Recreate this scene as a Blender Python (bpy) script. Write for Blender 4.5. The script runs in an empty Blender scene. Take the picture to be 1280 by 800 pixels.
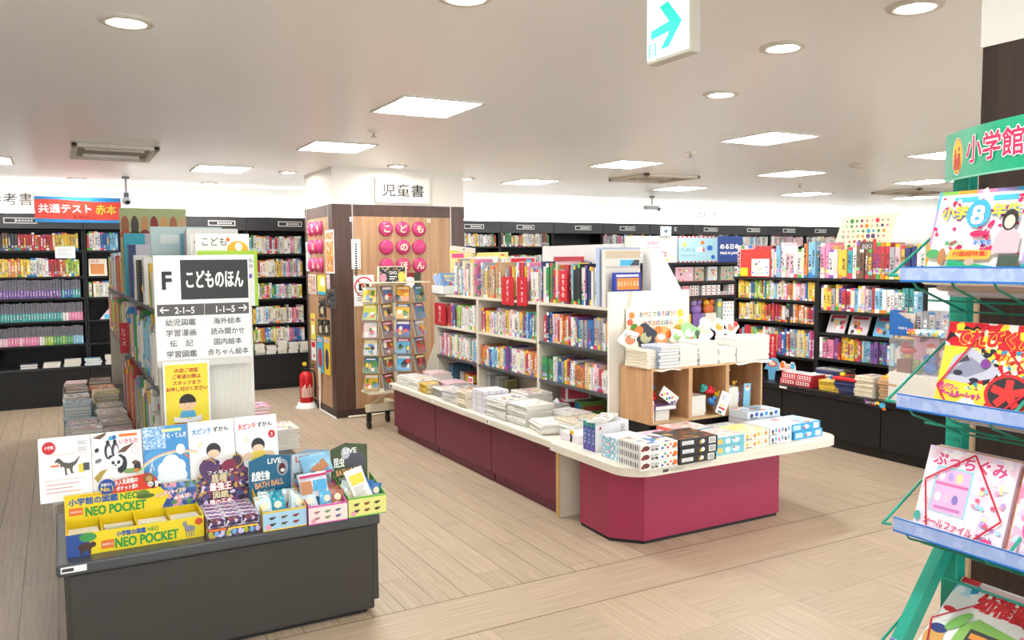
import bpy, bmesh, math, random, re
from mathutils import Matrix, Vector
from math import sin, cos, pi, radians

S = bpy.context.scene
COL = S.collection
rng = random.Random(7)

# ---------------------------------------------------------------- camera
EYE = Vector((0, 0, 1.6))
FPX = 1026.6
YAW, TILT, ROLL = 0.503746, 0.0736477, -0.0084974
_f = Vector((sin(YAW) * cos(TILT), cos(YAW) * cos(TILT), -sin(TILT)))
_r = Vector((cos(YAW), -sin(YAW), 0))
_u = _r.cross(_f)
RIGHT = cos(ROLL) * _r + sin(ROLL) * _u
UP = -sin(ROLL) * _r + cos(ROLL) * _u
cam = bpy.data.cameras.new('camera')
cam.sensor_width = 36
cam.lens = FPX / 1280 * 36
cam.clip_start = 0.05
camo = bpy.data.objects.new('camera', cam)
COL.objects.link(camo)
m3 = Matrix((RIGHT, UP, -_f)).transposed()
camo.matrix_world = Matrix.Translation(EYE) @ m3.to_4x4()
S.camera = camo


def ray(px, py):
    return _f + (px - 640) / FPX * RIGHT - (py - 400) / FPX * UP


def AX(px, py, x):
    d = ray(px, py); return EYE + d * (x / d.x)


def AY(px, py, y):
    d = ray(px, py); return EYE + d * (y / d.y)


def AZ(px, py, z):
    d = ray(px, py); return EYE + d * ((z - EYE.z) / d.z)


# ---------------------------------------------------------------- world, exposure
W = bpy.data.worlds.new('world'); S.world = W; W.use_nodes = True
W.node_tree.nodes['Background'].inputs[0].default_value = (0.88, 0.95, 1.0, 1)
W.node_tree.nodes['Background'].inputs[1].default_value = 3.4
PANEL_W = 33.0        # strength of the ceiling panels
DOWN_W = 145.0        # strength of the downlights
COVE_W = 7.0         # strength of the strip lamps above the wall bookcases
S.view_settings.view_transform = 'Standard'
S.view_settings.look = 'None'
S.view_settings.exposure = 0.3
S.view_settings.gamma = 1.0
S.view_settings.use_curve_mapping = False
S.cycles.use_denoising = True
S.cycles.max_bounces = 6
S.cycles.sample_clamp_indirect = 6


# ---------------------------------------------------------------- materials
def lin(h):
    h = h.lstrip('#')
    o = []
    for i in (0, 2, 4):
        c = int(h[i:i + 2], 16) / 255
        o.append(c / 12.92 if c <= 0.04045 else ((c + 0.055) / 1.055) ** 2.4)
    return (*o, 1)


MATS = {}


class NT:
    def __init__(s, name):
        s.m = bpy.data.materials.new(name); s.m.use_nodes = True
        s.t = s.m.node_tree; s.b = s.t.nodes['Principled BSDF']

    def n(s, typ, props=None, **ins):
        nd = s.t.nodes.new(typ)
        for k, v in (props or {}).items(): setattr(nd, k, v)
        for k, v in ins.items():
            key = int(k[1:]) if k[0] == 'i' and k[1:].isdigit() else k.replace('_', ' ')
            s.set(nd.inputs[key], v)
        return nd

    def set(s, sock, v):
        if isinstance(v, bpy.types.NodeSocket): s.t.links.new(v, sock)
        elif isinstance(v, bpy.types.Node): s.t.links.new(v.outputs[0], sock)
        else: sock.default_value = v

    def math(s, op, a, b=0.0, c=0.0):
        nd = s.t.nodes.new('ShaderNodeMath'); nd.operation = op
        for i, v in enumerate((a, b, c)): s.set(nd.inputs[i], v)
        return nd.outputs[0]

    def mix(s, f, a, b):
        nd = s.t.nodes.new('ShaderNodeMix'); nd.data_type = 'RGBA'
        s.set(nd.inputs[0], f); s.set(nd.inputs[6], a); s.set(nd.inputs[7], b)
        return nd.outputs[2]

    def ramp(s, f, cols, const=True):
        nd = s.t.nodes.new('ShaderNodeValToRGB')
        e = nd.color_ramp.elements
        nd.color_ramp.interpolation = 'CONSTANT' if const else 'LINEAR'
        while len(e) < len(cols): e.new(0.5)
        for i, c in enumerate(cols):
            p, h = c if isinstance(c, tuple) else (i / len(cols), c)
            e[i].position = p; e[i].color = lin(h)
        s.set(nd.inputs[0], f)
        return nd.outputs[0]

    def sep(s, v):
        return s.n('ShaderNodeSeparateXYZ', i0=v).outputs

    def comb(s, x, y, z=0.0):
        return s.n('ShaderNodeCombineXYZ', i0=x, i1=y, i2=z).outputs[0]

    def bump(s, h, strength=0.1, dist=0.01):
        bn = s.n('ShaderNodeBump', Strength=strength, Distance=dist, Height=h)
        s.t.links.new(bn.outputs[0], s.b.inputs['Normal'])

    def base(s, c): s.set(s.b.inputs['Base Color'], c)


def M(col, rough=0.5, metal=0.0, emit=0.0, alpha=1.0, trans=0.0, var=0.04):
    """plain coloured surface with a faint procedural mottling"""
    key = (col, rough, metal, emit, alpha, trans)
    if key in MATS: return MATS[key]
    t = NT('surface_' + col.lstrip('#') + ('_lit' if emit else ''))
    b = t.b
    if var and not emit and not trans:
        tc = t.n('ShaderNodeTexCoord')
        no = t.n('ShaderNodeTexNoise', Vector=tc.outputs['Object'], Scale=9.0, Detail=2.0)
        hsv = t.n('ShaderNodeHueSaturation', Color=lin(col), Value=t.math('MULTIPLY_ADD', no.outputs[0], 2 * var, 1 - var))
        t.base(hsv)
    else:
        b.inputs['Base Color'].default_value = lin(col)
    b.inputs['Roughness'].default_value = rough
    b.inputs['Metallic'].default_value = metal
    b.inputs['Alpha'].default_value = alpha
    b.inputs['Transmission Weight'].default_value = trans
    if emit:
        b.inputs['Emission Color'].default_value = lin(col)
        b.inputs['Emission Strength'].default_value = emit
    MATS[key] = t.m
    return t.m


def glyphs(t, x, y, nx, ny, seed):
    """0/1 mask that reads as rows of tiny characters"""
    v = t.comb(t.math('FLOOR', t.math('MULTIPLY', x, nx)), t.math('FLOOR', t.math('MULTIPLY', y, ny)), seed)
    w = t.n('ShaderNodeTexWhiteNoise', {'noise_dimensions': '3D'}, Vector=v)
    return t.math('GREATER_THAN', w.outputs[0], 0.45)


def rnd(t, oi, k):
    return t.math('FRACT', t.math('MULTIPLY', oi.outputs['Random'], k))


def inside(t, v, a, b):
    return t.math('MULTIPLY', t.math('GREATER_THAN', v, a), t.math('LESS_THAN', v, b))


def mk_spine():
    t = NT('printed_spine'); oi = t.n('ShaderNodeObjectInfo')
    u, v, _ = t.sep(t.n('ShaderNodeTexCoord').outputs['UV'])
    seed = t.math('MULTIPLY', oi.outputs['Random'], 313.0)
    ink = t.ramp(rnd(t, oi, 13.7), ['#ffffff', '#20202a', '#b81f30', '#24242c', '#1f3f8c', '#f4cf2a', '#ffffff', '#5a2a3a', '#1f5f44', '#30303a'])
    ink2 = t.ramp(rnd(t, oi, 29.3), ['#f2c52e', '#ffffff', '#2f7fc0', '#e8475c', '#55a84a', '#f3f0e6', '#ef8a2c', '#8a5aa8'])
    col = oi.outputs['Color']
    # big title characters down the middle
    g = glyphs(t, u, v, 4.0, 40.0, seed)
    row = t.math('LESS_THAN', t.math('FRACT', t.math('MULTIPLY', v, 10.0)), 0.85)
    top = t.math('MULTIPLY_ADD', rnd(t, oi, 7.7), 0.25, 0.62)
    g = t.math('MULTIPLY', t.math('MULTIPLY', g, row), t.math('MULTIPLY', inside(t, u, 0.2, 0.8), t.math('MULTIPLY', t.math('GREATER_THAN', v, 0.3), t.math('LESS_THAN', v, top))))
    c = t.mix(g, col, ink)
    # publisher's band near the foot, coloured head band on some
    foot = t.math('MULTIPLY', t.math('LESS_THAN', v, t.math('MULTIPLY_ADD', rnd(t, oi, 3.1), 0.12, 0.05)), t.math('GREATER_THAN', rnd(t, oi, 17.1), 0.35))
    c = t.mix(foot, c, ink2)
    head = t.math('MULTIPLY', t.math('GREATER_THAN', v, 0.9), t.math('GREATER_THAN', rnd(t, oi, 23.9), 0.5))
    c = t.mix(head, c, ink2)
    # small picture on the spine of some
    vor = t.n('ShaderNodeTexVoronoi', {'voronoi_dimensions': '3D'}, Vector=t.comb(u, t.math('MULTIPLY', v, 9.0), seed), Scale=1.6)
    pic = t.math('MULTIPLY', inside(t, v, 0.14, 0.3), t.math('GREATER_THAN', rnd(t, oi, 41.7), 0.45))
    c = t.mix(t.math('MULTIPLY', pic, 0.75), c, vor.outputs['Color'])
    t.base(c); t.b.inputs['Roughness'].default_value = 0.38
    return t.m


def mk_cover():
    t = NT('printed_cover'); oi = t.n('ShaderNodeObjectInfo')
    u, v, _ = t.sep(t.n('ShaderNodeTexCoord').outputs['UV'])
    seed = t.math('MULTIPLY', oi.outputs['Random'], 171.0)
    col = oi.outputs['Color']
    vor = t.n('ShaderNodeTexVoronoi', {'voronoi_dimensions': '3D'}, Vector=t.comb(t.math('MULTIPLY', u, 5.0), t.math('MULTIPLY', v, 7.0), seed), Scale=1.0, Randomness=1.0)
    pal = t.ramp(t.sep(vor.outputs['Color'])[0], ['#e8e4da', '#d6404c', '#f1c531', '#3f86c0', '#f4f1ea', '#5aa35a', '#2a2a36', '#efa6b8'])
    dot = t.math('LESS_THAN', vor.outputs['Distance'], t.math('MULTIPLY_ADD', rnd(t, oi, 5.9), 0.25, 0.3))
    body = t.math('MULTIPLY', dot, t.math('MULTIPLY', inside(t, u, 0.07, 0.93), inside(t, v, 0.06, 0.7)))
    c = t.mix(body, col, pal)
    ink = t.ramp(rnd(t, oi, 13.7), ['#c8202f', '#20202a', '#ffffff', '#1f4f9c', '#d8327a', '#1f7f4c', '#f4e02a', '#ffffff'])
    g = glyphs(t, u, v, 30.0, 34.0, seed)
    ch = t.math('LESS_THAN', t.math('FRACT', t.math('MULTIPLY', u, 6.0)), 0.82)
    g = t.math('MULTIPLY', t.math('MULTIPLY', g, ch), t.math('MULTIPLY', inside(t, v, 0.76, 0.92), inside(t, u, 0.1, 0.9)))
    c = t.mix(g, c, ink)
    t.base(c); t.b.inputs['Roughness'].default_value = 0.3
    return t.m


def mk_print(name, cols, scale=25.0, thr=0.42, rough=0.3, bg=None):
    """confetti of printed pictures in the given colours (object coordinates)"""
    t = NT(name)
    tc = t.n('ShaderNodeTexCoord')
    vor = t.n('ShaderNodeTexVoronoi', Vector=tc.outputs['Object'], Scale=scale)
    pal = t.ramp(t.sep(vor.outputs['Color'])[0], cols)
    if bg:
        no = t.n('ShaderNodeTexNoise', Vector=tc.outputs['Object'], Scale=scale * 1.7, Detail=1.0)
        c = t.mix(t.math('LESS_THAN', t.math('MULTIPLY_ADD', no.outputs[0], 0.4, vor.outputs['Distance']), thr + 0.2), lin(bg), pal)
    else: c = pal
    t.base(c); t.b.inputs['Roughness'].default_value = rough
    return t.m


def mk_wood(name, c1, c2, axis='Z', scale=14.0, rough=0.45, stretch=0.06):
    t = NT(name)
    tc = t.n('ShaderNodeTexCoord')
    sc = {'X': (stretch, 1, 1), 'Y': (1, stretch, 1), 'Z': (1, 1, stretch)}[axis]
    mp = t.n('ShaderNodeMapping', Vector=tc.outputs['Object'], Scale=sc)
    no = t.n('ShaderNodeTexNoise', Vector=mp.outputs[0], Scale=scale, Detail=5.0, Roughness=0.6)
    c = t.ramp(no.outputs[0], [(0.35, c1), (0.65, c2)], const=False)
    t.base(c); t.b.inputs['Roughness'].default_value = rough
    return t.m


def mk_floor():
    t = NT('plank_floor')
    x, y, _ = t.sep(t.n('ShaderNodeTexCoord').outputs['Object'])
    P, Q, T = 0.155, 1.25, 0.46

    def grain(a, b, seed):
        v = t.comb(t.math('MULTIPLY', a, 95.0), t.math('MULTIPLY', b, 2.2), seed)
        return t.n('ShaderNodeTexNoise', Vector=v, Scale=1.0, Detail=4.0, Roughness=0.65).outputs[0]

    # planks running away from the camera
    xs = t.math('DIVIDE', t.math('SUBTRACT', x, 0.09), P)
    k = t.math('FLOOR', xs)
    yy = t.math('DIVIDE', t.math('ADD', y, t.math('MULTIPLY', t.math('FRACT', t.math('MULTIPLY', k, 0.37)), Q)), Q)
    j = t.math('FLOOR', yy)
    w1 = t.n('ShaderNodeTexWhiteNoise', {'noise_dimensions': '2D'}, Vector=t.comb(k, j)).outputs[0]
    g1 = grain(x, y, t.math('MULTIPLY', w1, 50.0))
    fx = t.math('FRACT', xs); fy = t.math('FRACT', yy)
    l1 = t.math('MAXIMUM', t.math('LESS_THAN', fx, 0.022), t.math('MULTIPLY', t.math('LESS_THAN', fy, 0.003), 0.7))
    # basket-weave squares in front
    tx = t.math('DIVIDE', t.math('SUBTRACT', x, 0.2), T); ty = t.math('DIVIDE', t.math('SUBTRACT', y, 3.08), T)
    par = t.math('MODULO', t.math('ABSOLUTE', t.math('ADD', t.math('FLOOR', tx), t.math('FLOOR', ty))), 2.0)
    ga, gb = grain(x, y, 3.0), grain(y, x, 7.0)
    g3 = t.math('ADD', t.math('MULTIPLY', ga, par), t.math('MULTIPLY', gb, t.math('SUBTRACT', 1.0, par)))
    w3 = t.n('ShaderNodeTexWhiteNoise', {'noise_dimensions': '2D'}, Vector=t.comb(t.math('FLOOR', tx), t.math('FLOOR', ty))).outputs[0]
    l3 = t.math('MULTIPLY', t.math('MAXIMUM', t.math('LESS_THAN', t.math('FRACT', tx), 0.006), t.math('LESS_THAN', t.math('FRACT', ty), 0.006)), 0.35)
    # border band between the two dark joints
    g2 = grain(y, x, 11.0)
    far = t.math('GREATER_THAN', y, 3.445)
    near = t.math('LESS_THAN', y, 3.08)
    mid = t.math('SUBTRACT', t.math('SUBTRACT', 1.0, far), near)
    g = t.math('ADD', t.math('ADD', t.math('MULTIPLY', g1, far), t.math('MULTIPLY', g3, near)), t.math('MULTIPLY', g2, mid))
    w = t.math('ADD', t.math('ADD', t.math('MULTIPLY', w1, far), t.math('MULTIPLY', w3, near)), t.math('MULTIPLY', mid, 0.6))
    l = t.math('ADD', t.math('MULTIPLY', l1, far), t.math('MULTIPLY', l3, near))
    joint = t.math('MAXIMUM', t.math('LESS_THAN', t.math('ABSOLUTE', t.math('SUBTRACT', y, 3.445)), 0.0035), t.math('LESS_THAN', t.math('ABSOLUTE', t.math('SUBTRACT', y, 3.08)), 0.0035))
    l = t.math('MAXIMUM', l, joint)
    c = t.ramp(g, [(0.3, '#a08d76'), (0.72, '#c2af96')], const=False)
    hs = t.n('ShaderNodeHueSaturation', Color=c, Value=t.math('MULTIPLY_ADD', w, 0.12, 0.93))
    c = t.mix(t.math('MULTIPLY', l, 0.85), hs.outputs[0], lin('#3c2a20'))
    t.base(c)
    t.set(t.b.inputs['Roughness'], t.math('MULTIPLY_ADD', g, 0.15, 0.36))
    t.bump(t.math('SUBTRACT', g, t.math('MULTIPLY', l, 2.0)), 0.08, 0.002)
    return t.m


SPINE, COVER = mk_spine(), mk_cover()


def mk_plain():
    t = NT('plain_cover'); oi = t.n('ShaderNodeObjectInfo')
    u, v, _ = t.sep(t.n('ShaderNodeTexCoord').outputs['UV'])
    seed = t.math('MULTIPLY', oi.outputs['Random'], 71.0)
    g = t.math('MULTIPLY', glyphs(t, u, v, 3.0, 60.0, seed), t.math('MULTIPLY', inside(t, u, .3, .7), inside(t, v, .35, .7)))
    t.base(t.mix(t.math('MULTIPLY', g, .35), oi.outputs['Color'], lin('#8a6a78'))); t.b.inputs['Roughness'].default_value = .4
    return t.m


PLAIN = mk_plain()
PAGES = M('#efeade', 0.7)
WHITE = M('#f4f3ef', 0.45); PAPER = M('#fdfdfb', 0.5); BLACK = M('#121214', 0.5)
CREAM = M('#e9e2d2', 0.4); CREAMP = M('#d6cebd', 0.45)
SHELF = M('#101113', 0.55); DKGREY = M('#3a3a3c', 0.4)
CHROME = M('#c8c8c8', 0.25, 0.9)
RED, YEL, BLUE, GREEN = M('#d3222f'), M('#f6d51f'), M('#1c64b8'), M('#1f9a4a')
PINK = M('#e8508e'); ORANGE = M('#ee7a2a'); PURPLE = M('#7a4fa3'); SKY = M('#45b4dd'); BROWN = M('#6d4a35')
CLEAR = M('#ffffff', 0.05, 0, 0, 0.1)
INK = M('#2a2a2c', 0.5, var=0)

# ---------------------------------------------------------------- mesh builder
_textcache = {}


def text_mesh(s, bold):
    k = (s, bold)
    if k not in _textcache:
        c = bpy.data.curves.new('t', 'FONT'); c.body = s; c.offset = bold; c.resolution_u = 3
        o = bpy.data.objects.new('t', c); COL.objects.link(o)
        dg = bpy.context.evaluated_depsgraph_get()
        me = bpy.data.meshes.new_from_object(o.evaluated_get(dg))
        vs = [(v.co.x, v.co.y) for v in me.vertices]
        fs = [tuple(p.vertices) for p in me.polygons]
        bpy.data.objects.remove(o); bpy.data.curves.remove(c); bpy.data.meshes.remove(me)
        _textcache[k] = (vs, fs)
    return _textcache[k]


def frame(o, right, up):
    r = Vector(right).normalized(); u = Vector(up).normalized(); n = r.cross(u)
    m = Matrix((r, u, n)).transposed().to_4x4()
    m.translation = Vector(o)
    return m


class MB:
    def __init__(s):
        s.v = []; s.f = []; s.mi = []; s.sm = []; s.mats = []; s.T = Matrix(); s.z = 0.0004

    def mat(s, m):
        if m not in s.mats: s.mats.append(m)
        return s.mats.index(m)

    def add(s, vs, fs, m, smooth=False):
        b = len(s.v); k = s.mat(m)
        s.v += [s.T @ Vector(p) for p in vs]
        for f in fs:
            s.f.append([b + i for i in f]); s.mi.append(k); s.sm.append(smooth)
        return s

    def box(s, x0, x1, y0, y1, z0, z1, m):
        x0, x1 = sorted((x0, x1)); y0, y1 = sorted((y0, y1)); z0, z1 = sorted((z0, z1))
        vs = [(x, y, z) for z in (z0, z1) for y in (y0, y1) for x in (x0, x1)]
        return s.add(vs, [(0, 2, 3, 1), (4, 5, 7, 6), (0, 1, 5, 4), (2, 6, 7, 3), (0, 4, 6, 2), (1, 3, 7, 5)], m)

    def prism(s, pts, z0, z1, m, smooth=False):
        """2-D outline (x, y; anticlockwise) extruded along local z"""
        n = len(pts)
        a = sum(pts[i][0] * pts[(i + 1) % n][1] - pts[(i + 1) % n][0] * pts[i][1] for i in range(n))
        if a < 0: pts = pts[::-1]
        s.add([(x, y, z0) for x, y in pts] + [(x, y, z1) for x, y in pts], [tuple(range(n - 1, -1, -1)), tuple(range(n, 2 * n))], m)
        return s.add([(x, y, z0) for x, y in pts] + [(x, y, z1) for x, y in pts], [(i, (i + 1) % n, n + (i + 1) % n, n + i) for i in range(n)], m, smooth)

    def tube(s, pts, r, m, n=8, closed=False):
        pts = [Vector(p) for p in pts]; vs = []; N = len(pts)
        rr = r if isinstance(r, (list, tuple)) else [r] * N
        for i, p in enumerate(pts):
            a = pts[(i - 1) % N] if (i or closed) else p; b = pts[(i + 1) % N] if (i < N - 1 or closed) else p
            t = (b - a).normalized()
            h = Vector((0, 0, 1)) if abs(t.z) < 0.9 else Vector((1, 0, 0))
            e1 = t.cross(h).normalized(); e2 = t.cross(e1)
            vs += [p + rr[i] * (cos(2 * pi * k / n) * e1 + sin(2 * pi * k / n) * e2) for k in range(n)]
        fs = []
        for i in range(N if closed else N - 1):
            j = (i + 1) % N
            fs += [(i * n + k, j * n + k, j * n + (k + 1) % n, i * n + (k + 1) % n) for k in range(n)]
        s.add(vs, fs, m, True)
        if not closed:
            s.add(vs[:n], [tuple(range(n))], m); s.add(vs[-n:], [tuple(range(n - 1, -1, -1))], m)
        return s

    def lathe(s, prof, m, n=20, c=(0, 0, 0)):
        vs = []; fs = []; K = len(prof)
        for r, z in prof:
            vs += [(c[0] + r * cos(2 * pi * k / n), c[1] + r * sin(2 * pi * k / n), c[2] + z) for k in range(n)]
        for i in range(K - 1):
            fs += [(i * n + k, i * n + (k + 1) % n, (i + 1) * n + (k + 1) % n, (i + 1) * n + k) for k in range(n)]
        s.add(vs, fs, m, True)
        if prof[0][0] > 1e-4: s.add(vs[:n], [tuple(range(n - 1, -1, -1))], m)
        if prof[-1][0] > 1e-4: s.add(vs[-n:], [tuple(range(n))], m)
        return s

    def ball(s, c, rx, ry, rz, m, n=12):
        vs = []; fs = []; K = n // 2
        for i in range(K + 1):
            th = pi * i / K
            vs += [(c[0] + rx * sin(th) * cos(2 * pi * k / n), c[1] + ry * sin(th) * sin(2 * pi * k / n), c[2] - rz * cos(th)) for k in range(n)]
        for i in range(K):
            fs += [(i * n + k, i * n + (k + 1) % n, (i + 1) * n + (k + 1) % n, (i + 1) * n + k) for k in range(n)]
        return s.add(vs, fs, m, True)

    # flat printing on a face: local x right, y up, z towards the viewer
    def poly(s, pts, m):
        n = len(pts)
        a = sum(pts[i][0] * pts[(i + 1) % n][1] - pts[(i + 1) % n][0] * pts[i][1] for i in range(n))
        if a < 0: pts = pts[::-1]
        s.z += 0.00012
        return s.add([(p[0], p[1], s.z) for p in pts], [tuple(range(n))], m)

    def rect(s, x, y, w, h, m): return s.poly([(x, y), (x + w, y), (x + w, y + h), (x, y + h)], m)

    def ell(s, cx, cy, rx, ry, m, n=28, a0=0, a1=2 * pi, rot=0):
        full = abs(a1 - a0 - 2 * pi) < 1e-6
        pts = []
        for i in range(n if full else n + 1):
            a = a0 + (a1 - a0) * i / n
            px, py = rx * cos(a), ry * sin(a)
            pts.append((cx + px * cos(rot) - py * sin(rot), cy + px * sin(rot) + py * cos(rot)))
        return s.poly(pts, m)

    def ring(s, cx, cy, r0, r1, m, n=32, a0=0, a1=2 * pi, ay=1.0):
        s.z += 0.00012
        vs = []; N = n + 1
        for i in range(N):
            a = a0 + (a1 - a0) * i / n
            vs += [(cx + r0 * cos(a), cy + r0 * ay * sin(a), s.z), (cx + r1 * cos(a), cy + r1 * ay * sin(a), s.z)]
        return s.add(vs, [(2 * i, 2 * i + 1, 2 * i + 3, 2 * i + 2) for i in range(n)], m)

    def line(s, x0, y0, x1, y1, w, m):
        d = Vector((x1 - x0, y1 - y0)); d.normalize(); p = Vector((-d.y, d.x)) * w / 2
        return s.poly([(x0 - p.x, y0 - p.y), (x1 - p.x, y1 - p.y), (x1 + p.x, y1 + p.y), (x0 + p.x, y0 + p.y)], m)

    def text(s, st, x, y, h, m, bold=0.0, w=None, align='L', outline=None, ow=0.05, vertical=False, rot=0.0, arc=None):
        """y is the foot of the line, h the height of a full character; w squeezes to a width"""
        if vertical:
            for i, ch in enumerate(st): s.text(ch, x, y - i * h * 1.12, h, m, bold, None, 'C', outline, ow)
            return s
        if outline: s._text(st, x, y, h, outline, bold * .8 + ow * .8, w, align, rot, 8)
        s._text(st, x, y, h, m, bold * .8, w, align, rot, 4)
        return s

    def _text(s, st, x, y, h, m, bold, w, align, rot, n):
        """heavier weights are overprinted copies shifted by a fraction of the character size"""
        vs, fs = text_mesh(st, 0.0)
        if not vs: return
        x0 = min(p[0] for p in vs); x1 = max(p[0] for p in vs)
        asc = any(ord(c) > 0x2000 for c in st)
        ys, yh = (-0.09, 0.93) if asc else (0.0, 0.73)
        k = h / yh; kx = k if w is None else w / (x1 - x0)
        wd = (x1 - x0) * kx
        ox = {'L': 0, 'C': -wd / 2, 'R': -wd}[align]
        s.z += 0.00012
        cr, sr = cos(rot), sin(rot)
        shifts = [(0, 0)] + ([(bold * h * cos(2 * pi * (i + .5) / n), bold * h * sin(2 * pi * (i + .5) / n)) for i in range(n)] if bold > .002 else [])
        for dx, dy in shifts[::-1]:
            out = []; s.z += 0.00004
            for px, py in vs:
                a, b = ox + (px - x0) * kx + dx, (py - ys) * k + dy
                out.append((x + a * cr - b * sr, y + a * sr + b * cr, s.z))
            s.add(out, fs, m)

    def build(s, name, parent=None, origin=None, bevel=0.0, seg=2, rot=None):
        o0 = Vector(origin) if origin is not None else (Vector(parent['at']) if parent is not None and 'at' in parent else Vector((0, 0, 0)))
        me = bpy.data.meshes.new(name)
        me.from_pydata([p - o0 for p in s.v], [], s.f)
        for m in s.mats: me.materials.append(m)
        me.polygons.foreach_set('material_index', s.mi)
        me.polygons.foreach_set('use_smooth', s.sm)
        me.update()
        o = bpy.data.objects.new(name, me); COL.objects.link(o)
        if parent is not None: o.parent = parent
        else: o.location = o0
        if bevel:
            b = o.modifiers.new('bevel', 'BEVEL'); b.width = bevel; b.segments = seg; b.limit_method = 'ANGLE'; b.angle_limit = radians(40)
        o['at'] = list(o0)
        return o


def tag(o, label, cat, group=None, kind=None):
    if label: o['label'] = label
    if cat: o['category'] = cat
    if group: o['group'] = group
    if kind: o['kind'] = kind
    return o


def thing(name, label, cat, at, group=None):
    o = bpy.data.objects.new(name, None); COL.objects.link(o)
    o.location = Vector(at); o.empty_display_size = 0.05
    o['at'] = [float(c) for c in at]
    return tag(o, label, cat, group)


def struct(o): o['kind'] = 'structure'; return o


def FY(x, y, z): return frame((x, y, z), (1, 0, 0), (0, 0, 1))        # printing that faces the camera side (-Y)


def FX(x, y, z): return frame((x, y, z), (0, -1, 0), (0, 0, 1))       # printing that faces -X


def FT(x, y, z): return frame((x, y, z), (1, 0, 0), (0, 1, 0))        # printing that faces up


ORD = ['first', 'second', 'third', 'fourth', 'fifth', 'sixth', 'seventh', 'eighth', 'ninth', 'tenth', 'eleventh', 'twelfth', 'thirteenth', 'fourteenth', 'fifteenth', 'sixteenth', 'seventeenth', 'eighteenth', 'nineteenth']
TENS = {2: 'twent', 3: 'thirt', 4: 'fort', 5: 'fift', 6: 'sixt', 7: 'sevent', 8: 'eight', 9: 'ninet'}


def nth(i):
    if i < 19: return ORD[i]
    a, b = divmod(i + 1, 10)
    return TENS[a] + 'ieth' if b == 0 else TENS[a] + 'y-' + ORD[b - 1]


# ---------------------------------------------------------------- room
def slab(name, x0, x1, y0, y1, z0, z1, m, **kw):
    return struct(MB().box(x0, x1, y0, y1, z0, z1, m).build(name, **kw))


CEIL_Z, WALL_Y = 2.54, 10.92
slab('floor', -3.4, 17.2, -4, WALL_Y + .2, -.1, 0, mk_floor())
slab('ceiling', -3.4, 17.2, -4, WALL_Y + .2, CEIL_Z, CEIL_Z + .12, M('#fdfdff', .3, var=.002))
WALLM = M('#f3f2ee', .6, var=.01)
slab('wall_back', -3.4, 17.2, WALL_Y, WALL_Y + .15, 0, CEIL_Z, WALLM)
slab('wall_left', -3.5, -3.35, -4, WALL_Y, 0, CEIL_Z, WALLM)
slab('wall_right', 17.0, 17.2, -4, WALL_Y, 0, CEIL_Z, WALLM)

# ---------------------------------------------------------------- ceiling lamps
LAMP = M('#ffffff', .5, emit=PANEL_W)
LAMPD = M('#fffaf0', .5, emit=DOWN_W)
FRAME_M = M('#d5d0c6', .4)
panels = [(2.03, 4.75, 'nearest panel left of the middle of the ceiling'), (2.06, 6.72, 'in front of the square pillar'), (1.49, 8.78, 'left of the square pillar, near the back wall'),
          (4.98, 4.79, 'largest of the panels over the magenta counter'), (5.02, 6.72, 'behind the largest right-hand panel'), (5.08, 8.73, 'just right of the pillar near the back wall'),
          (7.3, 6.68, 'third panel along behind the largest right-hand one'), (7.3, 4.78, 'half hidden by the green magazine rack header'), (7.42, 8.72, 'near the round air vent and back wall'),
          (9.85, 8.72, 'above the spotted sheet on the bookcase'), (9.7, 6.68, 'beside the green header, middle of three'), (12.2, 8.55, 'beside the green header, lowest of three'), (-.58, 8.86, 'cut by the left edge of the photo')]
for i, (x, y, w) in enumerate(panels):
    t = thing('ceiling_light', 'square flush ceiling light panel, ' + w, 'ceiling light', (x, y, CEIL_Z), 'flush ceiling panels')
    a, b = .245, .27
    f = MB()
    for q in ((x - a - .02, x - a, y - b - .02, y + b + .02), (x + a, x + a + .02, y - b - .02, y + b + .02), (x - a, x + a, y - b - .02, y - b), (x - a, x + a, y + b, y + b + .02)):
        f.box(*q, CEIL_Z - .008, CEIL_Z, FRAME_M)
    f.build('frame', t)
    MB().box(x - a, x + a, y - b, y + b, CEIL_Z - .004, CEIL_Z - .001, LAMP).build('diffuser', t)
downs = [(158, 26, 'over the dark display table'), (1144, 7, 'top right corner'), (979, 58, 'second down the right-hand row'), (901, 117, 'third down the right-hand row'), (496, 207, 'over the pillar sign'),
         (360, 215, 'left of the pillar'), (96, 223, 'above the red banner'), (261, 228.5, 'near the wall, right of the red banner'), (583, 223, 'right of the pillar'), (582, -5, 'cut by the top edge of the photo')]
for px, py, w in downs:
    p = AZ(px, py, CEIL_Z)
    t = thing('downlight', 'round recessed downlight with a white ring, ' + w, 'downlight', p, 'round downlights')
    MB().lathe([(.062, -.004), (.068, -.012), (.098, -.010), (.105, 0)], FRAME_M, 28, p).build('trim_ring', t)
    MB().lathe([(.0, -.006), (.063, -.006), (.063, -.001)], LAMPD, 24, p).build('lamp', t)
# unseen fill panels, added out of view to brighten the foreground
for i, (x, y, w) in enumerate(((2.3, .7, 'over the photographer'), (4.4, 1.9, 'over the right foreground'), (0.7, .9, 'over the left foreground'))):
    t = thing('ceiling_light', 'square flush fill light panel added out of view, ' + w, 'ceiling light', (x, y, CEIL_Z), 'flush ceiling panels')
    MB().box(x - .24, x + .24, y - .27, y + .27, CEIL_Z - .004, CEIL_Z - .001, LAMP).build('diffuser', t)

# wash lamps standing behind the fascia of the wall bookcases
strip = MB().box(-3.2, 16.9, 10.74, 10.8, 2.165, 2.19, M('#fffdf8', .5, emit=COVE_W))
tag(strip.build('wash_light', origin=(6, 10.77, 2.165)), 'long strip lamp hidden behind the fascia, washing the back wall white', 'strip light')


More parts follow.
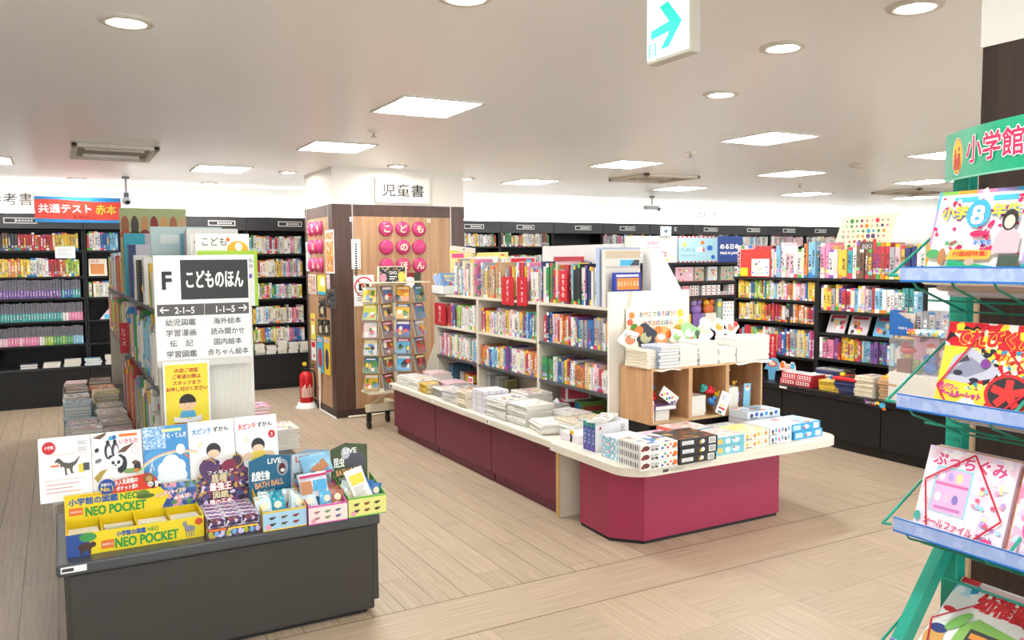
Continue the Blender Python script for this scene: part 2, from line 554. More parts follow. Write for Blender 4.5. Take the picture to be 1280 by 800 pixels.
def vent(x0, x1, y0, y1, label, slats):
    t = thing('air_vent', label, 'vent', ((x0 + x1) / 2, (y0 + y1) / 2, CEIL_Z), 'ceiling air vents')
    m = M('#cfc8bd', .5); z = CEIL_Z
    f = MB()
    for q in ((x0, x1, y0, y0 + .06), (x0, x1, y1 - .06, y1), (x0, x0 + .05, y0, y1), (x1 - .05, x1, y0, y1)): f.box(*q, z - .035, z, m)
    f.build('frame', t, bevel=.008)
    bk = MB().box(x0 + .05, x1 - .05, y0 + .06, y1 - .06, z - .006, z - .001, M('#8c877e', .6)).build('backing', t)
    if slats:
        for k in range(2):
            yy = y0 + .2 + k * (y1 - y0 - .42)
            g = MB().box(x0 + .1, x1 - .1, yy, yy + .04, z - .03, z - .006, M('#e9e5dc', .5)); g.build('slat', bk)
    else:
        g = MB(); n = 9
        for k in range(n):
            r = .05 + .018 * k
            g.lathe([(r, -.02), (r + .007, -.024), (r + .009, -.006)], m, 28, ((x0 + x1) / 2, (y0 + y1) / 2, z))
        g.build('grille', bk)


vent(.13, .77, 7.3, 8.22, 'rectangular ceiling air vent above the left aisle', True)
vent(5.72, 6.5, 7.28, 8.0, 'square ceiling air vent with round grille above the centre', False)
vent(10.5, 11.4, 7.3, 8.1, 'square ceiling air vent beside the green rack header', False)
for px, py, w in ((467, 163, 'between the two panels left of the middle'), (863, 190, 'between the large right-hand panels'), (1000, 230, 'above the right-hand bookcase')):
    p = AZ(px, py, CEIL_Z)
    t = thing('sprinkler_head', 'small ceiling sprinkler head ' + w, 'sprinkler', p, 'sprinklers')
    MB().lathe([(.045, -.001), (.04, -.012), (.012, -.016)], CREAM, 16, p).build('escutcheon', t)
    MB().lathe([(.012, -.014), (.01, -.04), (.022, -.044), (.022, -.05)], CHROME, 12, p).build('nozzle', t)
p = AZ(1075, 204.5, CEIL_Z)
MB().lathe([(.09, 0), (.09, -.02), (.07, -.04), (.03, -.05), (0, -.052)], M('#c6bfb4', .5), 24, p)
t = thing('smoke_detector', 'round flat smoke detector on the ceiling right of the middle', 'smoke detector', p)
MB().lathe([(.1, -.001), (.1, -.02)], M('#c6bfb4', .5), 24, p).build('base', t)
MB().lathe([(.085, -.02), (.07, -.04), (.03, -.05), (0, -.052)], M('#d2ccc2', .5), 24, p).build('cap', t)


def security_camera(px, py, y, label, dome):
    p = AY(px, py, y); top = CEIL_Z
    t = thing('security_camera', label, 'camera', (p.x, p.y, top), 'security cameras')
    MB().lathe([(.04, 0), (.04, -.02), (.01, -.025)], M('#8a8c90', .4), 16, (p.x, p.y, top)).build('mount', t)
    MB().tube([(p.x, p.y, top - .02), (p.x, p.y, p.z + .05)], .009, M('#8a8c90', .35), 8).build('rod', t)
    b = MB()
    if dome:
        b.box(p.x - .025, p.x + .025, p.y - .03, p.y + .04, p.z + .01, p.z + .07, M('#5b5e63', .35)); b.build('bracket', t, bevel=.006)
        h = MB().ball((p.x, p.y - .02, p.z - .02), .05, .05, .045, M('#c9cbd0', .3)); hh = h.build('housing', t)
        MB().ball((p.x + .005, p.y - .055, p.z - .035), .026, .02, .026, BLACK).build('lens', hh)
    else:
        b.box(p.x - .13, p.x + .1, p.y - .05, p.y + .05, p.z - .02, p.z + .03, M('#b8bcc2', .35)); hh = b.build('housing', t, bevel=.012)
        MB().tube([(p.x + .1, p.y, p.z - .002), (p.x + .14, p.y - .01, p.z - .02)], .025, BLACK, 12).build('lens', hh)


security_camera(158, 249, 10.0, 'small dark dome security camera on a rod, right of the red banner', True)
security_camera(815, 260, 10.0, 'grey box security camera hanging on a rod over the back bookcases', False)

# exit sign hanging from the ceiling
t = thing('exit_sign', 'lit white hanging exit sign with a turquoise arrow', 'exit sign', (1.8, 2.16, CEIL_Z))
SX, SY0, SY1, SZ0, SZ1 = 1.783, 2.053, 2.272, 2.265, 2.47
MB().box(SX + .002, SX + .046, SY0, SY1, SZ0 - .012, SZ1 + .012, M('#cfc9bb', .45)).build('housing', t, bevel=.004)
MB().box(SX + .01, SX + .035, SY0 + .05, SY1 - .05, SZ1 + .012, CEIL_Z, M('#b8b3a8', .45)).build('hanger', t)
f = MB(); f.box(SX - .002, SX + .003, SY0 + .006, SY1 - .006, SZ0, SZ1, M('#f6fffb', .3, emit=.9)); fo = f.build('face_panel', t)
a = MB(); a.T = FX(SX - .002, SY1 - .006, SZ0)      # local x from the far end to the near end
TQ = M('#00dcc2', .5, emit=.6)
w_, h_ = SY1 - SY0 - .012, SZ1 - SZ0
pts = [(.12, .46), (.52, .50), (.30, .72), (.52, .80), (.86, .50), (.54, .14), (.33, .14), (.53, .37), (.12, .33)]
a.poly([(x * w_, y * h_) for x, y in [(.1, .32), (.56, .36), (.34, .12), (.54, .12), (.86, .46), (.52, .84), (.31, .80), (.55, .52), (.1, .46)]], TQ)
a.rect(.05 * w_, .03 * h_, .035 * w_, .22 * h_, TQ); a.rect(.21 * w_, .03 * h_, .035 * w_, .22 * h_, TQ); a.rect(.05 * w_, .23 * h_, .19 * w_, .02 * h_, TQ)
a.ell(.155 * w_, .2 * h_, .014 * w_, .014 * h_, TQ)
for q in ((.15, .18, .145, .11), (.145, .11, .11, .045), (.145, .11, .18, .06), (.15, .17, .115, .13), (.15, .17, .185, .14)): a.line(q[0] * w_, q[1] * h_, q[2] * w_, q[3] * h_, .016 * w_, TQ)
a.build('arrow_symbol', fo)

# ---------------------------------------------------------------- square pillar with the children's corner panels
PX0, PX1, PY0, PY1, PZ = 2.43, 3.88, 8.11, 9.15, 2.17
col = struct(MB().box(PX0, PX1, PY0, PY1, PZ, CEIL_Z, M('#eeebe2', .6, var=.01)).box(PX0 + .01, PX1 - .01, PY0 + .01, PY1 - .01, 0, PZ, M('#4a342a', .5)).build('column', origin=(PX0, PY0, 0)))
DKW = mk_wood('dark_brown_panel', '#453029', '#573c31', 'Z', 20, .4)
LTW = mk_wood('light_wood_panel', '#a9805c', '#c39d76', 'Z', 26, .42, .03)
ALU = M('#b9b4ab', .35, .6)
MB().box(PX0 - .005, PX0 + .2, PY0 - .006, PY0 + .012, .07, PZ, DKW).build('corner_panel', col)
MB().box(PX1 - .16, PX1 + .004, PY0 - .006, PY0 + .012, .07, PZ, DKW).build('corner_panel', col)
MB().box(PX0 + .2, PX1 - .16, PY0 - .003, PY0 + .012, 2.05, PZ, DKW).build('head_panel', col)
MB().box(PX0 + .2, PX1 - .16, PY0 - .002, PY0 + .012, .07, 2.05, LTW).build('wood_panel', col)
MB().box(PX0 - .006, PX0 + .01, PY0, PY0 + .13, .07, PZ, DKW).build('corner_panel', col)
MB().box(PX0 - .006, PX0 + .01, PY1 - .1, PY1 + .003, .07, PZ, DKW).build('corner_panel', col)
MB().box(PX0 - .003, PX0 + .01, PY0 + .13, PY1 - .1, 2.05, PZ, DKW).build('head_panel', col)
MB().box(PX0 - .002, PX0 + .01, PY0 + .13, PY1 - .1, .07, 2.05, LTW).build('wood_panel', col)
for x in (PX0 + .195, PX1 - .165): MB().box(x, x + .012, PY0 - .01, PY0, .05, PZ, ALU).build('joint_strip', col)
for y in (PY0 + .125, PY1 - .1): MB().box(PX0 - .01, PX0, y, y + .012, .05, PZ, ALU).build('joint_strip', col)
b = MB().box(PX0 - .012, PX1 + .01, PY0 - .012, PY0, 0, .08, M('#3b2a23', .5)).box(PX0 - .012, PX0, PY0, PY1, 0, .08, M('#3b2a23', .5)); b.build('baseboard', col)

p0, p1 = AY(468, 222, PY0), AY(536, 255, PY0)
b = MB().box(p0.x, p1.x, PY0 - .03, PY0 - .006, p1.z, p0.z, M('#f6f4ec', .45)); b.T = FY(p0.x, PY0 - .03, p1.z)
b.text('児童書', (p1.x - p0.x) / 2, .066, .125, M('#1d1b18', .5, var=0), .025, .46, 'C')
tag(b.build('section_sign', origin=(p0.x, PY0, p1.z)), 'white rectangular pillar sign with large dark lettering for children\'s books', 'sign')

# pink domes spelling the corner's name
PK = M('#cc3f78', .35); PT = M('#f6efc8', .5)
chars = [('こ', 'ど', 'も'), ('', 'の', ''), ('', 'ほ', 'ん')]
pos = ['top left', 'top middle', 'top right', 'middle left', 'centre', 'middle right', 'bottom left', 'bottom middle', 'bottom right']
for side in (0, 1):
    for i in range(3):
        for j in range(3):
            if side == 0: o = (2.986 + j * .183, PY0 - .004, 1.927 - i * .19)
            else: o = (PX0 - .004, 8.9 - j * .187, 1.945 - i * .192)
            R = FY(*o) if side == 0 else FX(*o)
            b = MB(); b.T = R
            b.lathe([(.078, 0), (.078, .012), (.07, .024), (.05, .034), (.025, .039), (0, .04)], PK, 28)
            b.z = .0405
            if chars[i][j]: b.text(chars[i][j], 0, -.042, .085, PT, .03, None, 'C')
            n = pos[i * 3 + j]; ch = chars[i][j]
            lab = f"round pink {'lettered' if ch else 'blank'} dome, {n} of the nine on the pillar's {'front' if side == 0 else 'left'} face"
            tag(b.build('dome_sign', origin=o), lab, 'sign', 'pink domes on the pillar')


def poster(px, py, qx, qy, on, label, draw, bg=PAPER, name='poster', cat='poster', d=.004):
    """a sheet on the pillar: corners in the photograph, front face or left face"""
    if on == 'F':
        a, c = AY(px, py, PY0 - .012), AY(qx, qy, PY0 - .012)
        w, h = c.x - a.x, a.z - c.z; R = FY(a.x, PY0 - .012, c.z)
    else:
        a, c = AX(px, py, PX0 - .012), AX(qx, qy, PX0 - .012)
        w, h = a.y - c.y, a.z - c.z; R = FX(PX0 - .012, a.y, c.z)
    b = MB(); b.T = R
    b.box(0, w, 0, h, -d, 0, bg)
    draw(b, w, h)
    return tag(b.build(name, origin=R.translation), label, cat)


def lines(b, x, y, w, n, dy, m, h=None, r=random.Random(3)):
    for i in range(n): b.rect(x, y - i * dy, w * r.uniform(.7, 1), h or dy * .4, m)


GREYT = M('#777777', .5, var=0)


def d_notice(b, w, h):
    b.rect(.01, .01, w - .02, .004, GREYT); b.rect(.01, h - .014, w - .02, .004, GREYT); b.rect(.01, .01, .004, h - .02, GREYT); b.rect(w - .014, .01, .004, h - .02, GREYT)
    for i in range(14): b.rect(w / 2 - .01, h - .06 - i * .024, .02, .016, INK)


poster(439, 299, 451, 336, 'F', 'narrow white framed notice of tiny vertical text on the pillar front', d_notice, name='notice', cat='notice')


def d_camera(b, w, h):
    c = (w / 2, h * .62)
    b.rect(c[0] - .055, c[1] - .04, .11, .07, BLACK); b.rect(c[0] - .02, c[1] + .02, .05, .025, BLACK); b.ell(c[0], c[1] - .004, .028, .028, PAPER); b.ell(c[0], c[1] - .004, .02, .02, BLACK)
    b.ring(c[0], c[1], .088, .103, RED); b.line(c[0] - .065, c[1] + .065, c[0] + .065, c[1] - .065, .016, RED)
    lines(b, .03, .13, w - .06, 4, .025, GREYT)


poster(442, 344, 468, 382, 'F', 'white no-photography notice with a crossed-out camera behind the disc rack', d_camera, name='notice', cat='notice')
poster(498, 341, 526, 358, 'F', 'dark red poster with a white oval behind the disc rack header', lambda b, w, h: (b.rect(0, 0, w, h, M('#8a1f22')), b.ell(w * .5, h * .3, w * .3, h * .4, PAPER), b.rect(w * .7, 0, w * .3, h, M('#38452f'))))
poster(437, 271, 441, 277, 'F', 'tiny pink square sticker at the top of the pillar front', lambda b, w, h: b.rect(.008, .008, w - .016, h - .016, M('#d9a7ac')), name='sticker', cat='sticker')
for px in (534, 536.5): poster(px, 273, px + 1.6, 278.5, 'F', 'small cream hook at top of the pillar front, ' + ('left' if px < 535 else 'right') + ' of the pair', lambda b, w, h: b.ell(w / 2, h / 2, w / 2.2, h / 2.2, CREAM), CREAM, 'hook', 'hook', .012)
BUSY = mk_print('busy_print_bright', ['#e8e4da', '#e2607a', '#f1c531', '#58a6d8', '#f4f1ea', '#7ab86a', '#ef9a3a'], 55)
BUSYB = mk_print('busy_print_blue', ['#bfe0ee', '#3f9ccc', '#f4f1ea', '#f1d94a', '#7cc4e4', '#e8f2f4'], 45)
BUSYO = mk_print('busy_print_orange', ['#f2a552', '#efb46c', '#f2a552', '#f7e7c8', '#e07a34'], 30)
BUSYK = mk_print('busy_print_dark', ['#26282c', '#3a3d42', '#1e2024', '#b59a6a', '#2a2c33', '#8d8f93'], 50)
BUSYP = mk_print('busy_print_pink', ['#f6dce6', '#efb4cb', '#fbf3f5', '#e88fb4', '#d9c5ea', '#c8e2ee'], 60)
BUSYR = mk_print('busy_print_red', ['#d8262f', '#c21b26', '#f3d23a', '#e8e4da', '#222026', '#d8262f'], 60)


def d_full(m, top=None):
    def f(b, w, h):
        b.rect(w * .05, h * .04, w * .9, h * (.92 if not top else .7), m)
        if top: b.rect(w * .05, h * .78, w * .9, h * .16, top)
    return f


poster(382, 303, 388, 339, 'L', 'tall blue poster on the far edge of the pillar\'s left face', d_full(BUSYB))
poster(406, 288, 418, 342, 'L', 'tall orange poster at the near edge of the pillar\'s left face', d_full(BUSYO, BUSYO))
poster(385, 343, 395, 368, 'L', 'pale patterned poster under the domes, left of the yellow one', d_full(BUSY))
poster(397, 344, 407, 369, 'L', 'yellow poster with a white panel under the pillar\'s left domes', lambda b, w, h: (b.rect(0, h * .2, w, h * .8, M('#f2dd4e')), b.ell(w * .65, h * .66, w * .28, h * .24, PAPER), b.rect(0, 0, w, h * .16, SKY)), M('#f2dd4e'))
poster(408, 344, 412, 362, 'L', 'narrow pink poster beside the yellow one on the pillar', d_full(BUSYP))
poster(408, 360, 419, 386, 'L', 'grey photo poster near the pillar corner below the orange poster', d_full(BUSYK), M('#595c60'))
poster(398, 372, 407, 397, 'L', 'black poster with pale figures below the yellow poster', lambda b, w, h: (b.rect(0, 0, w, h, BUSYK), b.ell(w * .5, h * .35, w * .2, h * .2, M('#d8c69a'))), BLACK)
for k, px in enumerate((397, 404.5)):
    def d_arch(b, w, h):
        b.rect(0, 0, w, h * .6, BUSYK); b.ell(w / 2, h * .58, w * .5, h * .42, BUSYK, a0=0, a1=pi); b.ell(w / 2, h * .4, w * .22, h * .26, M('#d9caa4'))
    poster(px, 399, px + 7, 420, 'L', 'black round-topped card on the pillar\'s left face, ' + ('farther' if k == 0 else 'nearer') + ' of the pair', d_arch, BLACK, 'card', 'card')
poster(388, 391, 394.5, 425, 'L', 'tall yellow round-topped card above a white leaflet on the pillar', lambda b, w, h: (b.rect(0, 0, w, h, M('#f0dc5c')), b.rect(w * .25, h * .2, w * .5, h * .35, PAPER), b.rect(w * .15, h * .7, w * .7, h * .1, PINK)), M('#f0dc5c'), 'card', 'card')
poster(389, 425, 395, 451, 'L', 'white leaflet with a red heading on the pillar above the extinguisher', lambda b, w, h: (b.rect(w * .08, h * .66, w * .84, h * .28, RED), b.rect(w * .4, h * .15, w * .4, h * .15, RED)), name='leaflet', cat='leaflet')
for k, (px, c1, c2, nm) in enumerate(((396, '#52b5dd', '#d8303a', 'blue card with a red shape'), (404.5, '#f3cf33', '#3a3270', 'yellow card with a dark violet shape'))):
    def d_oval(b, w, h, c1=c1, c2=c2):
        b.ell(w * .5, h * .42, w * .3, h * .28, M(c2)); b.rect(w * .1, h * .86, w * .8, h * .1, BUSYP)
    poster(px, 420 + k, px + 8.5, 467 + 3 * k, 'L', 'tall ' + nm + ' low on the pillar\'s left face', d_oval, M(c1), 'card', 'card')

# power strip and white cable cover at the pillar foot
a = AX(400, 462, PX0 - .02)
t = thing('wall_socket', 'cream socket strip low on the pillar with a white cable down to the floor', 'socket', (PX0 - .01, a.y, .3))
MB().box(PX0 - .035, PX0 - .012, a.y - .02, a.y + .02, .26, .46, CREAM).build('socket_strip', t, bevel=.004)
MB().tube([(PX0 - .02, a.y + .01, .26), (PX0 - .022, a.y + .02, .1), (PX0 - .024, a.y + .02, .012), (PX0 - .03, a.y - .3, .01), (PX0 - .03, PY0 - .04, .01)], .011, WHITE, 8).build('cable', t)
MB().tube([(PX0 + .1, PY0 - .05, .012), (PX0 + .62, PY0 - .05, .012)], .011, CREAM, 8).build('cable_cover', t)

# fire extinguisher
ex, ey = 2.325, 8.9
t = thing('fire_extinguisher', 'red fire extinguisher standing in a white ring beside the pillar', 'fire extinguisher', (ex, ey, 0))
MB().lathe([(.062, .02), (.07, .03), (.07, .34), (.062, .37), (.035, .395), (.022, .40)], M('#d21f25', .25), 28, (ex, ey, 0)).build('cylinder', t)
b = MB(); b.lathe([(.118, .0), (.118, .012), (.1, .03), (.088, .06), (.076, .06), (.076, .0)], WHITE, 30, (ex, ey, 0)); b.build('stand', t)
vl = MB().lathe([(.022, .40), (.026, .405), (.026, .43), (.014, .44)], BLACK, 14, (ex, ey, 0)).build('valve', t)
MB().box(ex - .015, ex + .09, ey - .012, ey + .012, .435, .447, BLACK).box(ex - .01, ex + .1, ey - .012, ey + .012, .462, .472, BLACK).box(ex - .02, ex + .015, ey - .012, ey + .012, .43, .475, BLACK).build('handle', vl, bevel=.003)
MB().tube([(ex + .02, ey - .02, .42), (ex + .075, ey - .05, .40), (ex + .088, ey - .05, .3), (ex + .085, ey - .04, .12)], .009, BLACK, 8).build('hose', t)
bb = MB(); bb.T = FY(ex - .02, ey - .03, .485); bb.lathe([(.024, -.004), (.024, .004)], YEL, 16); bb.ell(0, 0, .01, .01, BLACK); bb.z = .006; bb.build('safety_pin', vl)
la = MB()
for k in range(8):
    a0 = radians(-150 + k * 15); a1 = a0 + radians(9)
    la.add([(ex + .0712 * cos(q), ey + .0712 * sin(q), z) for z in (.12, .22 + .02 * (k % 3)) for q in (a0, a1)], [(0, 1, 3, 2)], M('#f2e3d8', .4))
la.build('print', t)
# ---------------------------------------------------------------- books: one standing and one lying mesh, copied many times
def unit_book(lying, spine_mat, cover_mat, name):
    """standing: spine at x=0 facing -x, thickness along y, height z.  lying: spine at x=-.5, thickness z."""
    V, F, MI, UV = [], [], [], []

    def q(ps, mi, uv):
        b = len(V); V.extend(ps); F.append(list(range(b, b + len(ps)))); MI.append(mi); UV.extend(uv)
    sq = [(0, 0), (1, 0), (1, 1), (0, 1)]
    # rounded spine strip (three facets) from y=+.5 to y=-.5 ; seen from -x, left is +y
    ys = [.5, .3, -.3, -.5]; xs = [.03, 0, 0, .03]
    for i in range(3):
        u0, u1 = .5 - ys[i], .5 - ys[i + 1]
        q([(xs[i], ys[i], 0), (xs[i + 1], ys[i + 1], 0), (xs[i + 1], ys[i + 1], 1), (xs[i], ys[i], 1)], 0, [(u0, 0), (u1, 0), (u1, 1), (u0, 1)])
    q([(.03, -.5, 0), (1, -.5, 0), (1, -.5, 1), (.03, -.5, 1)], 1, sq)                       # cover facing -y
    q([(1, .5, 0), (.03, .5, 0), (.03, .5, 1), (1, .5, 1)], 1, sq)
    # board edges
    for s in (-1, 1):
        y0, y1 = .5 * s, .4 * s
        a, b = (y0, y1) if s < 0 else (y1, y0)
        q([(.03, a, 1), (1, a, 1), (1, b, 1), (.03, b, 1)], 1, [(.02, .02)] * 4)
        q([(.03, b, 0), (1, b, 0), (1, a, 0), (.03, a, 0)], 1, [(.02, .02)] * 4)
        q([(1, a, 0), (1, b, 0), (1, b, 1), (1, a, 1)], 1, [(.02, .02)] * 4)
    q([(0, -.3, 1), (.03, -.5, 1), (.03, .5, 1), (0, .3, 1)], 0, [(.1, .02)] * 4)
    q([(0, .3, 0), (.03, .5, 0), (.03, -.5, 0), (0, -.3, 0)], 0, [(.1, .02)] * 4)
    # pages
    q([(.03, -.4, .985), (.97, -.4, .985), (.97, .4, .985), (.03, .4, .985)], 2, sq)
    q([(.97, -.4, .0), (.97, .4, .0), (.97, .4, .985), (.97, -.4, .985)], 2, sq)
    q([(.03, .4, .015), (.97, .4, .015), (.97, -.4, .015), (.03, -.4, .015)], 2, sq)
    if lying: V = [(x - .5, z - .5, .5 - y) for x, y, z in V]
    me = bpy.data.meshes.new(name)
    me.from_pydata(V, [], F)
    for m in (spine_mat, cover_mat, PAGES): me.materials.append(m)
    me.polygons.foreach_set('material_index', MI)
    l = me.uv_layers.new(name='UVMap')
    for i, c in enumerate(UV): l.data[i].uv = c
    if lying:
        bm = bmesh.new(); bm.from_mesh(me); bmesh.ops.recalc_face_normals(bm, faces=bm.faces); bm.to_mesh(me); bm.free()
    me.update()
    return me


def mk_two_tone():
    t = NT('two_tone_spine'); oi = t.n('ShaderNodeObjectInfo')
    u, v, _ = t.sep(t.n('ShaderNodeTexCoord').outputs['UV'])
    seed = t.math('MULTIPLY', oi.outputs['Random'], 97.0)
    g = glyphs(t, u, v, 4.0, 30.0, seed)
    g = t.math('MULTIPLY', g, t.math('MULTIPLY', inside(t, u, .2, .8), inside(t, v, .5, .95)))
    c = t.mix(t.math('GREATER_THAN', v, .46), oi.outputs['Color'], lin('#77767f'))
    c = t.mix(t.math('MULTIPLY', g, .6), c, lin('#3c3b44'))
    lo = t.math('MULTIPLY', glyphs(t, u, v, 3.0, 40.0, seed), t.math('MULTIPLY', inside(t, u, .25, .75), inside(t, v, .12, .4)))
    c = t.mix(t.math('MULTIPLY', lo, .5), c, lin('#ffffff'))
    t.base(c); t.b.inputs['Roughness'].default_value = .4
    return t.m


BOOK = unit_book(False, SPINE, COVER, 'book')
BOOK2 = unit_book(False, mk_two_tone(), COVER, 'two_tone_book')
LYING = unit_book(True, PLAIN, COVER, 'lying_book')
BLANK = unit_book(True, PLAIN, PLAIN, 'blank_lying_book')
NPAL = {'white': '#eeece6', 'cream': '#e9dfc4', 'red': '#c42f3a', 'orange': '#e0803c', 'yellow': '#e8c644', 'lime': '#a8c93f', 'green': '#3f9a55', 'teal': '#3aa5a5', 'light blue': '#86c5e2', 'blue': '#2f6fb8',
        'navy': '#27356f', 'purple': '#75519c', 'pink': '#ea86ad', 'magenta': '#cc3f86', 'brown': '#7a5540', 'grey': '#a7a9ad', 'black': '#25252b', 'pale pink': '#f2c9d2', 'tan': '#c8a47c', 'pale green': '#b9dca8'}
BRIGHT = 'white white white cream red orange yellow yellow green light blue pink white lime white red grey'.split()
PASTEL = 'white white cream pale pink light blue yellow pink white pale green grey'.replace('pale pink', 'pale_pink').replace('pale green', 'pale_green').replace('light blue', 'light_blue').split()
BRIGHT = [c for c in BRIGHT if c != 'light'] + ['light_blue']


def pick(pal, r=None):
    n = (r or rng).choice(pal).replace('_', ' ')
    c = lin(NPAL[n]); k = (r or rng).uniform(.9, 1.12); c = [q * .9 + .02 for q in c]
    return n, (min(1, c[0] * k), min(1, c[1] * k), min(1, c[2] * k), 1)


COUNT = {}


def add_book(mesh, name, loc, scale, rot, color, label, cat, group):
    o = bpy.data.objects.new(name, mesh); COL.objects.link(o)
    o.location = loc; o.scale = scale; o.rotation_euler = rot; o.color = color
    COUNT[name] = COUNT.get(name, 0) + 1
    return tag(o, label, cat, group)


def book_row(name, what, where, group, face, s, a, b, z, h, t, d, segs, mesh=None, lean=.06, cat='book', jit=.012, mixw=.0):
    """spines on the plane s, laid from the viewer's left to right between a and b.
    segs: [(fraction at which the run ends, colour names, (h range) or None)]"""
    L = abs(b - a); pos = 0.0; i = 0; sg = -1 if face in ('-X',) else 1
    out = []
    run = 0; cur = None; ch = 0
    while True:
        fr = pos / L
        seg = next((q for q in segs if fr < q[0]), segs[-1])
        if run <= 0 and rng.random() < mixw: seg = (seg[0], ['white', 'white', 'cream', 'grey', 'light_blue', 'yellow', 'pale_pink']) + tuple(seg[2:])
        th = rng.uniform(*t)
        if pos + th > L: break
        hr = seg[2] if len(seg) > 2 and seg[2] else h
        if run <= 0:
            cur = pick(seg[1]); run = rng.choice([1, 1, 1, 1, 2, 3]) if len(seg) < 4 else seg[3]; ch = rng.uniform(*hr)
        run -= 1
        n, c = cur
        dd = rng.uniform(d * .85, d)
        hh = min(ch * rng.uniform(.985, 1.0), hr[1])
        off = rng.uniform(0, jit)
        p = a + sg * (pos + th / 2)
        k = rng.uniform(.9, 1.05); col = (c[0] * k, c[1] * k, c[2] * k, 1)
        lab = f'{n} {what}, {nth(i)} from left, {where}'
        if face == '-X': loc, rot = (s + off, p, z), (0, 0, 0)
        elif face == '+X': loc, rot = (s - off, p, z), (0, 0, pi)
        else: loc, rot = (p, s + off, z), (0, 0, pi / 2)
        o = add_book(mesh or BOOK, name, loc, (dd, th * .965, hh), rot, col, lab, cat, group)
        out.append(o)
        pos += th; i += 1
        if lean and rng.random() < .035: pos += rng.uniform(.004, .015)
    return out


def card_at(px0, py0, px1, py1, y, label, draw=None, m=PAPER, name='card', cat='card', d=.004, tilt=0.0, z=None):
    a, q = AY(px0, py0, y), AY(px1, py1, y)
    z0 = q.z if z is None else z
    b = MB(); w, h = q.x - a.x, a.z - z0
    b.T = frame((a.x, y, z0), (1, 0, tilt), (-tilt, .01, 1)); b.box(0, w, 0, h, -d, 0, m); b.z = .0004
    if draw: draw(b, w, h)
    return tag(b.build(name, origin=(a.x, y, z0)), label, cat)


# ---------------------------------------------------------------- wall bookcases
BFRONT, BBASE = 10.6, 10.4
FASC0, FASC1 = 1.985, 2.155


def wall_bookcase(x0, x1, shelves, label, plate=None, base=True):
    t = thing('wall_bookcase', label, 'bookcase', ((x0 + x1) / 2, BFRONT, 0), 'black bookcases along the back wall')
    g = .012
    for x in (x0, x1 - .022): MB().box(x + .001, x + .021, BFRONT + .005, 10.905, .44, FASC1, SHELF).build('side_panel', t)
    MB().box(x0 + .022, x1 - .022, 10.89, 10.905, .44, FASC1, SHELF).build('back_panel', t)
    fa = MB().box(x0 + .001, x1 - .001, BFRONT - .03, BFRONT + .005, FASC0, FASC1, DKGREY).build('fascia', t, bevel=.003)
    MB().box(x0 + .022, x1 - .022, BFRONT + .005, 10.89, FASC0, FASC0 + .02, SHELF).build('top_board', t)
    for z in shelves:
        MB().box(x0 + .022, x1 - .022, BFRONT, 10.89, z - .022, z, SHELF).build('shelf', t)
    b = MB().box(x0 + .001, x1 - .001, BBASE + .03, 10.905, 0, .06, BLACK).box(x0 + .002, x1 - .002, BBASE + .012, 10.905, .06, .41, M('#0d0d0e', .55)); b.build('base', t)
    MB().box(x0, x1, BBASE, 10.905, .41, .44, M('#232326', .35)).build('base_top', t, bevel=.004)
    if plate:
        px0, px1, dz = plate
        q = MB().box(px0, px1, BFRONT - .036, BFRONT - .03, FASC0 + .055 + dz, FASC0 + .12 + dz, M('#e8e8e6', .4)); q.T = FY(px0, BFRONT - .036, FASC0 + .055 + dz)
        w = px1 - px0
        q.rect(.012, .012, w * .3, .041, M('#3b3b3e')); q.rect(.012 + w * .32, .012, w * .6, .041, M('#3b3b3e'))
        for k in range(6): q.rect(w * .36 + k * w * .09, .022, w * .06, .02, PAPER)
        q.build('name_plate', fa)
    return t


LZ = [1.745, 1.451, 1.209, .949, .68]
DZ = [1.699, 1.405, 1.13, .814, .579]
wall_bookcase(-1.53, -.625, LZ, 'black wall bookcase at the left edge, only its near post in view')
wall_bookcase(-.622, .268, LZ, 'black wall bookcase under the red banner, first from the left edge', (-.5, -.18, 0))
wall_bookcase(.271, 1.17, LZ, 'black wall bookcase right of the red banner, half hidden by stacked picture books', (.75, .95, -.1))
wall_bookcase(1.173, 2.07, DZ, 'black wall bookcase behind the white F sign', (1.62, 1.94, 0))
wall_bookcase(2.073, 2.97, DZ, 'black wall bookcase between the white F sign and the pillar', (2.46, 2.76, 0))
W1 = 'left end case'; W2 = 'second case from left'; W4 = 'case left of pillar'
gA = 'exam books in the left wall bookcase'
YB = ['yellow', 'yellow', 'orange']
book_row('exam_book', 'exam book', 'top shelf, ' + W1, gA, '-Y', BFRONT + .01, -.6, .24, LZ[0], (.17, .2), (.024, .034), .15, [(.25, ['black', 'brown', 'orange', 'black']), (.62, ['red', 'red', 'red', 'orange']), (1, ['purple', 'yellow', 'yellow', 'yellow'])])
book_row('exam_book', 'exam book', 'second shelf, ' + W1, gA, '-Y', BFRONT + .01, -.6, .24, LZ[1], (.19, .21), (.024, .034), .15, [(.38, YB), (.58, ['white', 'white', 'pale_pink']), (.78, ['orange', 'red', 'orange']), (1, ['lime', 'green', 'lime'])])
for r, (cols, nm) in enumerate(((([(.74, ['purple', 'purple']), (1, ['blue', 'teal'])]), 'third'), (([(.72, ['teal', 'teal']), (.78, ['white']), (1, ['pink', 'pink'])]), 'fourth'), (([(.45, ['pink', 'pale_pink']), (.5, ['white']), (.82, ['green', 'lime']), (1, ['light_blue'])]), 'lowest'))):
    book_row('exam_book', 'half grey exam book', f'{nm} shelf, {W1}', gA, '-Y', BFRONT + .01, -.6, .24, LZ[2 + r], (.2, .215), (.024, .032), .15, cols, BOOK2)
gB = 'books in the second wall bookcase'
book_row('exam_book', 'exam book', 'top shelf, ' + W2, gB, '-Y', BFRONT + .01, .3, .66, LZ[0], (.19, .23), (.024, .036), .15, [(1, ['light_blue', 'white', 'red', 'lime', 'blue', 'white', 'purple'])])
